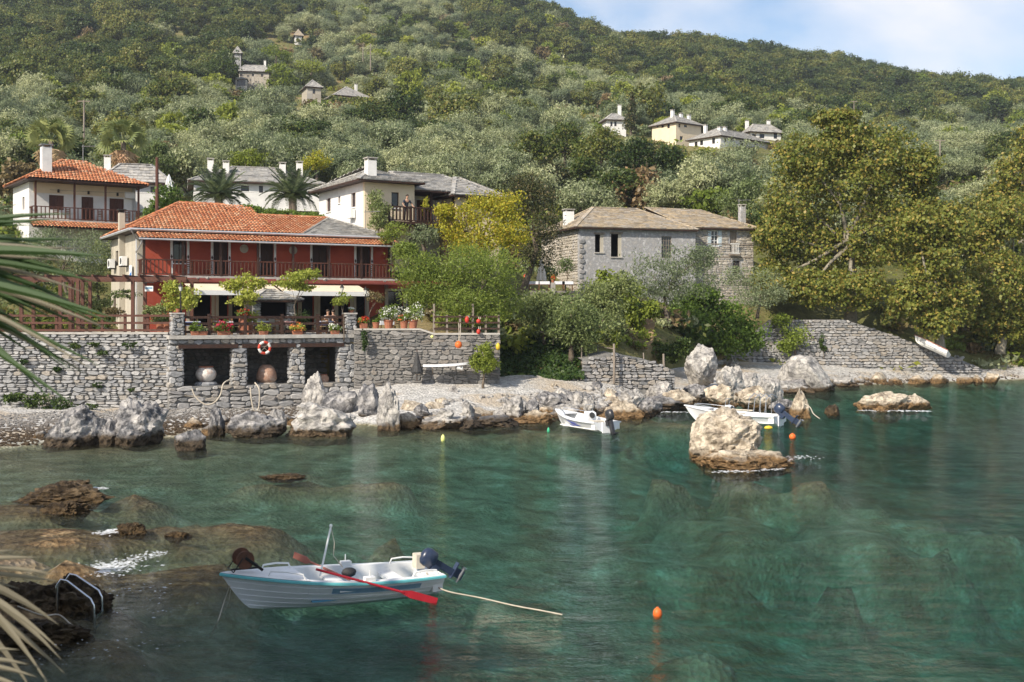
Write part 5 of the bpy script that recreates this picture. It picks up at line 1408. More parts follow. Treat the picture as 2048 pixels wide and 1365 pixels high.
shrub('hill_bush', 'lime green bushes above the tower house, left clump', 'tree', 308, [(545,104,22,14),(566,112,16,12)], 'bright', 500, .5, (552, 126), .2)
shrub('bank_scrub', 'dark scrub on the slope right of the low stone wall', 'bush', 79, [(1312,695,34,18),(1345,712,30,16),(1290,705,24,14),(1362,690,20,18)], 'ivy', 900, .2, (1325, 722), .05, trunk=False)
shrub('bank_scrub', 'dry brownish scrub below the earth path', 'bush', 77, [(1270,695,26,14),(1240,690,22,14),(1255,672,20,14)], 'brownish', 500, .18, (1260, 712), .05, trunk=False)
# ivy over the bank
ivy = thing('ivy', 'dark green ivy covering the bank below the wooden fence', 'ivy', tuple(P(1080, 735, 70)))
iv = []
for _ in range(9000):
    px = random.uniform(985, 1168); d = random.uniform(69.2, 75)
    x = (px - 1024) * d / FOC; iv.append((x, d))
izs = ground_arr([p[0] for p in iv], [p[1] for p in iv])
c_ = np.array([(x, y, z + random.random() * .35) for (x, y), z in zip(iv, izs)]) - np.array(ivy.location)
v_, f_ = leaf_quads(c_, .2, .8, np.broadcast_to(np.array([0, -.6, .8]), c_.shape), .5)
link('foliage', np_mesh('ivy_foliage', v_, f_, M['ivy']), ivy)['kind'] = 'stuff'
# vines and small trees of the restaurant terrace
vk = dict(clump=.24, aspect=.7)
shrub('vine_tree', 'leafy green vine tree at the left end of the terrace', 'plant', 63.5, [(362,588,36,18),(345,575,18,14),(380,605,20,16),(352,608,24,14)], 'feather', 560, .15, (362, 628), .04, zb=5.4, **vk)
shrub('vine_tree', 'climbing vine with pale blossoms over the left awning', 'plant', 64.2, [(488,562,32,18),(465,572,20,14),(500,590,22,12),(486,604,22,8),(515,570,16,12)], 'feather', 560, .15, (487, 668), .04, zb=4.4, **vk)
shrub('vine_tree', 'climbing vine above the slate-roofed kiosk', 'plant', 65.5, [(597,556,30,14),(622,548,16,14),(575,568,26,10),(606,575,22,8)], 'feather', 560, .15, (597, 668), .04, zb=4.4, **vk)
shrub('small_tree', 'small sparse potted tree beside the right terrace lamp', 'plant', 66, [(688,596,18,11),(675,604,12,8)], 'feather', 420, .11, (688, 668), .03, zb=4.4, **vk)
shrub('small_tree', 'small reddish bare-branched tree outside the terrace pillar', 'plant', 67.5, [(745,590,17,11),(760,596,11,9)], 'brownish', 330, .1, (742, 660), .03, zb=4.5, **vk)
shrub('dry_plant', 'rust-coloured dry plants behind the left wooden fence', 'plant', 67, [(130,612,28,12),(100,620,22,10),(225,625,20,10)], 'brownish', 600, .14, (130, 655), .04, trunk=False)
shrub('pergola_vine', 'vine leaves hanging under the left pergola beam', 'plant', 68, [(80,590,40,12),(150,592,38,12),(250,590,28,10),(20,600,30,14),(200,605,25,14)], 'mulberry', 500, .15, (140, 655), .05, trunk=True)
shrub('garden_shrub', 'green shrub in front of the pergola post by the side wall', 'plant', 65, [(305,622,18,12),(330,615,14,14),(318,640,16,10)], 'mulberry', 600, .14, (316, 664), .04, trunk=False)
for i, (px, py, r_) in enumerate([(48,724,10),(150,692,12),(190,690,9),(205,705,12),(260,690,12),(262,780,6),(115,740,10),(196,770,10),(70,800,28),(120,812,30),(25,795,20),(180,815,14)]):
    shrub('wall_weed', 'dark green weed growing out of the left retaining wall', 'plant', 62.2 if py < 790 else 61.5, [(px, py, r_, r_ * .55)], 'ivy', 130 if r_ < 15 else 500, .16, (px, py + r_ * .5), .02, 'weeds on the left wall', trunk=False)

# ------------------------------------------------------------------ palms
def frond_mesh(name, L, droop, mat, leaf=.5, n=26):
    mb = MB(); pts = []
    for i in range(13):
        t = i / 12; pts.append(Vector((L * (t - .12 * droop * t * t), 0, L * (.55 * t - .62 * droop * t * t))))
    mb.tube(pts, [.035 * (1 - .85 * i / 12) for i in range(13)], 4)
    for i in range(n):
        t = .14 + .86 * i / n; k = t * 12; j = min(11, int(k)); p = pts[j].lerp(pts[j+1], k - j)
        d = (pts[j+1] - pts[j]).normalized(); ll = leaf * math.sin(math.pi * min(.97, t * .8 + .16)) + .06
        for sd in (-1, 1):
            tip = p + (d * .55 + Vector((0, sd * .8, .28 - .3 * random.random()))) * ll
            w = Vector((0, 0, .028)) + d * .02
            m_ = p.lerp(tip, .5) + Vector((0, 0, .05 * ll))
            mb.add([p - w, m_ - w * 1.2, tip, m_ + w * 1.2, p + w], [(0, 1, 2, 3, 4)])
    return mb.mesh(name, M[mat])
FRM = [frond_mesh('frond', 2.9, dr, 'palm') for dr in (.35, .7, 1.0, 1.25)]
def date_palm(px, py, d, zb, label):
    c = P(px, py, d)
    root = thing('date_palm', label, 'palm', (c.x, c.y, zb))
    h = c.z - zb; mb = MB()
    mb.tube([(0, 0, -.3), (.05, 0, h * .5), (0, 0, h)], [.34, .3, .33], 9); t = mb.obj('trunk', M['bark'], root, True)
    for i in range(46):
        a = i * 2.4; lv = i / 46
        link('frond', FRM[min(3, int(lv * 4))], root, (.1 * math.cos(a), .1 * math.sin(a), h - .1), (0, R(-38 + 62 * lv), a), (1, 1, 1) if i % 3 else (.9, .9, .9))
date_palm(437, 392, 92, 8.6, 'date palm with arching fronds behind the orange restaurant roof, left one')
date_palm(585, 392, 92, 8.6, 'date palm with arching fronds behind the restaurant roof, right one')
def fan_mesh(name, r, mat, n=16, spread=250, droop=.25):
    mb = MB()
    for i in range(n):
        a = R(-spread / 2 + spread * i / (n - 1)); d = Vector((math.cos(a), math.sin(a), 0)); sd = Vector((-d.y, d.x, 0))
        q = r * random.uniform(.85, 1.05); w = r * .085
        m1 = d * q * .55 + Vector((0, 0, .03)); tp = d * q + Vector((0, 0, -droop * q))
        mb.add([sd * .01, m1 + sd * w, tp, m1 - sd * w, -sd * .01], [(0, 1, 2, 3, 4)])
    return mb.mesh(name, M[mat])
FAN = [fan_mesh('fan_leaf', 1.0, 'palm_fan') for _ in range(2)]; FAND = [fan_mesh('dead_fan', 1.0, 'palm_dry', 12, 120, .6) for _ in range(2)]
def fan_palm(px, py, d, zb, label, s=1.0):
    c = P(px, py, d); root = thing('fan_palm', label, 'palm', (c.x, c.y, zb)); h = c.z - zb
    mb = MB(); mb.tube([(0, 0, -.3), (0, 0, h)], [.28, .24], 8); mb.obj('trunk', M['bark'], root, True)
    for i in range(26):
        a = i * 2.4; el = R(70 - 85 * i / 26); q = 1.25 * s
        dr = Vector((math.cos(a) * math.cos(el), math.sin(a) * math.cos(el), math.sin(el)))
        o = link('leaf', random.choice(FAN), root, tuple(Vector((0, 0, h)) + dr * q), (0, 0, 0), (s, s, s))
        o.rotation_mode = 'QUATERNION'; o.rotation_quaternion = dr.to_track_quat('X', 'Z') @ Matrix.Rotation(R(random.uniform(-75, 75)), 3, 'X').to_quaternion()
        mb = MB(); mb.tube([(0, 0, h), tuple(Vector((0, 0, h)) + dr * q)], .025, 3); mb.obj('stalk', M['palm_fan'], root)
    for i in range(22):
        a = i * 2.4; dr = Vector((math.cos(a) * .42, math.sin(a) * .42, -.9)).normalized()
        o = link('dead_leaf', random.choice(FAND), root, tuple(Vector((0, 0, h - .2)) + dr * .55 * s), (0, 0, 0), (1.6 * s, 1.2 * s, s))
        o.rotation_mode = 'QUATERNION'; o.rotation_quaternion = dr.to_track_quat('X', 'Z') @ Matrix.Rotation(R(random.uniform(-60, 60)), 3, 'X').to_quaternion()
fan_palm(102, 282, 106, 12.0, 'fan palm with skirt of dead leaves behind the tall white chimney', 1.15)
fan_palm(247, 285, 108, 12.5, 'fan palm with skirt of dead leaves right of the tiled roof', 1.2)

# ------------------------------------------------------------------ headland with the viewer's bank, off to the left
hx_ = np.arange(-42, 14.01, .5); hy_ = np.arange(-22, 23.01, .5)
HX, HY = np.meshgrid(hx_, hy_, indexing='ij')
s1 = np.minimum((-.5 * HY - 1.0 - HX) * .89, 20.5 - HY); s2 = np.minimum(1.9 - HY, 9 - HX)
ss = np.maximum(s1, s2)
hn = np.array([mnoise.fractal(Vector((x * .35, y * .35, 5)), 1.0, 2.0, 5) for x, y in zip(HX.ravel(), HY.ravel())]).reshape(HX.shape)
q_ = np.clip((ss + .9 + .5 * hn) / 2.6, 0, 1); q_ = q_ * q_ * (3 - 2 * q_)
HZ = -3.5 + 7.1 * q_ + .25 * hn
idx = np.arange(HX.size).reshape(HX.shape)
F = np.stack([idx[:-1, :-1], idx[1:, :-1], idx[1:, 1:], idx[:-1, 1:]], -1).reshape(-1, 4)
tag(link('headland', np_mesh('headland', np.stack([HX, HY, HZ], -1).reshape(-1, 3), F, M['ground'], True)), 'rocky headland bank on the near left', kind='structure')
def plain_tree(x, y, z, kind, s, label):
    root = thing(kind, label, 'tree', (x, y, z - .2)); root.scale = (s, s, s)
    v_ = random.choice(KIT[kind]); link('crown', v_[0], root); link('trunk', v_[1], root)
hl = ('nearest', 'tall middle', 'farthest', 'inland', 'smallest')
for i, (x, y, s) in enumerate([(-11.5, 8.0, 1.35), (-14.0, 11.5, 1.45), (-20.0, 6.0, 1.5), (-16.5, 7.5, 1.6), (-8.5, 3.5, 1.2)]):
    plain_tree(x, y, 3.5, 'broadleaf_tree', s, hl[i] + ' broadleaf tree on the near headland left of the view')
# ------------------------------------------------------------------ rocks
def rock_material(name, tones, stain=(0.10, 0.07, 0.042), zs=(0.22, 0.42)):
    m, n, l = nodes_of(name)
    a = noise_tex(n, l, 1.6, 10, 0.68, dist=.6); c = noise_tex(n, l, 6.0, 8, 0.7)
    oi = n.new('ShaderNodeObjectInfo')
    r = ramp(n, [(0.34, tuple(x * .6 for x in tones[0])), (0.42, tones[0]), (0.52, tones[1]), (0.66, tones[2])]); l.new(a.outputs['Fac'], r.inputs['Fac'])
    vor = n.new('ShaderNodeTexVoronoi'); vor.feature = 'DISTANCE_TO_EDGE'; vor.inputs['Scale'].default_value = 2.4
    tcn = n.new('ShaderNodeTexCoord'); mpn = n.new('ShaderNodeMapping'); mpn.inputs['Rotation'].default_value = (.4, .3, .2); mpn.inputs['Scale'].default_value = (1, 1, 1.8)
    wp = n.new('ShaderNodeMixRGB'); wp.inputs['Fac'].default_value = .42; l.new(tcn.outputs['Object'], mpn.inputs['Vector']); l.new(mpn.outputs['Vector'], wp.inputs['Color1']); l.new(c.outputs['Color'], wp.inputs['Color2'])
    l.new(wp.outputs['Color'], vor.inputs['Vector'])
    ck = ramp(n, [(0.0, (0.42, 0.40, 0.38)), (0.03, (1, 1, 1))]); l.new(vor.outputs['Distance'], ck.inputs['Fac'])
    m1 = n.new('ShaderNodeMixRGB'); m1.blend_type = 'MULTIPLY'; m1.inputs['Fac'].default_value = .65
    l.new(r.outputs['Color'], m1.inputs['Color1']); l.new(ck.outputs['Color'], m1.inputs['Color2'])
    g = n.new('ShaderNodeNewGeometry'); sx = n.new('ShaderNodeSeparateXYZ'); l.new(g.outputs['Position'], sx.inputs[0])
    nm = n.new('ShaderNodeMath'); nm.operation = 'MULTIPLY_ADD'; nm.inputs[1].default_value = -.9; nm.inputs[2].default_value = .45; l.new(a.outputs['Fac'], nm.inputs[0])
    ad = n.new('ShaderNodeMath'); ad.operation = 'ADD'; l.new(sx.outputs['Z'], ad.inputs[0]); l.new(nm.outputs[0], ad.inputs[1])
    mr = n.new('ShaderNodeMapRange'); mr.interpolation_type = 'SMOOTHSTEP'; l.new(ad.outputs[0], mr.inputs['Value']); mr.inputs['From Min'].default_value = zs[0]; mr.inputs['From Max'].default_value = zs[1]
    br = ramp(n, [(0.36, tuple(x * .22 for x in stain)), (0.5, stain), (0.66, tuple(min(1, x * 1.7) for x in stain))]); l.new(c.outputs['Fac'], br.inputs['Fac'])
    m2 = n.new('ShaderNodeMixRGB'); l.new(mr.outputs['Result'], m2.inputs['Fac']); l.new(br.outputs['Color'], m2.inputs['Color1']); l.new(m1.outputs['Color'], m2.inputs['Color2'])
    b = n.new('ShaderNodeBsdfPrincipled'); b.inputs['Specular IOR Level'].default_value = .2; b.inputs['Roughness'].default_value = .85
    l.new(m2.outputs['Color'], b.inputs['Base Color'])
    bp = n.new('ShaderNodeBump'); bp.inputs['Strength'].default_value = .9; bp.inputs['Distance'].default_value = .10; l.new(c.outputs['Fac'], bp.inputs['Height'])
    b2 = n.new('ShaderNodeBump'); b2.inputs['Strength'].default_value = .6; b2.inputs['Distance'].default_value = .1; l.new(ck.outputs['Color'], b2.inputs['Height']); l.new(bp.outputs['Normal'], b2.inputs['Normal'])
    l.new(b2.outputs['Normal'], b.inputs['Normal'])
    o = n.new('ShaderNodeOutputMaterial'); l.new(b.outputs['BSDF'], o.inputs['Surface'])
    return m
M['rock'] = rock_material('pale_limestone', [(0.24, 0.23, 0.22), (0.42, 0.40, 0.37), (0.58, 0.55, 0.50)])
M['rock_warm'] = rock_material('warm_limestone', [(0.30, 0.25, 0.19), (0.52, 0.45, 0.35), (0.66, 0.58, 0.46)], (0.16, 0.10, 0.048), (0.3, .55))
M['rock_grey'] = rock_material('grey_limestone', [(0.10, 0.10, 0.105), (0.28, 0.27, 0.265), (0.50, 0.48, 0.45)], (0.06, 0.045, 0.03), (.3, .55))
M['rock_weed'] = rock_material('weedy_dark_rock', [(0.035, 0.025, 0.016), (0.085, 0.06, 0.035), (0.17, 0.125, 0.075)], (0.075, 0.05, 0.025), (0, .3))

_ico = {}
def ico(sub):
    if sub not in _ico:
        bm = bmesh.new(); bmesh.ops.create_icosphere(bm, subdivisions=sub, radius=1.0)
        _ico[sub] = ([v.co.copy() for v in bm.verts], [[v.index for v in f.verts] for f in bm.faces]); bm.free()
    return _ico[sub]

def rock_mesh(name, seed, size, mat, sub=4, cuts=9, rough=.2, lean=(0, 0), taper=0.0, layers=0.0, fine=.07):
    vs_, fs_ = ico(sub); rs = random.Random(seed)
    pl_ = []
    for _ in range(cuts):
        nrm = Vector((rs.gauss(0, 1), rs.gauss(0, 1), rs.gauss(0, .8))).normalized(); pl_.append((nrm, rs.uniform(.62, .9)))
    off = Vector((seed * 7.13 % 97, seed * 3.7 % 89, seed * 1.9 % 83))
    out = []
    for v in vs_:
        p = v * (1 + 1.6 * rough * mnoise.fractal(v * 1.1 + off, 1.0, 2.0, 3))
        for nrm, dd in pl_:
            k = p.dot(nrm) - dd
            if k > 0: p = p - nrm * k * .88
        p = p * (1 + rough * .7 * mnoise.fractal(p * 2.6 + off, .9, 2.1, 4) + fine * (mnoise.ridged_multi_fractal(p * 4.5 + off, .8, 2.2, 4, .9, 2.0) - 1.2))
        if layers: p.x += layers * .5 * math.sin(p.z * 14 + 3 * p.x + 2 * mnoise.noise(p * 2 + off)); p.y += layers * .5 * math.sin(p.z * 14 + 2 * p.y)
        s = 1 - taper * (p.z * .5 + .5)
        out.append((p.x * s * size[0] + lean[0] * (p.z + .5) * size[2], p.y * s * size[1] + lean[1] * (p.z + .5) * size[2], p.z * size[2]))
    me_ = bpy.data.meshes.new(name); me_.from_pydata(out, [], fs_); me_.materials.append(M[mat])
    me_.polygons.foreach_set('use_smooth', [True] * len(me_.polygons))
    me_.update(); me_.set_sharp_from_angle(angle=R(38))
    return me_

rk = [0]
def rock(label, px, pyb, w, h, zb=0.0, mat='rock', depth=None, cat='rock', name='rock', d=None, sink=.3, group=None, **kw):
    """width and height in photo pixels, foot at photo row pyb on the level zb"""
    rk[0] += 1
    b = W(px, pyb, zb) if d is None else P(px, pyb, d)
    k = b.y / FOC; sx = w * k / 2; hz = h * k; sz = hz / (2 - 2 * sink) * 1.04
    sy = (depth or min(sx, max(sz, sx * .6)))
    c = (b.x, b.y + sy * .6, b.z + hz - sz)
    me_ = rock_mesh(name, rk[0] * 11 + 3, (sx * 1.06, sy * 1.1, sz), mat, **kw)
    return tag(link(name, me_, loc=c), label, cat, group)
# off-shore boulder on its ledge
rock('big round boulder standing in the clear water right of centre', 1452, 922, 136, 100, 0.1, 'rock_warm', sub=6, cuts=2, rough=.15, sink=.18, fine=.06, taper=-.10, depth=1.3)
rock('brown wave-cut ledge at the foot of the big round boulder', 1492, 938, 160, 38, 0, 'rock_warm', sub=5, cuts=4, rough=.22, fine=.1, sink=.45, depth=1.1)
rock('small orange-brown knob under the left side of the big boulder', 1402, 912, 48, 30, 0, 'rock_warm', sub=4, sink=.4)
# rocks along the left beach
rock('smooth slanting grey rock, leftmost on the beach', 128, 893, 132, 72, 0, 'rock_grey', sub=5, cuts=10, lean=(.35, 0), taper=.25)
rock('twin-peaked pale rock with dark foot on the left beach', 262, 890, 155, 84, 0, 'rock_grey', sub=5, cuts=8, taper=.35, rough=.24, fine=.09)
rock('small shoulder rock left of the twin-peaked rock', 205, 890, 60, 50, 0, 'rock_grey', sub=4)
rock('low rounded brown rock in the shallows', 374, 901, 66, 42, 0, 'rock_grey', sub=4, layers=.05)
rock('dark hooded rock like a spike on the shingle', 428, 868, 44, 56, .1, 'rock_grey', sub=4, taper=.45)
rock('long dark low rock behind the shallows', 500, 874, 120, 42, .0, 'rock_grey', sub=5)
rock('pale knob of rock left of the layered rock', 552, 858, 42, 42, .2, 'rock', sub=4)
rock('cracked layered white rock below the terrace', 645, 872, 150, 66, 0, 'rock', sub=5, cuts=10, layers=.07, rough=.2, fine=.09)
rock('upright pale rock beside the small tree at the terrace foot', 628, 815, 50, 66, .5, 'rock', sub=5, taper=.12, rough=.12)
rock('grey blocky rock at the right corner of the terrace', 735, 826, 52, 58, .5, 'rock_grey', sub=4)
rock('dark block under the terrace corner', 675, 822, 80, 42, .5, 'rock_grey', sub=4, cuts=12)
rock('tall white pinnacle rock at the water edge', 776, 862, 60, 104, 0, 'rock', sub=5, cuts=8, taper=.5, rough=.22, fine=.08, sink=.2)
rock('brown foot rock behind the white pinnacle', 812, 858, 46, 30, 0, 'rock_warm', sub=4)
# middle shore
mid = [(865, 842, 92, 32, 'rock_warm', 'brown flat rock right of the white pinnacle'), (908, 815, 34, 40, 'rock', 'upright grey stone at the foot of the dark wall'), (940, 838, 70, 34, 'rock', 'pale rounded rock in the middle shore'),
       (985, 830, 60, 26, 'rock', 'low pale rock below the lemon bush'), (1030, 842, 84, 24, 'rock_warm', 'flat cream ledge pointing at the motorboat'), (1072, 846, 62, 22, 'rock_warm', 'flat ledge end beside the motorboat bow'),
       (1075, 815, 110, 22, 'rock_warm', 'long low tan ledge behind the flat ledges'), (1150, 812, 76, 30, 'rock_grey', 'brown hump behind the white motorboat'), (1172, 806, 60, 20, 'rock', 'white slab above the motorboat'),
       (1216, 796, 42, 36, 'rock', 'split white boulder on the pebbles'), (1245, 838, 90, 34, 'rock_warm', 'brown ledge behind the motorboat engine'), (1262, 812, 52, 34, 'rock', 'white jagged rock between the two motorboats'),
       (1300, 822, 50, 26, 'rock_grey', 'low grey rock between the two motorboats'), (1322, 800, 60, 42, 'rock', 'grey-white jumbled rock below the fence posts'), (1360, 806, 70, 26, 'rock_warm', 'tan rock below the square rock'),
       (1395, 795, 60, 26, 'rock_grey', 'dark rock under the square rock'), (1452, 806, 66, 34, 'rock_warm', 'rounded tan rock behind the far motorboat'), (1460, 785, 62, 46, 'rock', 'cracked white rock right of the square rock'),
       (1465, 760, 52, 42, 'rock', 'top white rock of the pile by the square rock'), (1512, 810, 70, 36, 'rock_warm', 'cream rock above the far motorboat stern'), (1538, 800, 52, 56, 'rock', 'rounded grey-white boulder right of the pile'),
       (1500, 780, 50, 36, 'rock', 'small white boulder in the rock pile'), (1570, 820, 60, 22, 'rock_grey', 'low rock behind the pointed rock')]
for px, pb, w, h, m, lb in mid: rock(lb, px, pb, w, h, 0.0 if pb > 822 else .35, m, sub=5, sink=.38)
rock('tall square pale rock standing above the shore', 1404, 768, 68, 78, .9, 'rock', sub=5, cuts=14, rough=.1, fine=.07, sink=.12)
rock('large smooth striped boulder tilted on the shore', 1630, 780, 104, 66, .1, 'rock', sub=5, cuts=9, rough=.1, fine=.03, lean=(-.25, 0))
rock('pointed yellowish rock behind the far motorboat engine', 1604, 836, 54, 62, 0, 'rock_warm', sub=5, taper=.55, rough=.22)
rock('dark low rock right of the pointed rock', 1668, 832, 34, 22, 0, 'rock_weed', sub=4)
rock('long brown reef rock in the water at the right', 1772, 822, 104, 40, 0, 'rock_warm', sub=5, cuts=8, rough=.22, fine=.1)
rock('right end of the brown reef rock', 1832, 820, 62, 30, 0, 'rock_warm', sub=4)
rock('pale boulder below the beached boat', 1920, 740, 32, 30, .6, 'rock', sub=4)
for i, (px, w) in enumerate([(1700, 30), (1722, 24), (1760, 44), (1795, 26), (1838, 40), (1880, 30), (1932, 36), (1958, 18), (1988, 30)]):
    rock('low brown weedy rock along the right waterline', px, 770 - (px - 1700) * .012, w, 13 + (i % 3) * 4, 0, 'rock_warm', sub=3, group='weedy rocks along the right waterline')
# flat ledges that fringe the middle shore
for i in range(26):
    px = 822 + i * 34 + random.uniform(-10, 10)
    if 1380 < px < 1560: continue
    yb = float(np.interp(px, SHX, SHY)) + random.uniform(-3, 8)
    rock('flat brown-edged rock ledge along the middle waterline', px, yb, random.uniform(56, 110), random.uniform(15, 27), 0, random.choice(('rock_warm', 'rock_warm', 'rock_grey', 'rock')), sub=4, cuts=6, rough=.22, fine=.12, layers=.04, sink=.42, group='flat ledges along the middle waterline', depth=random.uniform(.8, 1.5))
for i in range(16):
    px = 850 + i * 30 + random.uniform(-12, 12); yb = float(np.interp(px, SHX, SHY)) - random.uniform(16, 40)
    rock('pale boulder lying above the middle waterline', px, yb, random.uniform(24, 52), random.uniform(16, 30), .55, random.choice(('rock', 'rock', 'rock_grey')), sub=4, cuts=10, rough=.22, fine=.1, sink=.35, group='boulders above the middle waterline')
# dark reef rocks in the near left
near = [(110, 1008, 190, 34, 'long dark weedy rock awash at the far left'), (135, 985, 90, 26, 'dark weedy rock capped with foam'), (125, 1030, 90, 28, 'round dark weedy rock near the left edge'), (262, 1070, 62, 24, 'small dark weedy rock in the brown shallows'),
        (352, 1076, 50, 12, 'flat dark weedy rock almost awash'), (130, 1225, 150, 60, 'dark brown rock that carries the bathing ladder'), (20, 1240, 170, 70, 'dark brown rock bank at the near left edge'), (70, 1290, 190, 50, 'brown weedy ledge below the ladder rock'), (560, 960, 90, 9, 'brown rock just breaking the surface in the middle shallows')]
for px, pb, w, h, lb in near: rock(lb, px, pb, w, h, -.03, 'rock_weed', sub=5, cuts=3, rough=.2, fine=.2, sink=.45)
# small loose rocks, shared shapes
SM = [rock_mesh('small_rock', 500 + i, (1, .8, .7), 'rock' if i % 3 else 'rock_warm', sub=3) for i in range(9)]
for i in range(150):
    px = random.uniform(790, 1990) if i % 5 else random.uniform(30, 700); t = random.random()
    d0 = float(shore_d(px)); s = random.uniform(-.6, 7.0 if px < 1450 else 4.0) * t
    d = d0 + s; x = (px - 1024) * d / FOC; r = random.uniform(.12, .42) if random.random() < .8 else random.uniform(.4, .65)
    z = max(beach_z(x, d), ground(x, d) if d > front_line(px) else -9)
    tag(link('small_rock', random.choice(SM), loc=(x, d, z + r * .15), rot=(random.uniform(-.3, .3), random.uniform(-.3, .3), random.uniform(0, 6.3)), scale=(r, r, r)), 'small loose limestone rock on the shore', 'rock', 'small loose rocks along the shore')
# sloping rubble wall at the right, below the plane trees
F5 = Fr(1395, 95.3, 5)
rw2 = F5.root('rubble_wall', 'pale rubble stone wall sloping down under the plane trees', 'wall', 0.6)
L5 = F5.x(1960)
tp = [(F5.x(p), F5.lz(y, F5.x(p))) for p, y in ((1395, 705), (1500, 690), (1560, 640), (1700, 640), (1790, 670), (1890, 706), (1960, 735))]
def top5(x): return float(np.interp(x, [a for a, _ in tp], [b for _, b in tp]))
mb = MB()
v = [(a, .1 + .22 * b, b) for a, b in tp]; n_ = len(v)
mb.add([(a, -.15, -1.2) for a, _ in tp] + v + [(a, 3.0, b) for a, b in tp], [(i, i+1, n_+i+1, n_+i) for i in range(n_-1)] + [(n_+i, n_+i+1, 2*n_+i+1, 2*n_+i) for i in range(n_-1)])
mb.obj('wall_core', M['mortar'], rw2)
Ts = lambda a, d_, z: (a, d_ + .22 * z + .06, z)
st = courses(L5, 4.8, .5, .24, lambda x, z: z < top5(x) - .05); st.sort(key=lambda s: -s[2] * s[3])
lay_stones(rw2, Ts, st[:300], 'stone', proud=.09); lay_stones(rw2, Ts, st[300:], 'stone', proud=.09, joined=True)
# low stone wall by the fence posts
F6 = Fr(1165, 69.5, 10)
rw3 = F6.root('low_stone_wall', 'low grey stone wall under the rough fence posts', 'wall', 1.0)
L6 = F6.x(1350); t6 = [(0, F6.lz(720)), (F6.x(1225), F6.lz(708, F6.x(1225))), (F6.x(1300), F6.lz(722, F6.x(1300))), (L6, F6.lz(742, L6))]
mb = MB(); n_ = 4
mb.add([(a, .05, -1) for a, _ in t6] + [(a, .12, b) for a, b in t6] + [(a, 2.2, b + .1) for a, b in t6], [(i, i+1, n_+i+1, n_+i) for i in range(3)] + [(n_+i, n_+i+1, 2*n_+i+1, 2*n_+i) for i in range(3)])
mb.obj('wall_core', M['mortar'], rw3)
st = courses(L6, 2.6, .4, .2, lambda x, z: z < float(np.interp(x, [a for a, _ in t6], [b for _, b in t6])) - .02)
lay_stones(rw3, Tx(0, .06), st[:300], 'stone', proud=.09)
if len(st) > 300: lay_stones(rw3, Tx(0, .06), st[300:], 'stone', proud=.09, joined=True)
# shingle: loose pebbles over the left beach
pb_me = [rock_mesh('pebble', 900 + i, (.5, .4, .3), 'rock', sub=1, cuts=0, rough=.1, fine=0) for i in range(4)]
pbs = []
for _ in range(7000):
    px = random.uniform(-30, 640) if random.random() < .7 else random.uniform(1000, 2040); d0 = float(shore_d(px)); d = d0 + random.uniform(.1, 11 if px < 700 else 5); x = (px - 1024) * d / FOC
    pbs.append((x, d, beach_z(x, d) + .01, random.uniform(.08, .26), random.uniform(0, 6.3)))
scatter('shingle', 'grey-white pebbles of the beach', 'pebbles', pbs, pb_me, M['rock'])
# ------------------------------------------------------------------ boats
M['gelcoat'] = mk('white_gelcoat', (0.84, 0.85, 0.86), (0.74, 0.75, 0.77), 1.5, 0.35, spec=.5)
M['gelcoat_in'] = mk('scuffed_white_deck', (0.80, 0.80, 0.79), (0.66, 0.66, 0.64), 2.5, 0.6)
M['teal'] = mk('teal_rub_strake', (0.16, 0.52, 0.54), (0.13, 0.44, 0.47), 3, 0.5)
M['boat_blue'] = mk('faded_blue_stripe', (0.16, 0.30, 0.44), (0.26, 0.40, 0.52), 6, 0.5)
M['stripe_blue'] = mk('blue_decal', (0.06, 0.08, 0.42), (0.10, 0.13, 0.5), 3, 0.4)
M['motor'] = mk('dark_blue_motor', (0.030, 0.045, 0.085), (0.02, 0.03, 0.06), 3, 0.3, spec=.5)
M['motor_black'] = mk('black_motor', (0.02, 0.02, 0.022), (0.035, 0.035, 0.04), 3, 0.35, spec=.5)
M['oar_red'] = mk('red_oar_paint', (0.40, 0.018, 0.030), (0.32, 0.015, 0.025), 4, 0.45)
M['oar_old'] = mk('faded_red_oar', (0.42, 0.16, 0.12), (0.34, 0.12, 0.09), 4, 0.6)
M['rust'] = mk('rusty_iron', (0.16, 0.07, 0.04), (0.09, 0.045, 0.03), 8, 0.8, bump=.3)
M['rope'] = mk('pale_rope', (0.48, 0.43, 0.35), (0.36, 0.32, 0.26), 9, 0.9)
M['steel'] = mk('stainless_steel', (0.62, 0.63, 0.65), (0.5, 0.51, 0.53), 4, 0.22, metal=.9)
M['inside_blue'] = mk('blue_bilge', (0.10, 0.30, 0.46), (0.08, 0.24, 0.38), 3, 0.6)
M['rubber'] = mk('dark_rubber', (0.03, 0.03, 0.03), (0.05, 0.05, 0.05), 5, 0.7)
M['cushion'] = mk('cream_cushion', (0.62, 0.56, 0.46), (0.52, 0.47, 0.38), 4, 0.8)

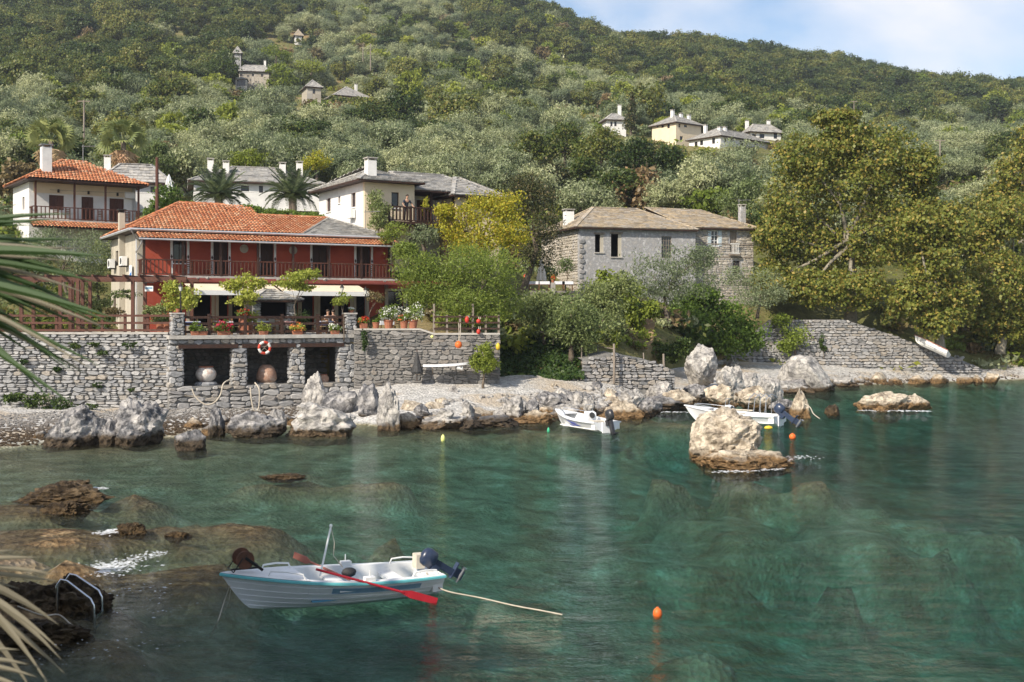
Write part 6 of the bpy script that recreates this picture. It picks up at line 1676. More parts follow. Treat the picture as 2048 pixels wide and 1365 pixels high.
def hull(root, L, B, free, sheer, draft, strakes, mat, rub, stripe=None, bow_rake=.45, flare=.1, bow_pow=2.6):
    """stern at x=0, bow at x=L; returns half-beam and sheer functions"""
    n = 40
    hb = lambda t: B / 2 * (.82 + .42 * t - .22 * t * t) * max(0.0, 1 - max(0, (t - .30) / .70) ** bow_pow) + .004
    sh = lambda t: free + sheer * (1.2 * t * t - .25 * t)
    kl = lambda t: -draft * (1 - max(0, (t - .6) / .4) ** 2 * .9)
    mb = MB(); rows = []; qs = []
    for s in range(strakes):
        qs += [s / strakes + (1e-3 if s else 0), (s + 1) / strakes]
    for i in range(n + 1):
        t = i / n; row = []
        for k, q in enumerate(qs):
            lap = .014 if (strakes > 2 and k % 2 == 1) else 0
            y = hb(t) * (q ** (.5 + .9 * t ** 5) * (1 - flare) + flare * q) + (lap if t < .98 else 0)
            z = kl(t) + (sh(t) - kl(t)) * q ** 1.25
            x = t * L + bow_rake * (q - .5) * t ** 5
            row.append((x, y, z))
        rows.append(row)
    m_ = len(qs)
    for sd in (1, -1):
        b = len(mb.v)
        for r_ in rows: mb.v += [(x, y * sd, z) for x, y, z in r_]
        for i in range(n):
            for k in range(m_ - 1):
                f = (b + i*m_ + k, b + i*m_ + k + 1, b + (i+1)*m_ + k + 1, b + (i+1)*m_ + k)
                mb.f.append(f if sd > 0 else f[::-1]); st_ = k // 2
                mb.m.append(1 if (stripe and stripe[0] <= st_ <= stripe[1] and stripe[2] < i / n < stripe[3]) else 0)
    tr = [(x, y, z) for x, y, z in rows[0]]
    mb.mi = 0; mb.add(tr + [(x, -y, z) for x, y, z in tr], [tuple(range(m_)) + tuple(range(2*m_ - 1, m_ - 1, -1))])
    mb.obj('hull', [M[mat], M[stripe[4]] if stripe else M[mat]], root, True).data.set_sharp_from_angle(angle=R(25))
    # rub strake and gunwale
    edge = [Vector(r_[-1]) for r_ in rows]
    for sd in (1, -1):
        mg = MB(); pts_ = [Vector((p.x, p.y * sd, p.z - .02)) for p in edge]
        mg.tube(pts_, .032, 5); mg.obj('rub_strake', M[rub], root)
    return hb, sh, rows
def deck_strip(root, name, rows, w, mat, z_off=.012):
    mb = MB()
    for sd in (1, -1):
        v = []
        for r_ in rows:
            x, y, z = r_[-1]; v += [(x, y * sd, z + z_off), (x - (.02 if y < w else 0), max(0, y - w) * sd, z + z_off)]
        k = len(rows); mb.add(v, [(2*i, 2*i+2, 2*i+3, 2*i+1) if sd < 0 else (2*i, 2*i+1, 2*i+3, 2*i+2) for i in range(k - 1)])
        v2 = []; inn = [r_ for r_ in rows if r_[-1][1] > w + .08]; k = len(inn)
        for r_ in inn:
            x, y, z = r_[-1]; v2 += [(x, max(0, y - w) * sd, z + z_off), (x, max(0, y - w - .05) * sd, z - .3)]
        mb.add(v2, [(2*i, 2*i+2, 2*i+3, 2*i+1) for i in range(k - 1)])
    return mb.obj(name, M[mat], root)
def outboard(root, x, z, tilt, s=1.0, cowl='motor', leg='motor'):
    """clamped at (x,0,z), cowl up, leg swung up by tilt degrees"""
    e = MB()
    a = R(tilt)
    def T(p): return (x - s * (p[0] * math.cos(a) - p[2] * math.sin(a)), p[1] * s, z + s * (p[2] * math.cos(a) + p[0] * math.sin(a)))
    def grp(name, mb_, mat, sm=False):
        mb_.v = [T(v) for v in mb_.v]; return mb_.obj(name, M[mat], root, sm)
    mb = MB(); mb.lathe([(.10, .05), (.17, .1), (.18, .3), (.16, .42), (.10, .48), (.03, .49)], 12); mb.v = [(v[0]*1.35 + .18, v[1] * .85, v[2]) for v in mb.v]; o = grp('motor_cowl', mb, cowl, True)
    mb = MB(); mb.box(-.06, .12, -.12, .12, -.12, .1); mb.box(.08, .26, -.06, .06, -.6, .1); mb.box(.1, .34, -.035, .035, -.85, -.55); mb.box(.02, .46, -.09, .09, -.56, -.53); grp('motor_leg', mb, leg)
    mb = MB(); mb.tube([(.0, 0, -.78), (.2, 0, -.78), (.42, 0, -.78)], [.03, .06, .045], 8)
    for k in range(3):
        q = k * 2.09; mb.add([(.42, 0, -.78), (.40, .05*math.cos(q) - .06*math.sin(q), -.78 + .05*math.sin(q) + .06*math.cos(q)), (.44, .14*math.cos(q), -.78 + .14*math.sin(q)), (.45, .05*math.cos(q) + .06*math.sin(q), -.78 + .05*math.sin(q) - .06*math.cos(q))], [(0, 1, 2, 3)])
    grp('propeller', mb, 'zinc')

# white rowing boat, near
b0 = W(495, 1222); s0 = W(852, 1180)
vec = b0 - s0; ang = math.atan2(vec.y, vec.x); LB = 3.95
row_b = thing('rowing_boat', 'white clinker rowing boat with teal strake and outboard, nearest of all boats', 'boat', (s0.x - .12 * math.cos(ang), s0.y - .12 * math.sin(ang), 0), ang)
row_b.rotation_euler = (R(-1.5), R(-1.0), ang)
hb, sh, rows = hull(row_b, LB, 1.62, .43, .26, .12, 6, 'gelcoat', 'teal', (4, 4, .12, .56, 'boat_blue'), bow_rake=.55, bow_pow=2.4)
deck_strip(row_b, 'side_deck', rows, .16, 'gelcoat_in')
mb = MB(); fr_ = [r_[-1] for r_ in rows if r_[-1][0] > LB * .66]
v = [(x, y, z + .02) for x, y, z in fr_] + [(x, -y, z + .02) for x, y, z in fr_]; k = len(fr_)
mb.add(v, [(i, i+1, k+i+1, k+i) for i in range(k - 1)])
x_, y_, z_ = fr_[0]; mb.add([(x_, y_, z_ + .02), (x_, -y_, z_ + .02), (x_, -y_ * .72, z_ - .3), (x_, y_ * .72, z_ - .3)], [(0, 1, 2, 3)]); mb.obj('foredeck', M['gelcoat_in'], row_b)
mb = MB(); mb.box(.1, LB * .66, -.46, .46, .09, .12); mb.obj('floor', M['inside_blue'], row_b)
for t0, t1 in ((.16, .24), (.47, .54)):
    mb = MB(); w = hb(t0) - .12; mb.box(t0 * LB, t1 * LB, -w, w, sh(t0) - .19, sh(t0) - .13); mb.obj('thwart', M['gelcoat_in'], row_b)
mb = MB(); mb.box(.01, .22, -hb(0) + .1, hb(0) - .1, .1, sh(0) - .05); mb.obj('stern_seat', M['gelcoat_in'], row_b)
for sd in (1, -1):
    for t0, t1, h_ in ((.70, .86, .10), (.03, .17, .10)):
        mb = MB(); f = lambda t, z: (t * LB, (hb(t) - .1) * sd, sh(t) + z)
        mb.tube([f(t0, 0), f(t0 + .01, h_), f((t0 + t1) / 2, h_ + .02), f(t1 - .01, h_), f(t1, 0)], .018, 6); mb.obj('grab_rail', M['white_paint'], row_b)
    mb = MB(); t = .40; mb.box(t*LB - .1, t*LB + .1, (hb(t) - .08)*sd - .07, (hb(t) - .08)*sd + .07, sh(t) + .014, sh(t) + .09); mb.tube([(t*LB, (hb(t) - .05)*sd, sh(t)), (t*LB, (hb(t) - .05)*sd, sh(t) + .22)], .012, 5); mb.obj('rowlock', M['gelcoat_in'], row_b)
# winch reel at the bow
mb = MB()
for y in (-.16, .16): mb.lathe([(.17, -.012), (.17, .012)], 16, (0, 0, 0)); [mb.v.__setitem__(i, (mb.v[i][0], mb.v[i][2] + y, mb.v[i][1])) for i in range(len(mb.v) - 32, len(mb.v))]
mb.tube([(0, -.16, 0), (0, .16, 0)], .06, 8)
rl_ = mb.obj('winch_reel', M['rust'], row_b, loc=(LB * .965, 0, sh(.97) + .26))
mb = MB(); mb.box(-.3, .2, -.07, -.03, -.22, -.19); mb.beam((-.32, .2, -.2), (.0, .16, .05), .05); mb.beam((-.32, -.2, -.2), (0, -.16, .05), .05); mb.tube([(.05, -.2, .05), (.22, -.2, -.2), (.22, .2, -.2), (.05, .2, .05)], .012, 5); mb.obj('winch_frame', M['iron'], rl_)
# light pole with a hanging line
mb = MB(); mb.tube([(LB*.56, -.35, sh(.5) - .1), (LB*.50, -.48, sh(.5) + .82)], .02, 6); mb.ball((LB*.50, -.48, sh(.5) + .84), .035); pm = mb.obj('pole', M['white_paint'], row_b)
mb = MB(); mb.tube([(LB*.50, -.48, sh(.5) + .82), (LB*.48, -.47, sh(.5) + .5), (LB*.485, -.45, sh(.5) + .25), (LB*.44, -.4, sh(.5) + .02)], .010, 5); mb.obj('pole_line', M['rope'], pm)
mb = MB(); mb.ball((LB*.42, -.25, sh(.4) - .03), .12, 10, 6, (1.3, .9, .8)); mb.obj('fuel_can', M['rubber'], row_b, True)
outboard(row_b, -.02, sh(0) - .02, 58, .78)
mb = MB(); mb.box(.16, .34, -.22, .0, sh(0), sh(0) + .28); mb.obj('engine_cushion', M['cushion'], row_b)
# oars (things of their own)
def oar(a, b, label, mat):
    a, b = Vector(a), Vector(b); mb = MB(); root = thing('oar', label, 'oar', tuple(a))
    d = b - a; L = d.length; dn = d.normalized()
    mb.tube([(0, 0, 0), tuple(d * .72)], .024, 7); mb.obj('shaft', M[mat], root)
    mb = MB(); r = dn.cross(Vector((0, 0, 1))).normalized(); u = r.cross(dn)
    for p, q, w in ((.70, .78, (.025, .07)), (.78, 1.0, (.07, .062))):
        v = []
        for t, ww in ((p, w[0]), (q, w[1])):
            c = d * t; v += [c - r*ww*.25 - u*ww, c + r*ww*.25 - u*ww, c + r*ww*.12 + u*ww, c - r*ww*.12 + u*ww]
        mb.add(v, [(0,1,5,4),(1,2,6,5),(2,3,7,6),(3,0,4,7),(4,5,6,7),(3,2,1,0)])
    mb.obj('blade', M[mat], root)
o1, o2 = P(628, 1138, 22.0), P(872, 1203, 21.3)
o2.z = max(o2.z, -.06)
oar(P(632, 1139, 21.3), P(874, 1203, 22.0), 'bright red oar lying across the rowing boat into the water', 'oar_red')
oar(P(700, 1160, 22.3), P(588, 1110, 23.0), 'faded red oar sticking out behind the rowing boat', 'oar_old')

def motorboat(name, label, stern, bow, B, cons, mot, stripe, T_top=False):
    v = Vector(bow) - Vector(stern); a = math.atan2(v.y, v.x); L = v.length
    r_ = thing(name, label, 'boat', (stern[0], stern[1], 0), a)
    hb, sh, rows = hull(r_, L, B, .50, .30, .1, 2, 'gelcoat', 'gelcoat', None, bow_rake=.7, bow_pow=2.2)
    deck_strip(r_, 'side_deck', rows, .22, 'gelcoat_in')
    fr2 = [q[-1] for q in rows if q[-1][0] > L * .74]; k = len(fr2); mb = MB()
    mb.add([(x, y, z + .02) for x, y, z in fr2] + [(x, -y, z + .02) for x, y, z in fr2], [(i, i+1, k+i+1, k+i) for i in range(k-1)]); mb.obj('foredeck', M['gelcoat'], r_)
    mb = MB(); mb.box(.1, L * .76, -B/2 + .32, B/2 - .32, .12, .17); mb.obj('floor', M['gelcoat_in'], r_)
    mb = MB(); mb.box(.02, .3, -B/2 + .2, B/2 - .2, .15, .46); mb.obj('stern_bench', M['gelcoat_in'], r_)
    cx = L * cons; mb = MB(); mb.add([(cx-.2,-.28,.17),(cx+.3,-.28,.17),(cx+.3,.28,.17),(cx-.2,.28,.17),(cx-.12,-.25,.82),(cx+.12,-.25,.9),(cx+.12,.25,.9),(cx-.12,.25,.82)], [(0,3,2,1),(4,5,6,7),(0,1,5,4),(1,2,6,5),(2,3,7,6),(3,0,4,7)]); c = mb.obj('console', M['gelcoat'], r_)
    mb = MB(); mb.tube([(cx+.14,-.22,.88),(cx+.1,-.2,1.22),(cx+.1,.2,1.22),(cx+.14,.22,.88)], .014, 5); mb.obj('console_frame', M['steel'], c)
    mb = MB(); mb.lathe([(.15, -.01), (.15, .01)], 12); mb.obj('steering_wheel', M['rubber'], c, loc=(cx - .17, 0, .72), rot=(0, R(-70), 0))
    mb = MB(); mb.box(cx - .75, cx - .4, -.3, .3, .17, .5); mb.obj('seat', M['cushion'], r_)
    for sd in (1, -1):
        f = lambda t, z: (t * L, (hb(t) - .08) * sd, sh(t) + z)
        mb = MB(); mb.tube([f(.62, 0), f(.64, .16), f(.80, .17), f(.93, .15), f(.95, 0)], .016, 6); mb.obj('bow_rail', M['steel'], r_)
        if stripe:
            ms = MB()
            for t0, t1, q0 in ((.28, .52, .62), (.34, .60, .74), (.42, .58, .52)):
                def hp(t, q):
                    i = min(39, int(t * 40)); hi_ = Vector(rows[i][-1]).lerp(Vector(rows[i+1][-1]), t*40 - i)
                    md_ = Vector(rows[i][1]).lerp(Vector(rows[i+1][1]), t*40-i)
                    p = md_.lerp(hi_, (q - .5) / .5); return (p.x, (p.y + .025) * sd, p.z)
                ms.add([hp(t0, q0), hp((t0+t1)/2, q0 - .05), hp(t1, q0 + .08), hp((t0+t1)/2, q0 + .06)], [(0, 1, 2, 3)])
            ms.obj('stripe', M['stripe_blue'], r_)
    if T_top:
        for x in (L*.1, L*.16, L*.22, L*.28):
            mb = MB(); mb.tube([(x, -B/2 + .2, .5), (x - .05, -B/2 + .3, 1.35), (x - .02, 0, 1.55), (x - .05, B/2 - .3, 1.35), (x, B/2 - .2, .5)], .016, 5); mb.obj('folded_frame_bow', M['steel'], r_)
        mb = MB(); mb.box(L*.36, L*.86, -B/2 + .12, -B/2 + .3, .6, .64); mb.obj('folded_plank', M['cushion'], r_)
    mb = MB(); mb.box(-.05, 0, -.3, .3, .0, .5); mb.obj('transom', M['gelcoat'], r_)
    outboard(r_, -.08, .48, 20 if not T_top else 55, 1.15, mot, mot)
motorboat('motorboat', 'small open white motorboat with blue stripes and black engine near the shore', (4.45, 53.6), (2.35, 57.4), 1.8, .34, 'motor_black', True)
motorboat('motorboat', 'white motorboat with folded frame moored behind the big round boulder', (13.3, 57.0), (9.3, 60.0), 1.9, .55, 'motor', False, True)
# boat pulled up under the plane trees
v1, v2 = P(1895, 712, 95), P(1828, 682, 97)
bb_ = thing('beached_boat', 'small weathered white boat pulled up under the plane trees', 'boat', tuple(v1), math.atan2((v2 - v1).y, (v2 - v1).x))
bb_.rotation_euler = (R(25), -math.atan2(v2.z - v1.z, (v2 - v1).xy.length), math.atan2((v2 - v1).y, (v2 - v1).x))
_, _, rws = hull(bb_, (v2 - v1).length, 1.4, .32, .2, .15, 4, 'gelcoat_in', 'oar_old')
deck_strip(bb_, 'side_deck', rws, .1, 'gelcoat_in')
for t in (.25, .55):
    mb = MB(); L_ = (v2 - v1).length; mb.box(t*L_, t*L_ + .25, -.5, .5, .14, .18); mb.obj('thwart', M['wood_grey'], bb_)
# windsurf board on the dark wall
a, b = P(846, 733, 65.6), P(940, 728, 66.0)
sb_ = thing('surfboard', 'white surfboard lying on brackets against the dark stone wall', 'surfboard', tuple((a + b) / 2))
mb = MB(); d = (b - a); n = 14
for i in range(n + 1):
    t = i / n; w = .33 * math.sin(math.pi * min(1, max(.03, t))) ** .5; c = d * (t - .5) + Vector((0, 0, .10 * (t - .5) ** 2 * 2))
    mb.v += [tuple(c + Vector((0, -w, .05))), tuple(c + Vector((0, w, .05))), tuple(c + Vector((0, w, -.07))), tuple(c + Vector((0, -w, -.07)))]
for i in range(n):
    for k in range(4): mb.f.append((4*i + k, 4*i + (k+1) % 4, 4*i + 4 + (k+1) % 4, 4*i + 4 + k)); mb.m.append(0)
mb.f += [(0, 1, 2, 3), (4*n+3, 4*n+2, 4*n+1, 4*n)]; mb.m += [0, 0]
mb.obj('board', M['gelcoat'], sb_)
mb = MB(); mb.tube([tuple(d * .22 + Vector((0, -.1, -.16))), tuple(d * .34 + Vector((0, -.1, -.24)))], .12, 10); mb.obj('rolled_mast', M['white_paint'], sb_)
for t in (-.3, .3):
    mb = MB(); c = d * t; mb.beam(c + Vector((0, .5, -.1)), c + Vector((0, -.3, -.1)), .06); mb.beam(c + Vector((0, .5, -.5)), c + Vector((0, -.25, -.12)), .05); mb.obj('bracket', M['wood_grey'], sb_)
# ------------------------------------------------------------------ kiosk on the terrace
ZT = 0.2 + zs1                                                   # terrace floor level
KF = Fr(506, 66.0, 26)
kio = KF.root('kiosk', 'small stone kiosk with slate roof standing on the restaurant terrace', 'kiosk', ZT)
Lk = KF.x(590); Dk = 2.0
for a0, a1 in ((0, .48), (Lk - .48, Lk)):
    mb = MB(); mb.box(a0 + .04, a1 - .04, .04, .44, 0, 1.9); c = mb.obj('pillar', M['mortar'], kio)
    lay_stones(c, Tx(a0, .05), courses(a1 - a0, 1.9, .26, .2), 'stone_pale', proud=.05)
mb = MB(); mb.box(.5, Lk - .5, .1, .55, 0, .92); mb.obj('counter', M['plaster_beige'], kio)
mb = MB(); mb.box(.45, Lk - .45, .0, .6, .921, .98); mb.obj('counter_top', M['wood_red'], kio)
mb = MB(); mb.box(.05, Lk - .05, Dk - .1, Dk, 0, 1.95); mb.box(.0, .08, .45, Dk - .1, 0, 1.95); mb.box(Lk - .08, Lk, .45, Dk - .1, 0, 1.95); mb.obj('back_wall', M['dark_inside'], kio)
hip_roof(kio, -.15, Lk + .4, -.35, Dk + .3, 1.97, (Lk * .38, .9, 2.55), (Lk * .55, .9, 2.55), 'slate', 'slate', w=.3, l=.24)
def lx2(px, ly): return F2.x(px, ly)
def on_ter(px, ly, dz=0.0):
    x = F2.x(px, ly); w = F2.w(x, ly); return (w[0], w[1], ZT + dz)
# ------------------------------------------------------------------ terrace furniture
M['table_white'] = mk('white_tabletop', (0.72, 0.74, 0.78), (0.64, 0.66, 0.70), 3, 0.5)
M['table_blue'] = mk('blue_tablecloth', (0.10, 0.14, 0.36), (0.07, 0.10, 0.28), 3, 0.8)
M['cloth_print'] = mk('printed_tablecloth', (0.66, 0.55, 0.5), (0.42, 0.10, 0.12), 14, 0.8)
M['chair_wood'] = mk('varnished_chair_wood', (0.20, 0.11, 0.055), (0.13, 0.07, 0.035), 5, 0.5)
M['rush'] = mk('rush_seat', (0.42, 0.34, 0.20), (0.34, 0.26, 0.15), 12, 0.9)
def table(loc, rz, label, cloth):
    r = thing('table', label, 'table', loc, rz)
    mb = MB(); mb.box(-.42, .42, -.42, .42, .72, .76); mb.obj('tabletop', M['table_white'] if cloth != 'cloth_print' else M[cloth], r)
    mb = MB(); mb.box(-.435, .435, -.435, -.425, .52, .715); mb.box(-.435, .435, .425, .435, .52, .715); mb.box(-.435, -.425, -.424, .424, .52, .715); mb.box(.425, .435, -.424, .424, .52, .715); mb.obj('cloth_hem', M[cloth], r)
    for sx in (-1, 1):
        for sy in (-1, 1):
            mb = MB(); mb.box(sx*.37-.03, sx*.37+.03, sy*.37-.03, sy*.37+.03, 0, .72); mb.obj('leg', M['chair_wood'], r)
CH = {}
def chair(loc, rz, label, group='wooden chairs on the terrace'):
    if not CH:
        mb = MB(); mb.box(-.2, .2, -.2, .2, .43, .46); CH['seat'] = mb.mesh('seat', M['rush'])
        mb = MB(); mb.box(-.02, .02, -.02, .02, 0, .43); CH['leg'] = mb.mesh('leg', M['chair_wood'])
        mb = MB(); mb.box(-.02, .02, -.02, .02, 0, .92); CH['back_leg'] = mb.mesh('back_leg', M['chair_wood'])
        mb = MB(); mb.box(-.17, .17, -.012, .012, -.035, .035); CH['slat'] = mb.mesh('back_slat', M['chair_wood'])
    r = thing('chair', label, 'chair', loc, rz, group)
    link('seat', CH['seat'], r)
    for sx in (-.18, .18): link('leg', CH['leg'], r, (sx, -.18, 0)); link('leg', CH['back_leg'], r, (sx, .18, 0))
    for z in (.58, .70, .84): link('back_slat', CH['slat'], r, (0, .18, z))
rz2 = F2.rot
for px, ly, cl, lb in ((383, 1.5, 'table_blue', 'white-topped table by the left terrace pillar'), (448, 1.7, 'table_white', 'white table behind the red geraniums'), (520, 1.4, 'table_blue', 'blue-draped table below the kiosk'), (575, 1.3, 'cloth_print', 'table with printed cloth right of the kiosk pillar'), (650, 1.6, 'table_blue', 'blue-draped table near the right terrace pillar'), (770, 1.0, 'table_white', 'table outside the right terrace pillar')):
    table(on_ter(px, ly), rz2, lb, cl)
for px, ly, a, lb in ((400, 1.9, 90, 'right of the left terrace table'), (415, 1.2, -70, 'left of the table behind the geraniums'), (470, 2.0, 90, 'right of the table behind the geraniums'), (432, 1.0, 10, 'just behind the red geraniums'), (500, 2.1, -90, 'left of the blue table below the kiosk'), (541, 1.8, 90, 'right of the blue table below the kiosk'), (555, 1.0, 180, 'left of the printed tablecloth'), (592, 1.5, 80, 'right of the printed tablecloth'), (602, 2.3, 120, 'behind the printed tablecloth, far side'), (632, 2.0, -90, 'left of the blue table by the right pillar'), (667, 1.5, 90, 'right of the blue table by the right pillar'), (648, .8, 180, 'in front of the blue table by the right pillar'), (735, 1.0, 90, 'left of the table outside the pillar'), (790, 1.6, -60, 'right of the table outside the pillar')):
    chair(on_ter(px, ly), rz2 + R(a), 'brown rush-seat chair ' + lb)
for px, ly in ((378, .7), (417, .75), (598, .7), (622, .8), (742, .7)):      # chairs on the upper balcony
    x = F1.x(px, ly); w = F1.w(x, ly); chair((w[0], w[1], 4.4 + 3.53), F1.rot + R(180), 'wooden chair behind the railing of the red balcony', 'chairs on the red balcony')
for px, ly in ((112, .7), (135, .75), (200, .7), (255, .7)):
    x = FA.x(px, ly); w = FA.w(x, ly); chair((w[0], w[1], FA.z0 + zA), FA.rot + R(170), 'wooden chair on the balcony of the tiled white house', 'chairs on the white house balcony')
# ------------------------------------------------------------------ pots and flowers
M['flower_red'] = leaf_mat('red_petal', (0.45, 0.015, 0.02), (0.68, 0.04, 0.04), None, .2)
M['flower_orange'] = leaf_mat('orange_petal', (0.62, 0.14, 0.04), (0.78, 0.26, 0.08), None, .2)
M['flower_white'] = leaf_mat('white_petal', (0.62, 0.64, 0.55), (0.8, 0.8, 0.74), None, .2)
def potted(loc, w, h, label, pot='trough', leaf='fig', flower=None, fh=.45, fw=.4, n=160):
    r = thing('potted_plant', label, 'potted plant', loc, rz2)
    mb = MB()
    if pot == 'trough':
        mb.add([(-w*.42,-h*.5,0),(w*.42,-h*.5,0),(w*.42,h*.5,0),(-w*.42,h*.5,0),(-w*.5,-h*.6,h),(w*.5,-h*.6,h),(w*.5,h*.6,h),(-w*.5,h*.6,h)], [(0,3,2,1),(4,5,6,7),(0,1,5,4),(1,2,6,5),(2,3,7,6),(3,0,4,7)])
    elif pot == 'barrel': mb.lathe([(w*.36,0),(w*.47,h*.25),(w*.5,h*.55),(w*.44,h*.9),(w*.48,h)], 14)
    else: mb.lathe([(w*.34,0),(w*.46,h*.85),(w*.5,h*.86),(w*.5,h)], 14)
    mb.obj('pot', M['terracotta'], r)
    L = [(random.uniform(-.15, .15)*fw, 0, h + fh*.45, fw*.5, fw*.5, fh*.5), (fw*.3, 0, h + fh*.3, fw*.35, fw*.35, fh*.35), (-fw*.3, 0, h + fh*.3, fw*.35, fw*.35, fh*.35)]
    link('foliage', crown_mesh('pot_foliage', L, n, .11, M[leaf], aspect=.6, clump=.3), r)
    if flower: link('flowers', crown_mesh('pot_flowers', [(a, b, c + .04, d*1.08, e*1.08, f*1.05) for a, b, c, d, e, f in L], int(n * .45), .09, M[flower], aspect=.9, clump=.25, shell=.85), r)['kind'] = 'stuff'
    return r
potted(on_ter(391, -.02), .5, .22, 'green leafy plant in trough, left end of the terrace edge', fw=.55, fh=.55)
potted(on_ter(405, -.02), .55, .22, 'low sparse plant in trough beside the green leafy plant', leaf='olive', fh=.25)
potted(on_ter(448, -.02), .75, .22, 'mass of red geraniums on the terrace edge', flower='flower_red', fw=.75, fh=.62, n=260)
potted(on_ter(486, .45), .5, 1.02, 'tall terracotta barrel with red flowers on the terrace', 'barrel', flower='flower_red', fw=.6, fh=.5)
potted(on_ter(500, 1.0), .4, .7, 'yellow-green bushy plant beside the terracotta barrel', 'round', leaf='feather', fw=.6, fh=.7, n=240)
potted(on_ter(527, -.02), .5, .22, 'loose green plant at the middle of the terrace edge', leaf='feather', fw=.6, fh=.5)
potted(on_ter(595, -.02), .6, .22, 'reddish green plant in trough below the printed table', leaf='feather', flower='flower_orange', fw=.6, fh=.45)
potted(on_ter(670, -.02), .5, .22, 'green plant in trough near the right terrace pillar', leaf='fig', flower='flower_white', fw=.55, fh=.4)
potted(on_ter(603, 1.6), .5, .5, 'large dark green plant beside the kiosk', 'round', leaf='ivy', fw=.8, fh=.9, n=260)
def on4(px, dz=0.0, ly=.45):
    x = F4.x(px, ly); w = F4.w(x, ly); return (w[0], w[1], .9 + hz(x) + .1 + dz)
potted(on4(777), .6, .5, 'white hydrangea in terracotta pot on the dark wall', 'round', leaf='fig', flower='flower_white', fw=.95, fh=.95, n=300)
potted(on4(826), .6, .5, 'white hydrangea with orange blooms at the right end of the dark wall', 'round', leaf='fig', flower='flower_white', fw=.9, fh=.95, n=300)
potted(on4(808), .5, .4, 'orange flowers in pot between the two hydrangeas', 'round', flower='flower_orange', fw=.5, fh=.45)
potted(on4(752), .45, .35, 'small terracotta pot next to the white hydrangea', 'round', fw=.3, fh=.25)
potted(on4(727), .4, .3, 'red flowers trailing beside the right terrace pillar', 'trough', flower='flower_red', fw=.5, fh=.4)
shrub('hanging_plant', 'green trailing plant hanging down the dark wall', 'plant', 65.8, [(728,672,7,16),(730,690,6,12)], 'ivy', 200, .13, (728, 655), .02, trunk=False)
for px, lb in ((424, 'big terracotta pot at the left wooden fence, right one'), (336, 'big terracotta pot against the left terrace pillar')):
    w = P(px if px < 400 else 322, 668, 64.0); potted((w.x, w.y, 4.42), .6, .62, lb, 'round', leaf='mulberry', fw=.7, fh=.7, n=240)
w = on_ter(356, .2, 1.15); potted((w[0], w[1], F2.z(629) + .1), .25, .2, 'small clay pot on top of the left terrace pillar', 'round', fw=.1, fh=.1, n=20)
w = on_ter(703, .2); potted((w[0], w[1], F2.z(629) + .1), .3, .16, 'flat clay bowl on top of the right terrace pillar', 'round', flower='flower_white', fw=.25, fh=.12, n=30)
# big storage jars in the three bays
M['jar_white'] = mk('flaking_whitewash', (0.40, 0.22, 0.15), (0.60, 0.55, 0.50), 3.2, 0.9, bump=.4, c3=(0.68, 0.64, 0.60))
M['jar_clay'] = mk('old_clay_jar', (0.42, 0.27, 0.19), (0.34, 0.2, 0.14), 3, 0.9, bump=.3, c3=(0.52, 0.42, 0.34))
def jar(px, pyb, h, r, label, mat, broken=False, ly=1.0):
    x = F2.x(px, ly); w = F2.w(x, ly); zb = F2.z(pyb, x, ly)
    t = thing('storage_jar', label, 'jar', (w[0], w[1], zb))
    mb = MB(); mb.lathe([(r*1.05, -.45), (r*1.1, -.1), (r*.95, .0)], 12); mb.obj('plinth', M['stone_pale'], t)
    prof = [(r*.55, 0), (r*.85, h*.22), (r, h*.48), (r*.92, h*.7), (r*.66, h*.9), (r*.6, h*.95), (r*.7, h), (r*.55, h*1.0), (r*.5, h*.9)]
    if broken: prof = [(r*.8, 0), (r, h*.2), (r*.96, h*.5), (r*.75, h*.8), (r*.4, h), (r*.3, h)]
    mb = MB(); mb.lathe(prof, 18); b = mb.obj('body', M[mat], t, True)
    mb = MB(); mb.lathe([(r*.6, h*.93), (r*.72, h*.965), (r*.70, h*1.012), (r*.58, h*1.02)], 18); mb.obj('rim', M['terracotta'] if not broken else M[mat], t) if not broken else None
jar(412, 764, .85, .58, 'big whitewashed clay jar in the left bay', 'jar_white'); jar(533, 765, 1.0, .58, 'big broken clay jar in the middle bay', 'jar_clay', True); jar(648, 768, .55, .30, 'small clay jar on a stone in the right bay', 'jar_clay')
# lifebuoy
c = P(528, 696, 62.6)
lb_ = thing('lifebuoy', 'red and white lifebuoy hanging from the terrace edge', 'lifebuoy', tuple(c), F2.rot)
M['buoy_red'] = mk('red_plastic', (0.52, 0.06, 0.03), (0.42, 0.05, 0.03), 5, 0.5); M['buoy_white'] = mk('white_plastic', (0.72, 0.70, 0.66), (0.6, 0.58, 0.54), 5, 0.5)
for i in range(8):
    mb = MB(); a0 = R(45 * i + 8); mb.tube([(.30 * math.cos(a0 + R(45) * k / 5), -.12, .30 * math.sin(a0 + R(45) * k / 5)) for k in range(6)], .075, 8); mb.obj('segment', M['buoy_red'] if i % 2 else M['buoy_white'], lb_, True)
mb = MB(); mb.tube([(-.26, -.1, .1), (0, -.12, .06), (.24, -.1, .14)], .012, 5); mb.tube([(-.2, -.1, -.2), (0, -.12, .0), (.2, -.1, -.22)], .012, 5); mb.tube([(0, -.1, .34), (0, -.1, .72)], .012, 5); mb.obj('grab_line', M['rope'], lb_)
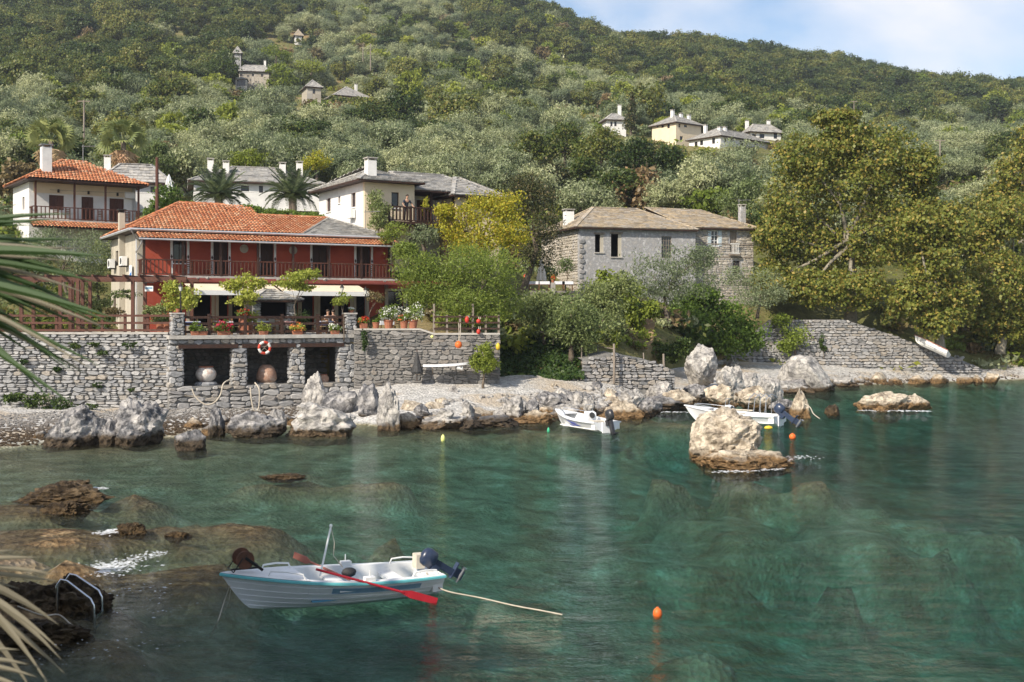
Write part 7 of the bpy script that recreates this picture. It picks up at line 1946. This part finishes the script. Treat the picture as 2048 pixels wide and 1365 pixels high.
# ropes and hawsers on the terrace base
def rope(label, pts_, r, name='rope', mat='rope', cat='rope', group=None):
    b = Vector(pts_[0]); mb = MB()
    P_ = [Vector(p) for p in pts_]; out = []
    for i in range(len(P_) - 1):                              # smooth the corners
        p0, p1, p2, p3 = P_[max(0, i-1)], P_[i], P_[i+1], P_[min(len(P_)-1, i+2)]
        for k in range(6):
            t = k / 6; out.append(.5 * ((2*p1) + (p2-p0)*t + (2*p0 - 5*p1 + 4*p2 - p3)*t*t + (3*p1 - p0 - 3*p2 + p3)*t**3))
    out.append(P_[-1]); mb.tube([tuple(p - b) for p in out], r, 5)
    return tag(mb.obj(name, M[mat], loc=tuple(b), smooth=True), label, cat, group)
rope('thick hawser hanging in a wide loop below the left bay', [P(384, 778, 61.8), P(392, 795, 61.8), P(410, 809, 61.8), P(428, 806, 61.9), P(441, 790, 62.0), P(447, 768, 62.1), P(460, 760, 62.6)], .045)
rope('thick hawser hanging in a narrow loop below the middle bay', [P(501, 775, 62.4), P(503, 800, 62.4), P(508, 820, 62.4), P(516, 820, 62.5), P(519, 800, 62.5), P(518, 778, 62.5), P(510, 766, 62.9)], .045)
rope('pale mooring rope running from the layered rock into the water', [P(664, 838, 56), P(672, 852, 55.6), P(690, 872, 55.2), P(700, 880, 55)], .02)
rope('pale rope looped round the pointed yellowish rock', [P(1608, 808, 60.3), P(1620, 815, 60), P(1627, 828, 59.8), P(1640, 838, 59.6)], .03)
rope('mooring rope trailing from the rowing boat stern across the water', [P(853, 1146, 22.7), P(868, 1168, 22.6), P(895, 1183, 22.4), W(960, 1196, .01), W(1030, 1212, .01), W(1085, 1222, .01), W(1125, 1230, .0)], .017)
rope('mooring line hanging from the rowing boat bow into the water', [P(460, 1172, 21.1), P(448, 1205, 21.2), W(436, 1242, .0), W(420, 1275, -.4)], .012)
rope('second thin line under the rowing boat bow', [P(461, 1180, 21.15), P(458, 1200, 21.2), W(450, 1223, -.02)], .008)
# ------------------------------------------------------------------ lamps of the terrace
M['lamp_glass'] = mk('frosted_lamp_glass', (0.62, 0.62, 0.58), (0.5, 0.5, 0.47), 3, 0.3)
for px, ly, top, lb in ((361, .25, 570, 'black lantern post on the left terrace pillar'), (684, 1.0, 572, 'black lantern post beside the small potted tree'), (731, 1.2, 577, 'black lantern post outside the right terrace pillar')):
    x = F2.x(px, ly); w = F2.w(x, ly); z0 = F2.z(629) + .09 if px == 361 else ZT
    t = thing('lantern_post', lb, 'lamp', (w[0], w[1], z0)); h = F2.z(top, x, ly) - z0
    mb = MB(); mb.tube([(0, 0, 0), (0, 0, h - .34)], .035, 7); mb.lathe([(.1, 0), (.06, .12)], 8); mb.obj('post', M['iron'], t)
    mb = MB(); mb.lathe([(.06, h - .34), (.12, h - .10)], 6); mb.obj('lantern_glass', M['lamp_glass'], t)
    mb = MB(); mb.lathe([(.15, h - .098), (.05, h + .02), (.02, h + .1)], 6); mb.obj('lantern_cap', M['iron'], t)
# white stones on the red ledge
for i, px in enumerate((336, 396, 415, 556, 608, 651, 683, 770)):
    x = F1.x(px, -.7); w = F1.w(x, -.7); s = random.uniform(.1, .2)
    tag(link('ledge_stone', random.choice(SM), loc=(w[0], w[1], 4.4 + zl + s * .4), scale=(s * 1.2, s, s * .9), rot=(0, 0, i)), 'white stone lying on the red ledge roof', 'stone', 'white stones on the ledge roof')
# ------------------------------------------------------------------ fence and pergola over the left wall
fn = thing('wooden_fence', 'brown three-rail wooden fence on the left retaining wall', 'fence', (F3.ox, F3.oy + .9, 4.45), F3.rot)
L_ = -F3x0 - .4
for z in (.2, .6, 1.0):
    mb = MB(); mb.box(-L_, -.1, -.035, .035, z - .06, z + .06); mb.obj('rail', M['wood_red'], fn)
for i in range(9):
    x = -.2 - i * (L_ - .3) / 8; mb = MB(); mb.box(x - .07, x + .07, .037, .17, -.1, 1.12); mb.obj('post', M['wood_red'], fn)
pg = thing('pergola', 'brown wooden pergola left of the restaurant', 'pergola', (F3.ox, F3.oy + 3.2, 4.42), F3.rot)
pzh = 3.3
for y in (-1.2, 1.6):
    mb = MB(); mb.box(-L_, .35, y - .08, y + .08, pzh - .3, pzh - .1); mb.obj('main_beam', M['wood_red'], pg)
    for px in (20, 98, 118, 133, 243, 337):
        x = Fr(338, F3.oy + 3.2 + y, 2).x(px); mb = MB(); mb.box(x - .09, x + .09, y - .08, y + .08, -.1, pzh - .302); mb.obj('post', M['wood_red'], pg)
for i in range(12):
    x = -L_ + .4 + i * L_ / 12; mb = MB(); mb.box(x - .05, x + .05, -1.7, 2.0, pzh - .098, pzh + .02); mb.obj('cross_beam', M['wood_red'], pg)
c = P(298, 578, 66.5)
t = thing('hanging_sign', 'small pale blue sign hanging beside the pergola', 'sign', tuple(c)); mb = MB(); mb.box(-.24, .24, -.02, .02, -.15, .16); mb.obj('board', M['white_paint'], t)
mb = MB(); mb.box(-.2, .2, -.025, -.021, -.02, .1); mb.obj('print', M['boat_blue'], t); mb = MB(); mb.tube([(-.18, 0, .16), (-.18, 0, .34)], .01, 4); mb.tube([(.18, 0, .16), (.18, 0, .34)], .01, 4); mb.box(-.3, .3, -.02, .02, .34, .38); mb.obj('hanger', M['iron'], t)
# ------------------------------------------------------------------ fence, posts and hung floats right of the dark wall
fz = .9 + H4b + .1; f4 = thing('wooden_fence', 'dark wooden fence under the feathery tree', 'fence', (*F4.w(xk2, .6), fz), F4.rot)
for z in (.25, .6, .95):
    mb = MB(); mb.box(0, L4 - xk2, -.03, .03, z - .05, z + .05); mb.obj('rail', M['wood_dark'], f4)
for i in range(6):
    x = i * (L4 - xk2) / 5.05; mb = MB(); mb.box(x - .06, x + .06, .032, .14, -.1, 1.7 if i in (0, 3) else 1.05); mb.obj('post', M['wood_grey'], f4)
M['float_orange'] = mk('orange_float', (0.72, 0.16, 0.03), (0.62, 0.12, 0.025), 4, 0.45); M['float_yellow'] = mk('yellow_float', (0.70, 0.50, 0.04), (0.6, 0.42, 0.04), 4, 0.45); M['float_red'] = mk('red_float', (0.55, 0.05, 0.03), (0.45, 0.04, 0.03), 4, 0.45); M['float_lime'] = mk('pale_yellow_float', (0.72, 0.74, 0.25), (0.62, 0.64, 0.22), 4, 0.5); M['green_plastic'] = mk('green_plastic', (0.06, 0.42, 0.22), (0.05, 0.34, 0.18), 4, 0.4)
def float_(px, py, d, r, mat, label, hang=0.0, sq=(1, 1, 1), z=None, tail=False):
    c = P(px, py, d) if z is None else W(px, py, z)
    t = thing('buoy', label, 'buoy', tuple(c))
    mb = MB(); mb.ball((0, 0, 0), r, 14, 9, sq); mb.obj('float', M[mat], t, True)
    mb = MB(); mb.lathe([(r*.2, r*sq[2]*.94), (r*.18, r*sq[2]*1.1)], 8); mb.obj('eye', M[mat], t)
    if hang:
        mb = MB(); mb.tube([(0, 0, r*sq[2]*1.2), (.03, .05, hang*.5), (.0, .08, hang)], .02, 5); mb.tube([(.04, 0, r*sq[2]*1.1), (.12, .05, hang*.5), (.1, .08, hang)], .02, 5); mb.obj('rope', M['rope'], t)
float_(917, 690, 65.7, .21, 'float_orange', 'big orange buoy hanging on the dark stone wall', 1.25)
float_(934, 640, 66.6, .16, 'float_red', 'red float hanging on the dark fence, left one', .25, (.8, .8, 1.2)); float_(957, 643, 66.6, .13, 'float_red', 'red float hanging on the dark fence, upper right one', .25)
float_(957, 664, 66.5, .13, 'float_red', 'red float hanging low on the dark fence', .3, (.9, .9, 1.2)); float_(996, 694, 66.3, .16, 'float_yellow', 'yellow-orange float hanging on the tree trunk', .4, (.8, .8, 1.3))
float_(864, 674, 65.8, .09, 'float_lime', 'small pale yellow float on the wall corner', .1)
float_(1315, 1228, 0, .115, 'float_orange', 'orange mooring buoy floating in open water', z=.03, sq=(.75, .75, 1.0))
float_(1585, 874, 0, .15, 'float_orange', 'round orange buoy right of the big boulder', z=.08)
float_(886, 878, 0, .12, 'float_lime', 'pale yellow float left of the motorboats', z=.08, sq=(.8, .8, 1.5)); float_(1537, 856, 0, .14, 'float_yellow', 'yellow float behind the big boulder', z=.04, sq=(1.5, 1, .7))
float_(1097, 862, 0, .10, 'green_plastic', 'small green float left of the motorboat', z=.05, sq=(.7, .7, 1.5))
# folded dark parasol against the wall
c = P(834, 748, 65.7); t = thing('folded_parasol', 'folded black parasol leaning on the dark stone wall', 'parasol', tuple(c))
mb = MB(); mb.lathe([(.30, 0), (.36, .12), (.2, .6), (.08, 1.1), (.03, 1.25)], 9); mb.obj('canopy', M['rubber'], t); mb = MB(); mb.tube([(0, 0, -.4), (0, 0, 1.4)], .03, 6); mb.obj('pole', M['wood_dark'], t)
# rough posts on the bank
for i, (px, y0, y1, d) in enumerate([(1163, 688, 745, 70.5), (1195, 690, 722, 72), (1228, 688, 758, 69.3), (1287, 706, 742, 71), (1327, 708, 752, 71), (1106, 664, 680, 72), (1141, 680, 705, 71.5)]):
    a, b = P(px, y1, d), P(px, y0, d); mb = MB(); r = .08 if px in (1228, 1327) else .05; mb.tube([(0, 0, -.3), (.02, 0, (b.z - a.z) * .5), (.0, 0, b.z - a.z)], [r, r * .95, r * .85], 7)
    tag(mb.obj('fence_post', M['wood_grey'], loc=tuple(a)), ['weathered post at the end of the ivy bank', 'short post behind the ivy bank post', 'tallest weathered post in the low stone wall', 'thin post on the low stone wall', 'thick post beside the tall square rock', 'short stake at the top of the ivy', 'short stake under the leaning tree'][i], 'post')
rope('pole rail sloping down along the top of the ivy bank', [P(1080, 663, 72.2), P(1110, 676, 71.8), P(1163, 690, 70.6)], .05, 'fence_rail', 'wood_grey', 'rail')
rope('upper pole rail between the weathered bank posts', [P(1163, 690, 70.5), P(1195, 694, 71.8), P(1228, 698, 69.4)], .04, 'fence_rail', 'wood_grey', 'rail')
# earth steps of the path
M['earth'] = mk('trodden_earth', (0.40, 0.28, 0.17), (0.30, 0.21, 0.13), 3, 0.95, bump=.4)
pt = thing('path_steps', 'sunlit earth steps climbing between the bushes', 'steps', tuple(P(1292, 690, 79)))
for i in range(6):
    c = P(1290 + i, 682 - i * 9, 79 + i * .6) - P(1292, 690, 79); mb = MB(); mb.box(c.x - .55, c.x + .55, c.y, c.y + .7, c.z - .3, c.z); mb.obj('step', M['earth'], pt)
# ------------------------------------------------------------------ umbrella terrace by the old house
M['canvas'] = mk('cream_parasol', (0.68, 0.64, 0.56), (0.58, 0.54, 0.47), 4, 0.9)
def closed_umbrella(px, top, bot, d, label, mat='canvas', r=.28):
    a, b = P(px, bot, d), P(px, top, d); h = b.z - a.z; t = thing('umbrella', label, 'umbrella', tuple(a))
    mb = MB(); n = 16; b0 = len(mb.v)
    for k, (rr, z) in enumerate(((r, h*.18), (r*.95, h*.3), (r*.62, h*.62), (r*.34, h*.84), (r*.3, h*.88), (.03, h*.97))):
        for i in range(n): a_ = 2*math.pi*i/n; q = rr * (1 + .22 * (1 if i % 2 else -1) * (1 if k < 4 else .2)); mb.v.append((q*math.cos(a_), q*math.sin(a_), z))
    for k in range(5):
        for i in range(n): mb.f.append((b0+k*n+i, b0+k*n+(i+1) % n, b0+(k+1)*n+(i+1) % n, b0+(k+1)*n+i)); mb.m.append(0)
    mb.obj('canopy', M[mat], t); mb = MB(); mb.tube([(0, 0, -.2), (0, 0, h)], .03, 6); mb.obj('pole', M['wood_grey'], t)
closed_umbrella(1083, 515, 572, 92, 'closed cream umbrella on the terrace left of the grey house', r=.36)
closed_umbrella(338, 348, 392, 98, 'closed white umbrella beside the wooden power pole', 'white_paint', .34)
ut = thing('garden_terrace', 'raised garden terrace with stone piers left of the grey house', 'terrace', tuple(P(1035, 582, 88)))
mb = MB(); mb.box(-.2, 5.0, 0, 6, -3.0, 0); mb.obj('platform', M['stone_dark'], ut)
for px in (1051, 1106):
    x = (px - 1035) * 88 / FOC; mb = MB(); mb.box(x - .18, x + .18, -.14, .22, -.6, .62); mb.obj('pier', M['stone_pale'], ut)
mb = MB(); mb.box(-.2, 4.9, .0, .06, .45, .5); mb.box(-.2, 4.9, .0, .06, .1, .14); mb.obj('railing', M['wood_red'], ut)
for px, lb in ((1068, 'small white table left of the closed umbrella'), (1088, 'white table below the closed umbrella'), (1118, 'pale blue table right of the closed umbrella'), (1135, 'pale table at the grey house corner')):
    c = P(px, 582, 89.6); table((c.x, c.y, P(1035, 582, 88).z), 0, lb, 'table_white')
for px in (1051, 1106):
    c = P(px, 566, 88); potted((c.x, c.y, P(1035, 582, 88).z + .62), .3, .26, 'small clay pot on the ' + ('left' if px < 1080 else 'right') + ' pier of the garden terrace', 'round', leaf='bright', flower='flower_orange', fw=.3, fh=.35, n=60)
# ------------------------------------------------------------------ bathing ladder
M['chrome'] = mk('bright_steel_tube', (0.66, 0.67, 0.70), (0.56, 0.57, 0.6), 5, 0.18, metal=.95)
ld = thing('bathing_ladder', 'curved steel bathing ladder on the dark rocks', 'ladder', tuple(W(115, 1235)))
o_ = Vector(ld.location)
for px, py0, top, e1, e2 in ((114, 1228, (122, 1160), (187, 1205), (190, 1262)), (132, 1226, (140, 1149), (203, 1188), (206, 1245))):
    d = 20.9 if px < 120 else 21.5
    pts_ = [P(px, py0, d), P(px, top[1] + 12, d), P(top[0], top[1], d + .05), P(top[0] + 12, top[1] + 3, d + .05), P(e1[0] - 6, e1[1] - 6, d - .05), P(e1[0], e1[1] + 6, d - .05), P(e2[0], e2[1] + 6, d - .05)]
    mb = MB(); mb.tube([tuple(p - o_) for p in pts_], .026, 8); mb.obj('hoop', M['chrome'], ld, True)
for k, (a, b) in enumerate((((188, 1240), (205, 1224)), ((190, 1258), (206, 1241)))):
    mb = MB(); mb.tube([tuple(P(*a, 20.85) - o_), tuple(P(*b, 21.45) - o_)], .024, 6); mb.obj('rung', M['chrome'], ld)
rope('thin rope tied to the bathing ladder foot', [W(35, 1213, .5), W(85, 1231, .35), W(117, 1230, .3), W(140, 1248, .2), W(165, 1268, .02)], .014)
# ------------------------------------------------------------------ foam
M['foam'], n, l = nodes_of('white_foam')
b = n.new('ShaderNodeBsdfDiffuse'); b.inputs['Color'].default_value = (.78, .8, .82, 1); t = n.new('ShaderNodeBsdfTransparent'); x = n.new('ShaderNodeMixShader'); x.inputs['Fac'].default_value = .5; o = n.new('ShaderNodeOutputMaterial')
l.new(t.outputs[0], x.inputs[1]); l.new(b.outputs[0], x.inputs[2]); l.new(x.outputs[0], o.inputs['Surface'])
fm_v, fm_c = [], []
def foam(pa, pb, w, n, s=.10):
    a, b = W(*pa), W(*pb)
    for _ in range(n):
        t = random.random(); p = a.lerp(b, t); k = (1 - abs(t - .4) * 1.1)
        fm_c.append((p.x + random.gauss(0, w) * k, p.y + random.gauss(0, w * .7) * k, random.uniform(.012, .05))); fm_v.append(s * random.uniform(.4, 1.5))
foam((185, 1148), (240, 1132), .42, 620, .085); foam((235, 1132), (325, 1106), .28, 300, .07); foam((110, 985), (205, 978), .25, 500, .12); foam((195, 1070), (245, 1062), .2, 260, .1); foam((215, 1172), (290, 1185), .5, 70, .06)
foam((1130, 822), (1370, 826), .5, 380, .16); foam((1440, 946), (1565, 940), .25, 300, .10); foam((1560, 922), (1610, 915), .5, 160, .1); foam((1722, 822), (1860, 824), .4, 380, .16); foam((880, 842), (960, 842), .4, 100, .12); foam((90, 1320), (300, 1290), 1.0, 60, .05); foam((250, 1190), (330, 1230), .8, 70, .05)
c_ = np.array(fm_c); v_, f_ = leaf_quads(c_, np.array(fm_v), .7, np.broadcast_to(np.array([0, 0, 1.0]), c_.shape), .8)
tag(link('foam', np_mesh('foam', v_, f_, M['foam'])), 'white foam where waves wash over the rocks', 'foam', kind='stuff')
# ------------------------------------------------------------------ poles and wires
def pole(px, top, bot, d, label, r=.12, arm=None, mat='wood_grey'):
    a, b = P(px, bot, d), P(px, top, d); t = thing('utility_pole', label, 'pole', tuple(a)); h = b.z - a.z
    mb = MB(); mb.tube([(0, 0, -.5), (0, 0, h)], [r, r * .8], 8); mb.obj('shaft', M[mat], t)
    if arm:
        for z in arm: mb = MB(); mb.box(-.8, .8, -.06, .06, h - z - .06, h - z + .06); mb.obj('cross_arm', M[mat], t)
pole(314, 315, 432, 84.5, 'brown wooden power pole behind the restaurant roof', .14, None, 'wood_red')
pole(168, 200, 268, 150, 'dark power pole among the olive trees at left', .13, (.2,)); pole(741, 88, 138, 300, 'tall pale pole on the bare earth patch', .14); pole(726, 88, 120, 302, 'shorter pale pole by the earth patch', .12)
pole(814, 186, 212, 260, 'thin pole among the olives above the cream house', .1); pole(1880, 280, 305, 180, 'pole with cross-arm right of the plane tree', .12, (.15,)); pole(1708, 202, 235, 260, 'pole with cross-arm above the plane tree', .1, (.15,))
def wire(label, a, b, sag, r=.012):
    a, b = Vector(a), Vector(b); n = 14
    mb = MB(); mb.tube([tuple((b - a) * (i / n) - Vector((0, 0, sag * 4 * (i / n) * (1 - i / n)))) for i in range(n + 1)], r, 4)
    tag(mb.obj('overhead_wire', M['iron'], loc=tuple(a)), label, 'wire')
wire('black overhead wire from the left edge to the wooden pole', P(-60, 343, 85), P(314, 330, 84.5), .35); wire('black overhead wire from the wooden pole over the cream house', P(314, 328, 84.5), P(838, 330, 95), 1.0)
wire('pale thin wire across the upper restaurant roof', P(100, 380, 83), P(640, 378, 84), .3, .009); wire('overhead wire above the old grey house', P(1180, 388, 110), P(1480, 396, 110), .4)
# antennas
def antenna(px, top, bot, d, label):
    a, b = P(px, bot, d), P(px, top, d); h = b.z - a.z; t = thing('antenna', label, 'antenna', tuple(a)); mb = MB(); mb.tube([(0, 0, 0), (0, 0, h)], .025, 5); mb.obj('mast', M['zinc'], t)
    mb = MB(); mb.tube([(-.1, 0, h - .15), (1.0, 0, h - .1)], .02, 4)
    for i in range(5): mb.tube([(.05 + i * .2, -.3, h - .14), (.05 + i * .2, .3, h - .14)], .014, 4)
    mb.obj('elements', M['zinc'], t)
antenna(730, 420, 458, 76, 'yagi antenna mast beside the cream house'); antenna(1478, 398, 440, 103, 'antenna mast behind the grey house chimney'); antenna(166, 290, 325, 92, 'antenna on the tiled white house')
# ------------------------------------------------------------------ people
M['skin'] = mk('skin', (0.48, 0.29, 0.20), (0.42, 0.25, 0.17), 5, 0.6); M['shirt_dark'] = mk('dark_shirt', (0.03, 0.035, 0.055), (0.022, 0.026, 0.04), 5, 0.85); M['trousers'] = mk('dark_trousers', (0.05, 0.05, 0.06), (0.035, 0.035, 0.04), 5, 0.85); M['shirt_pale'] = mk('pale_shirt', (0.55, 0.56, 0.60), (0.46, 0.47, 0.5), 5, 0.85); M['hair'] = mk('dark_hair', (0.03, 0.022, 0.016), (0.05, 0.035, 0.025), 9, 0.8); M['shirt_red'] = mk('dull_red_shirt', (0.25, 0.10, 0.08), (0.2, 0.08, 0.07), 5, 0.85)
def skin_chain(name, joints, edges, mats, parent, sub=2):
    me_ = bpy.data.meshes.new(name); me_.from_pydata([j[0] for j in joints], edges, []); me_.materials.append(mats)
    o = link(name, me_, parent); o.modifiers.new('skin', 'SKIN'); sk_ = me_.skin_vertices[0].data if me_.skin_vertices else None
    if sk_ is None:
        bm = bmesh.new(); bm.from_mesh(me_); bm.verts.layers.skin.verify(); bm.to_mesh(me_); bm.free(); sk_ = me_.skin_vertices[0].data
    for i, j in enumerate(joints): sk_[i].radius = (j[1], j[1] * (j[2] if len(j) > 2 else 1)); sk_[i].use_root = (i == 0)
    m_ = o.modifiers.new('sub', 'SUBSURF'); m_.levels = sub; m_.render_levels = sub
    return o
def person(loc, rz, label, pose, shirt, seated=False):
    t = thing('person', label, 'person', loc, rz)
    hip = .50 if seated else .95; lean = pose.get('lean', 0)
    sh_ = Vector((0, lean, hip + .52)); nk = sh_ + Vector((0, lean * .3, .10)); hd = nk + Vector((0, lean * .35 + .01, .16))
    J = [((0, 0, hip), .15, .75), ((0, lean * .45, hip + .25), .135, .75), (tuple(sh_), .15, .65), (tuple(nk), .055), (tuple(hd), .095), (tuple(hd + Vector((0, 0, .09))), .075)]
    E = [(0, 1), (1, 2), (2, 3), (3, 4), (4, 5)]
    for s_, hand in ((-1, pose['l']), (1, pose['r'])):
        k = len(J); so = sh_ + Vector((.19 * s_, 0, .0)); hv = Vector(hand); el = (so + hv) / 2 + Vector((.10 * s_, .05, -.06))
        J += [(tuple(so), .065), (tuple(el), .045), (tuple(hv), .032), (tuple(hv + (hv - el).normalized() * .08), .036, .5)]
        E += [(2, k), (k, k+1), (k+1, k+2), (k+2, k+3)]
    for s_ in (-1, 1):
        k = len(J); hp_ = Vector((.1 * s_, 0, hip - .06))
        if seated: kn, an, ft = Vector((.12 * s_, -.42, hip + .02)), Vector((.12 * s_, -.40, .09)), Vector((.12 * s_, -.55, .05))
        else: kn, an, ft = Vector((.11 * s_, -.03, .5)), Vector((.11 * s_, .02, .09)), Vector((.12 * s_, -.14, .05))
        J += [(tuple(hp_), .095), (tuple(kn), .062), (tuple(an), .042), (tuple(ft), .04, .7)]; E += [(0, k), (k, k+1), (k+1, k+2), (k+2, k+3)]
    body = skin_chain('body', J, E, M['skin'], t)
    # clothes follow the same joints, a little wider
    keep = [0, 1, 2]; C = [(J[i][0], J[i][1] * 1.13, J[i][2]) for i in keep]; CE = [(0, 1), (1, 2)]
    for k in (6, 10):
        b_ = len(C); e_ = Vector(J[k][0]).lerp(Vector(J[k+1][0]), .75); C += [(J[k][0], .083, 1.0), (tuple(e_), .068, 1.0)]; CE += [(2, b_), (b_, b_+1)]
    skin_chain('shirt', C, CE, M[shirt], t)
    C = [((0, 0, hip + .02), .165, .8)]; CE = []
    for k in (14, 18):
        b_ = len(C); C += [(J[k][0], .11, 1), (J[k+1][0], .077, 1), (J[k+2][0], .058, 1)]; CE += [(0, b_), (b_, b_+1), (b_+1, b_+2)]
    skin_chain('trousers', C, CE, M['trousers'], t)
    mb = MB(); mb.ball(tuple(hd + Vector((0, .025, .075))), .108, 12, 8, (1, 1.05, .95)); mb.obj('hair', M['hair'], t, True)
    mb = MB(); mb.ball(tuple(hd + Vector((0, -.105, .01))), .02, 6, 5); [mb.ball(tuple(hd + Vector((s_ * .04, -.09, .045))), .013, 6, 5) for s_ in (-1, 1)]; mb.obj('nose_and_eyes', M['skin'], t)
    for hand in (pose['l'], pose['r']):
        hv = Vector(hand); mb = MB()
        for i in range(4): mb.tube([tuple(hv + Vector((-.03 + .02 * i, -.05, 0))), tuple(hv + Vector((-.032 + .021 * i, -.10, -.005))), tuple(hv + Vector((-.032 + .021 * i, -.125 - .006 * (i in (1, 2)), -.04)))], [.010, .009, .007], 5)
        mb.tube([tuple(hv + Vector((.03, -.01, 0))), tuple(hv + Vector((.055, -.05, -.01))), tuple(hv + Vector((.05, -.08, -.02)))], [.011, .010, .008], 5); mb.obj('fingers', M['skin'], t)
x = FD.x(812, -1.25); w = FD.w(x, -1.25); person((w[0], w[1], 8.6 + zD), FD.rot, 'person in a dark shirt leaning on the cream house balcony railing', {'l': (-.25, -.28, 1.06), 'r': (.42, -.28, 1.06), 'lean': -.14}, 'shirt_dark')
for px, ly, a, sh_, lb in ((655, 3.6, 20, 'shirt_pale', 'person in a pale shirt sitting under the right awning'), (667, 3.9, 200, 'shirt_red', 'person in a dull red shirt sitting opposite the pale shirt')):
    w = on_ter(px, ly); person(w, rz2 + R(a), lb, {'l': (-.2, -.32, .72), 'r': (.2, -.32, .72), 'lean': -.03}, sh_, True); chair(w, rz2 + R(a), 'brown chair carrying a guest under the right awning', 'occupied chairs under the awning')
w = on_ter(661, 3.75); 
# ------------------------------------------------------------------ near palm leaves at the left edge
M['near_green'] = leaf_mat('near_palm_green', (0.03, 0.065, 0.018), (0.065, 0.115, 0.035), None, .2, 0, .5); M['near_dry'] = leaf_mat('near_palm_straw', (0.17, 0.15, 0.10), (0.30, 0.27, 0.20), None, .2, 0, .3)
np_ = thing('fan_palm', 'fan palm close to the camera with green and dry leaves at the left edge', 'palm', (-3.7, 4.4, 3.4))
po = Vector(np_.location); mb = MB(); mb.tube([(0, 0, -.5), (.05, 0, 1.2), (.1, 0, 2.7)], [.17, .15, .14], 10); mb.obj('trunk', M['bark'], np_, True)
def blade(parent, hub, tip, w, mat, arch=.06, fold=.35, dd=0.0):
    hub, tip = Vector(hub), Vector(tip); mb = MB(); n = 9; d = tip - hub
    r = d.cross(Vector((0, 1, .25))).normalized(); u = d.cross(r).normalized()
    for i in range(n + 1):
        t = i / n; c = hub + d * t + Vector((0, 0, arch * d.length * 4 * t * (1 - t))); ww = w * (.25 + .75 * math.sin(math.pi * min(1, .12 + t * .62))) * (1 - t ** 4)
        mb.v += [tuple(c - r * ww - po), tuple(c + u * ww * fold - po), tuple(c + r * ww - po)]
    for i in range(n): mb.f += [(3*i, 3*i+1, 3*i+4, 3*i+3), (3*i+1, 3*i+2, 3*i+5, 3*i+4)]; mb.m += [0, 0]
    return mb.obj('leaf_blade', M[mat], parent)
def stalk(a, b): mb = MB(); mb.tube([tuple(Vector(a) - po), tuple((Vector(a) + Vector(b)) / 2 - po + Vector((0, 0, .12))), tuple(Vector(b) - po)], [.03, .02, .015], 6); return mb.obj('leaf_stalk', M['near_green'], np_)
crown_ = po + Vector((.1, 0, 2.6)); d0 = 4.6
hub1 = P(-330, 520, d0); s1_ = stalk(crown_, hub1)
for k, (tx, ty, w, dd) in enumerate([(40, 408, .022, .1), (150, 428, .020, .0), (95, 448, .018, .15), (60, 470, .014, .1), (150, 505, .015, .05), (118, 492, .02, .1), (216, 514, .032, -.05), (205, 568, .024, .1), (180, 590, .018, .2), (240, 640, .030, .0), (236, 668, .020, .1), (120, 645, .022, .15), (205, 735, .024, .05), (188, 742, .018, .0), (150, 745, .022, .1), (152, 815, .026, -.05), (70, 660, .02, .2), (30, 440, .03, .2), (110, 535, .03, .25), (160, 615, .03, .2), (60, 610, .03, .3), (100, 700, .026, .2), (20, 560, .03, .3), (215, 655, .018, .15), (175, 480, .018, .2), (60, 520, .028, .2)]):
    blade(s1_, hub1 + Vector((0, .1, .02)), P(tx - 40 + 9 * (k % 5), ty + 18 - 7 * (k % 4), d0 + dd + .15), w * .62, 'near_green' if k % 4 else 'near_dry', .02 + .02 * (k % 4)); blade(s1_, hub1, P(tx, ty, d0 + dd), w * .7, 'near_green' if k not in (4, 8, 10, 13) else 'near_dry', .03 + .02 * (k % 3))
hub2 = P(-210, 1130, 4.3); s2_ = stalk(crown_, hub2)
for k, (tx, ty, w, a) in enumerate([(80, 1115, .012, .02), (112, 1150, .012, .05), (118, 1163, .010, .02), (120, 1252, .018, .16), (122, 1302, .016, .16), (126, 1323, .016, .2), (132, 1350, .015, .12), (96, 1365, .015, .25), (30, 1100, .010, .02), (20, 1062, .010, .02), (70, 1390, .016, .2), (40, 1178, .012, .04), (105, 1385, .013, .3)]):
    blade(s2_, hub2, P(tx, ty, 4.3 + .05 * (k % 4)), w * 1.2, 'near_dry', a * .6)
hub3 = P(-160, 1330, 4.2); s3_ = stalk(crown_, hub3)
for tx, ty in ((60, 1330), (75, 1355), (95, 1400), (40, 1300)): blade(s3_, hub3, P(tx, ty, 4.2), .014, 'near_dry', .06)
# ------------------------------------------------------------------ haze
mh, n, l = nodes_of('pale_air')
pv = n.new('ShaderNodeVolumePrincipled'); pv.inputs['Color'].default_value = (.80, .87, .98, 1); pv.inputs['Density'].default_value = 0.0002; pv.inputs['Anisotropy'].default_value = .25
o = n.new('ShaderNodeOutputMaterial'); l.new(pv.outputs['Volume'], o.inputs['Volume'])
mb = MB(); mb.box(-460, 460, -240, 900, -10.5, 230)
tag(mb.obj('haze', mh), 'thin summer haze over the hills', kind='stuff')
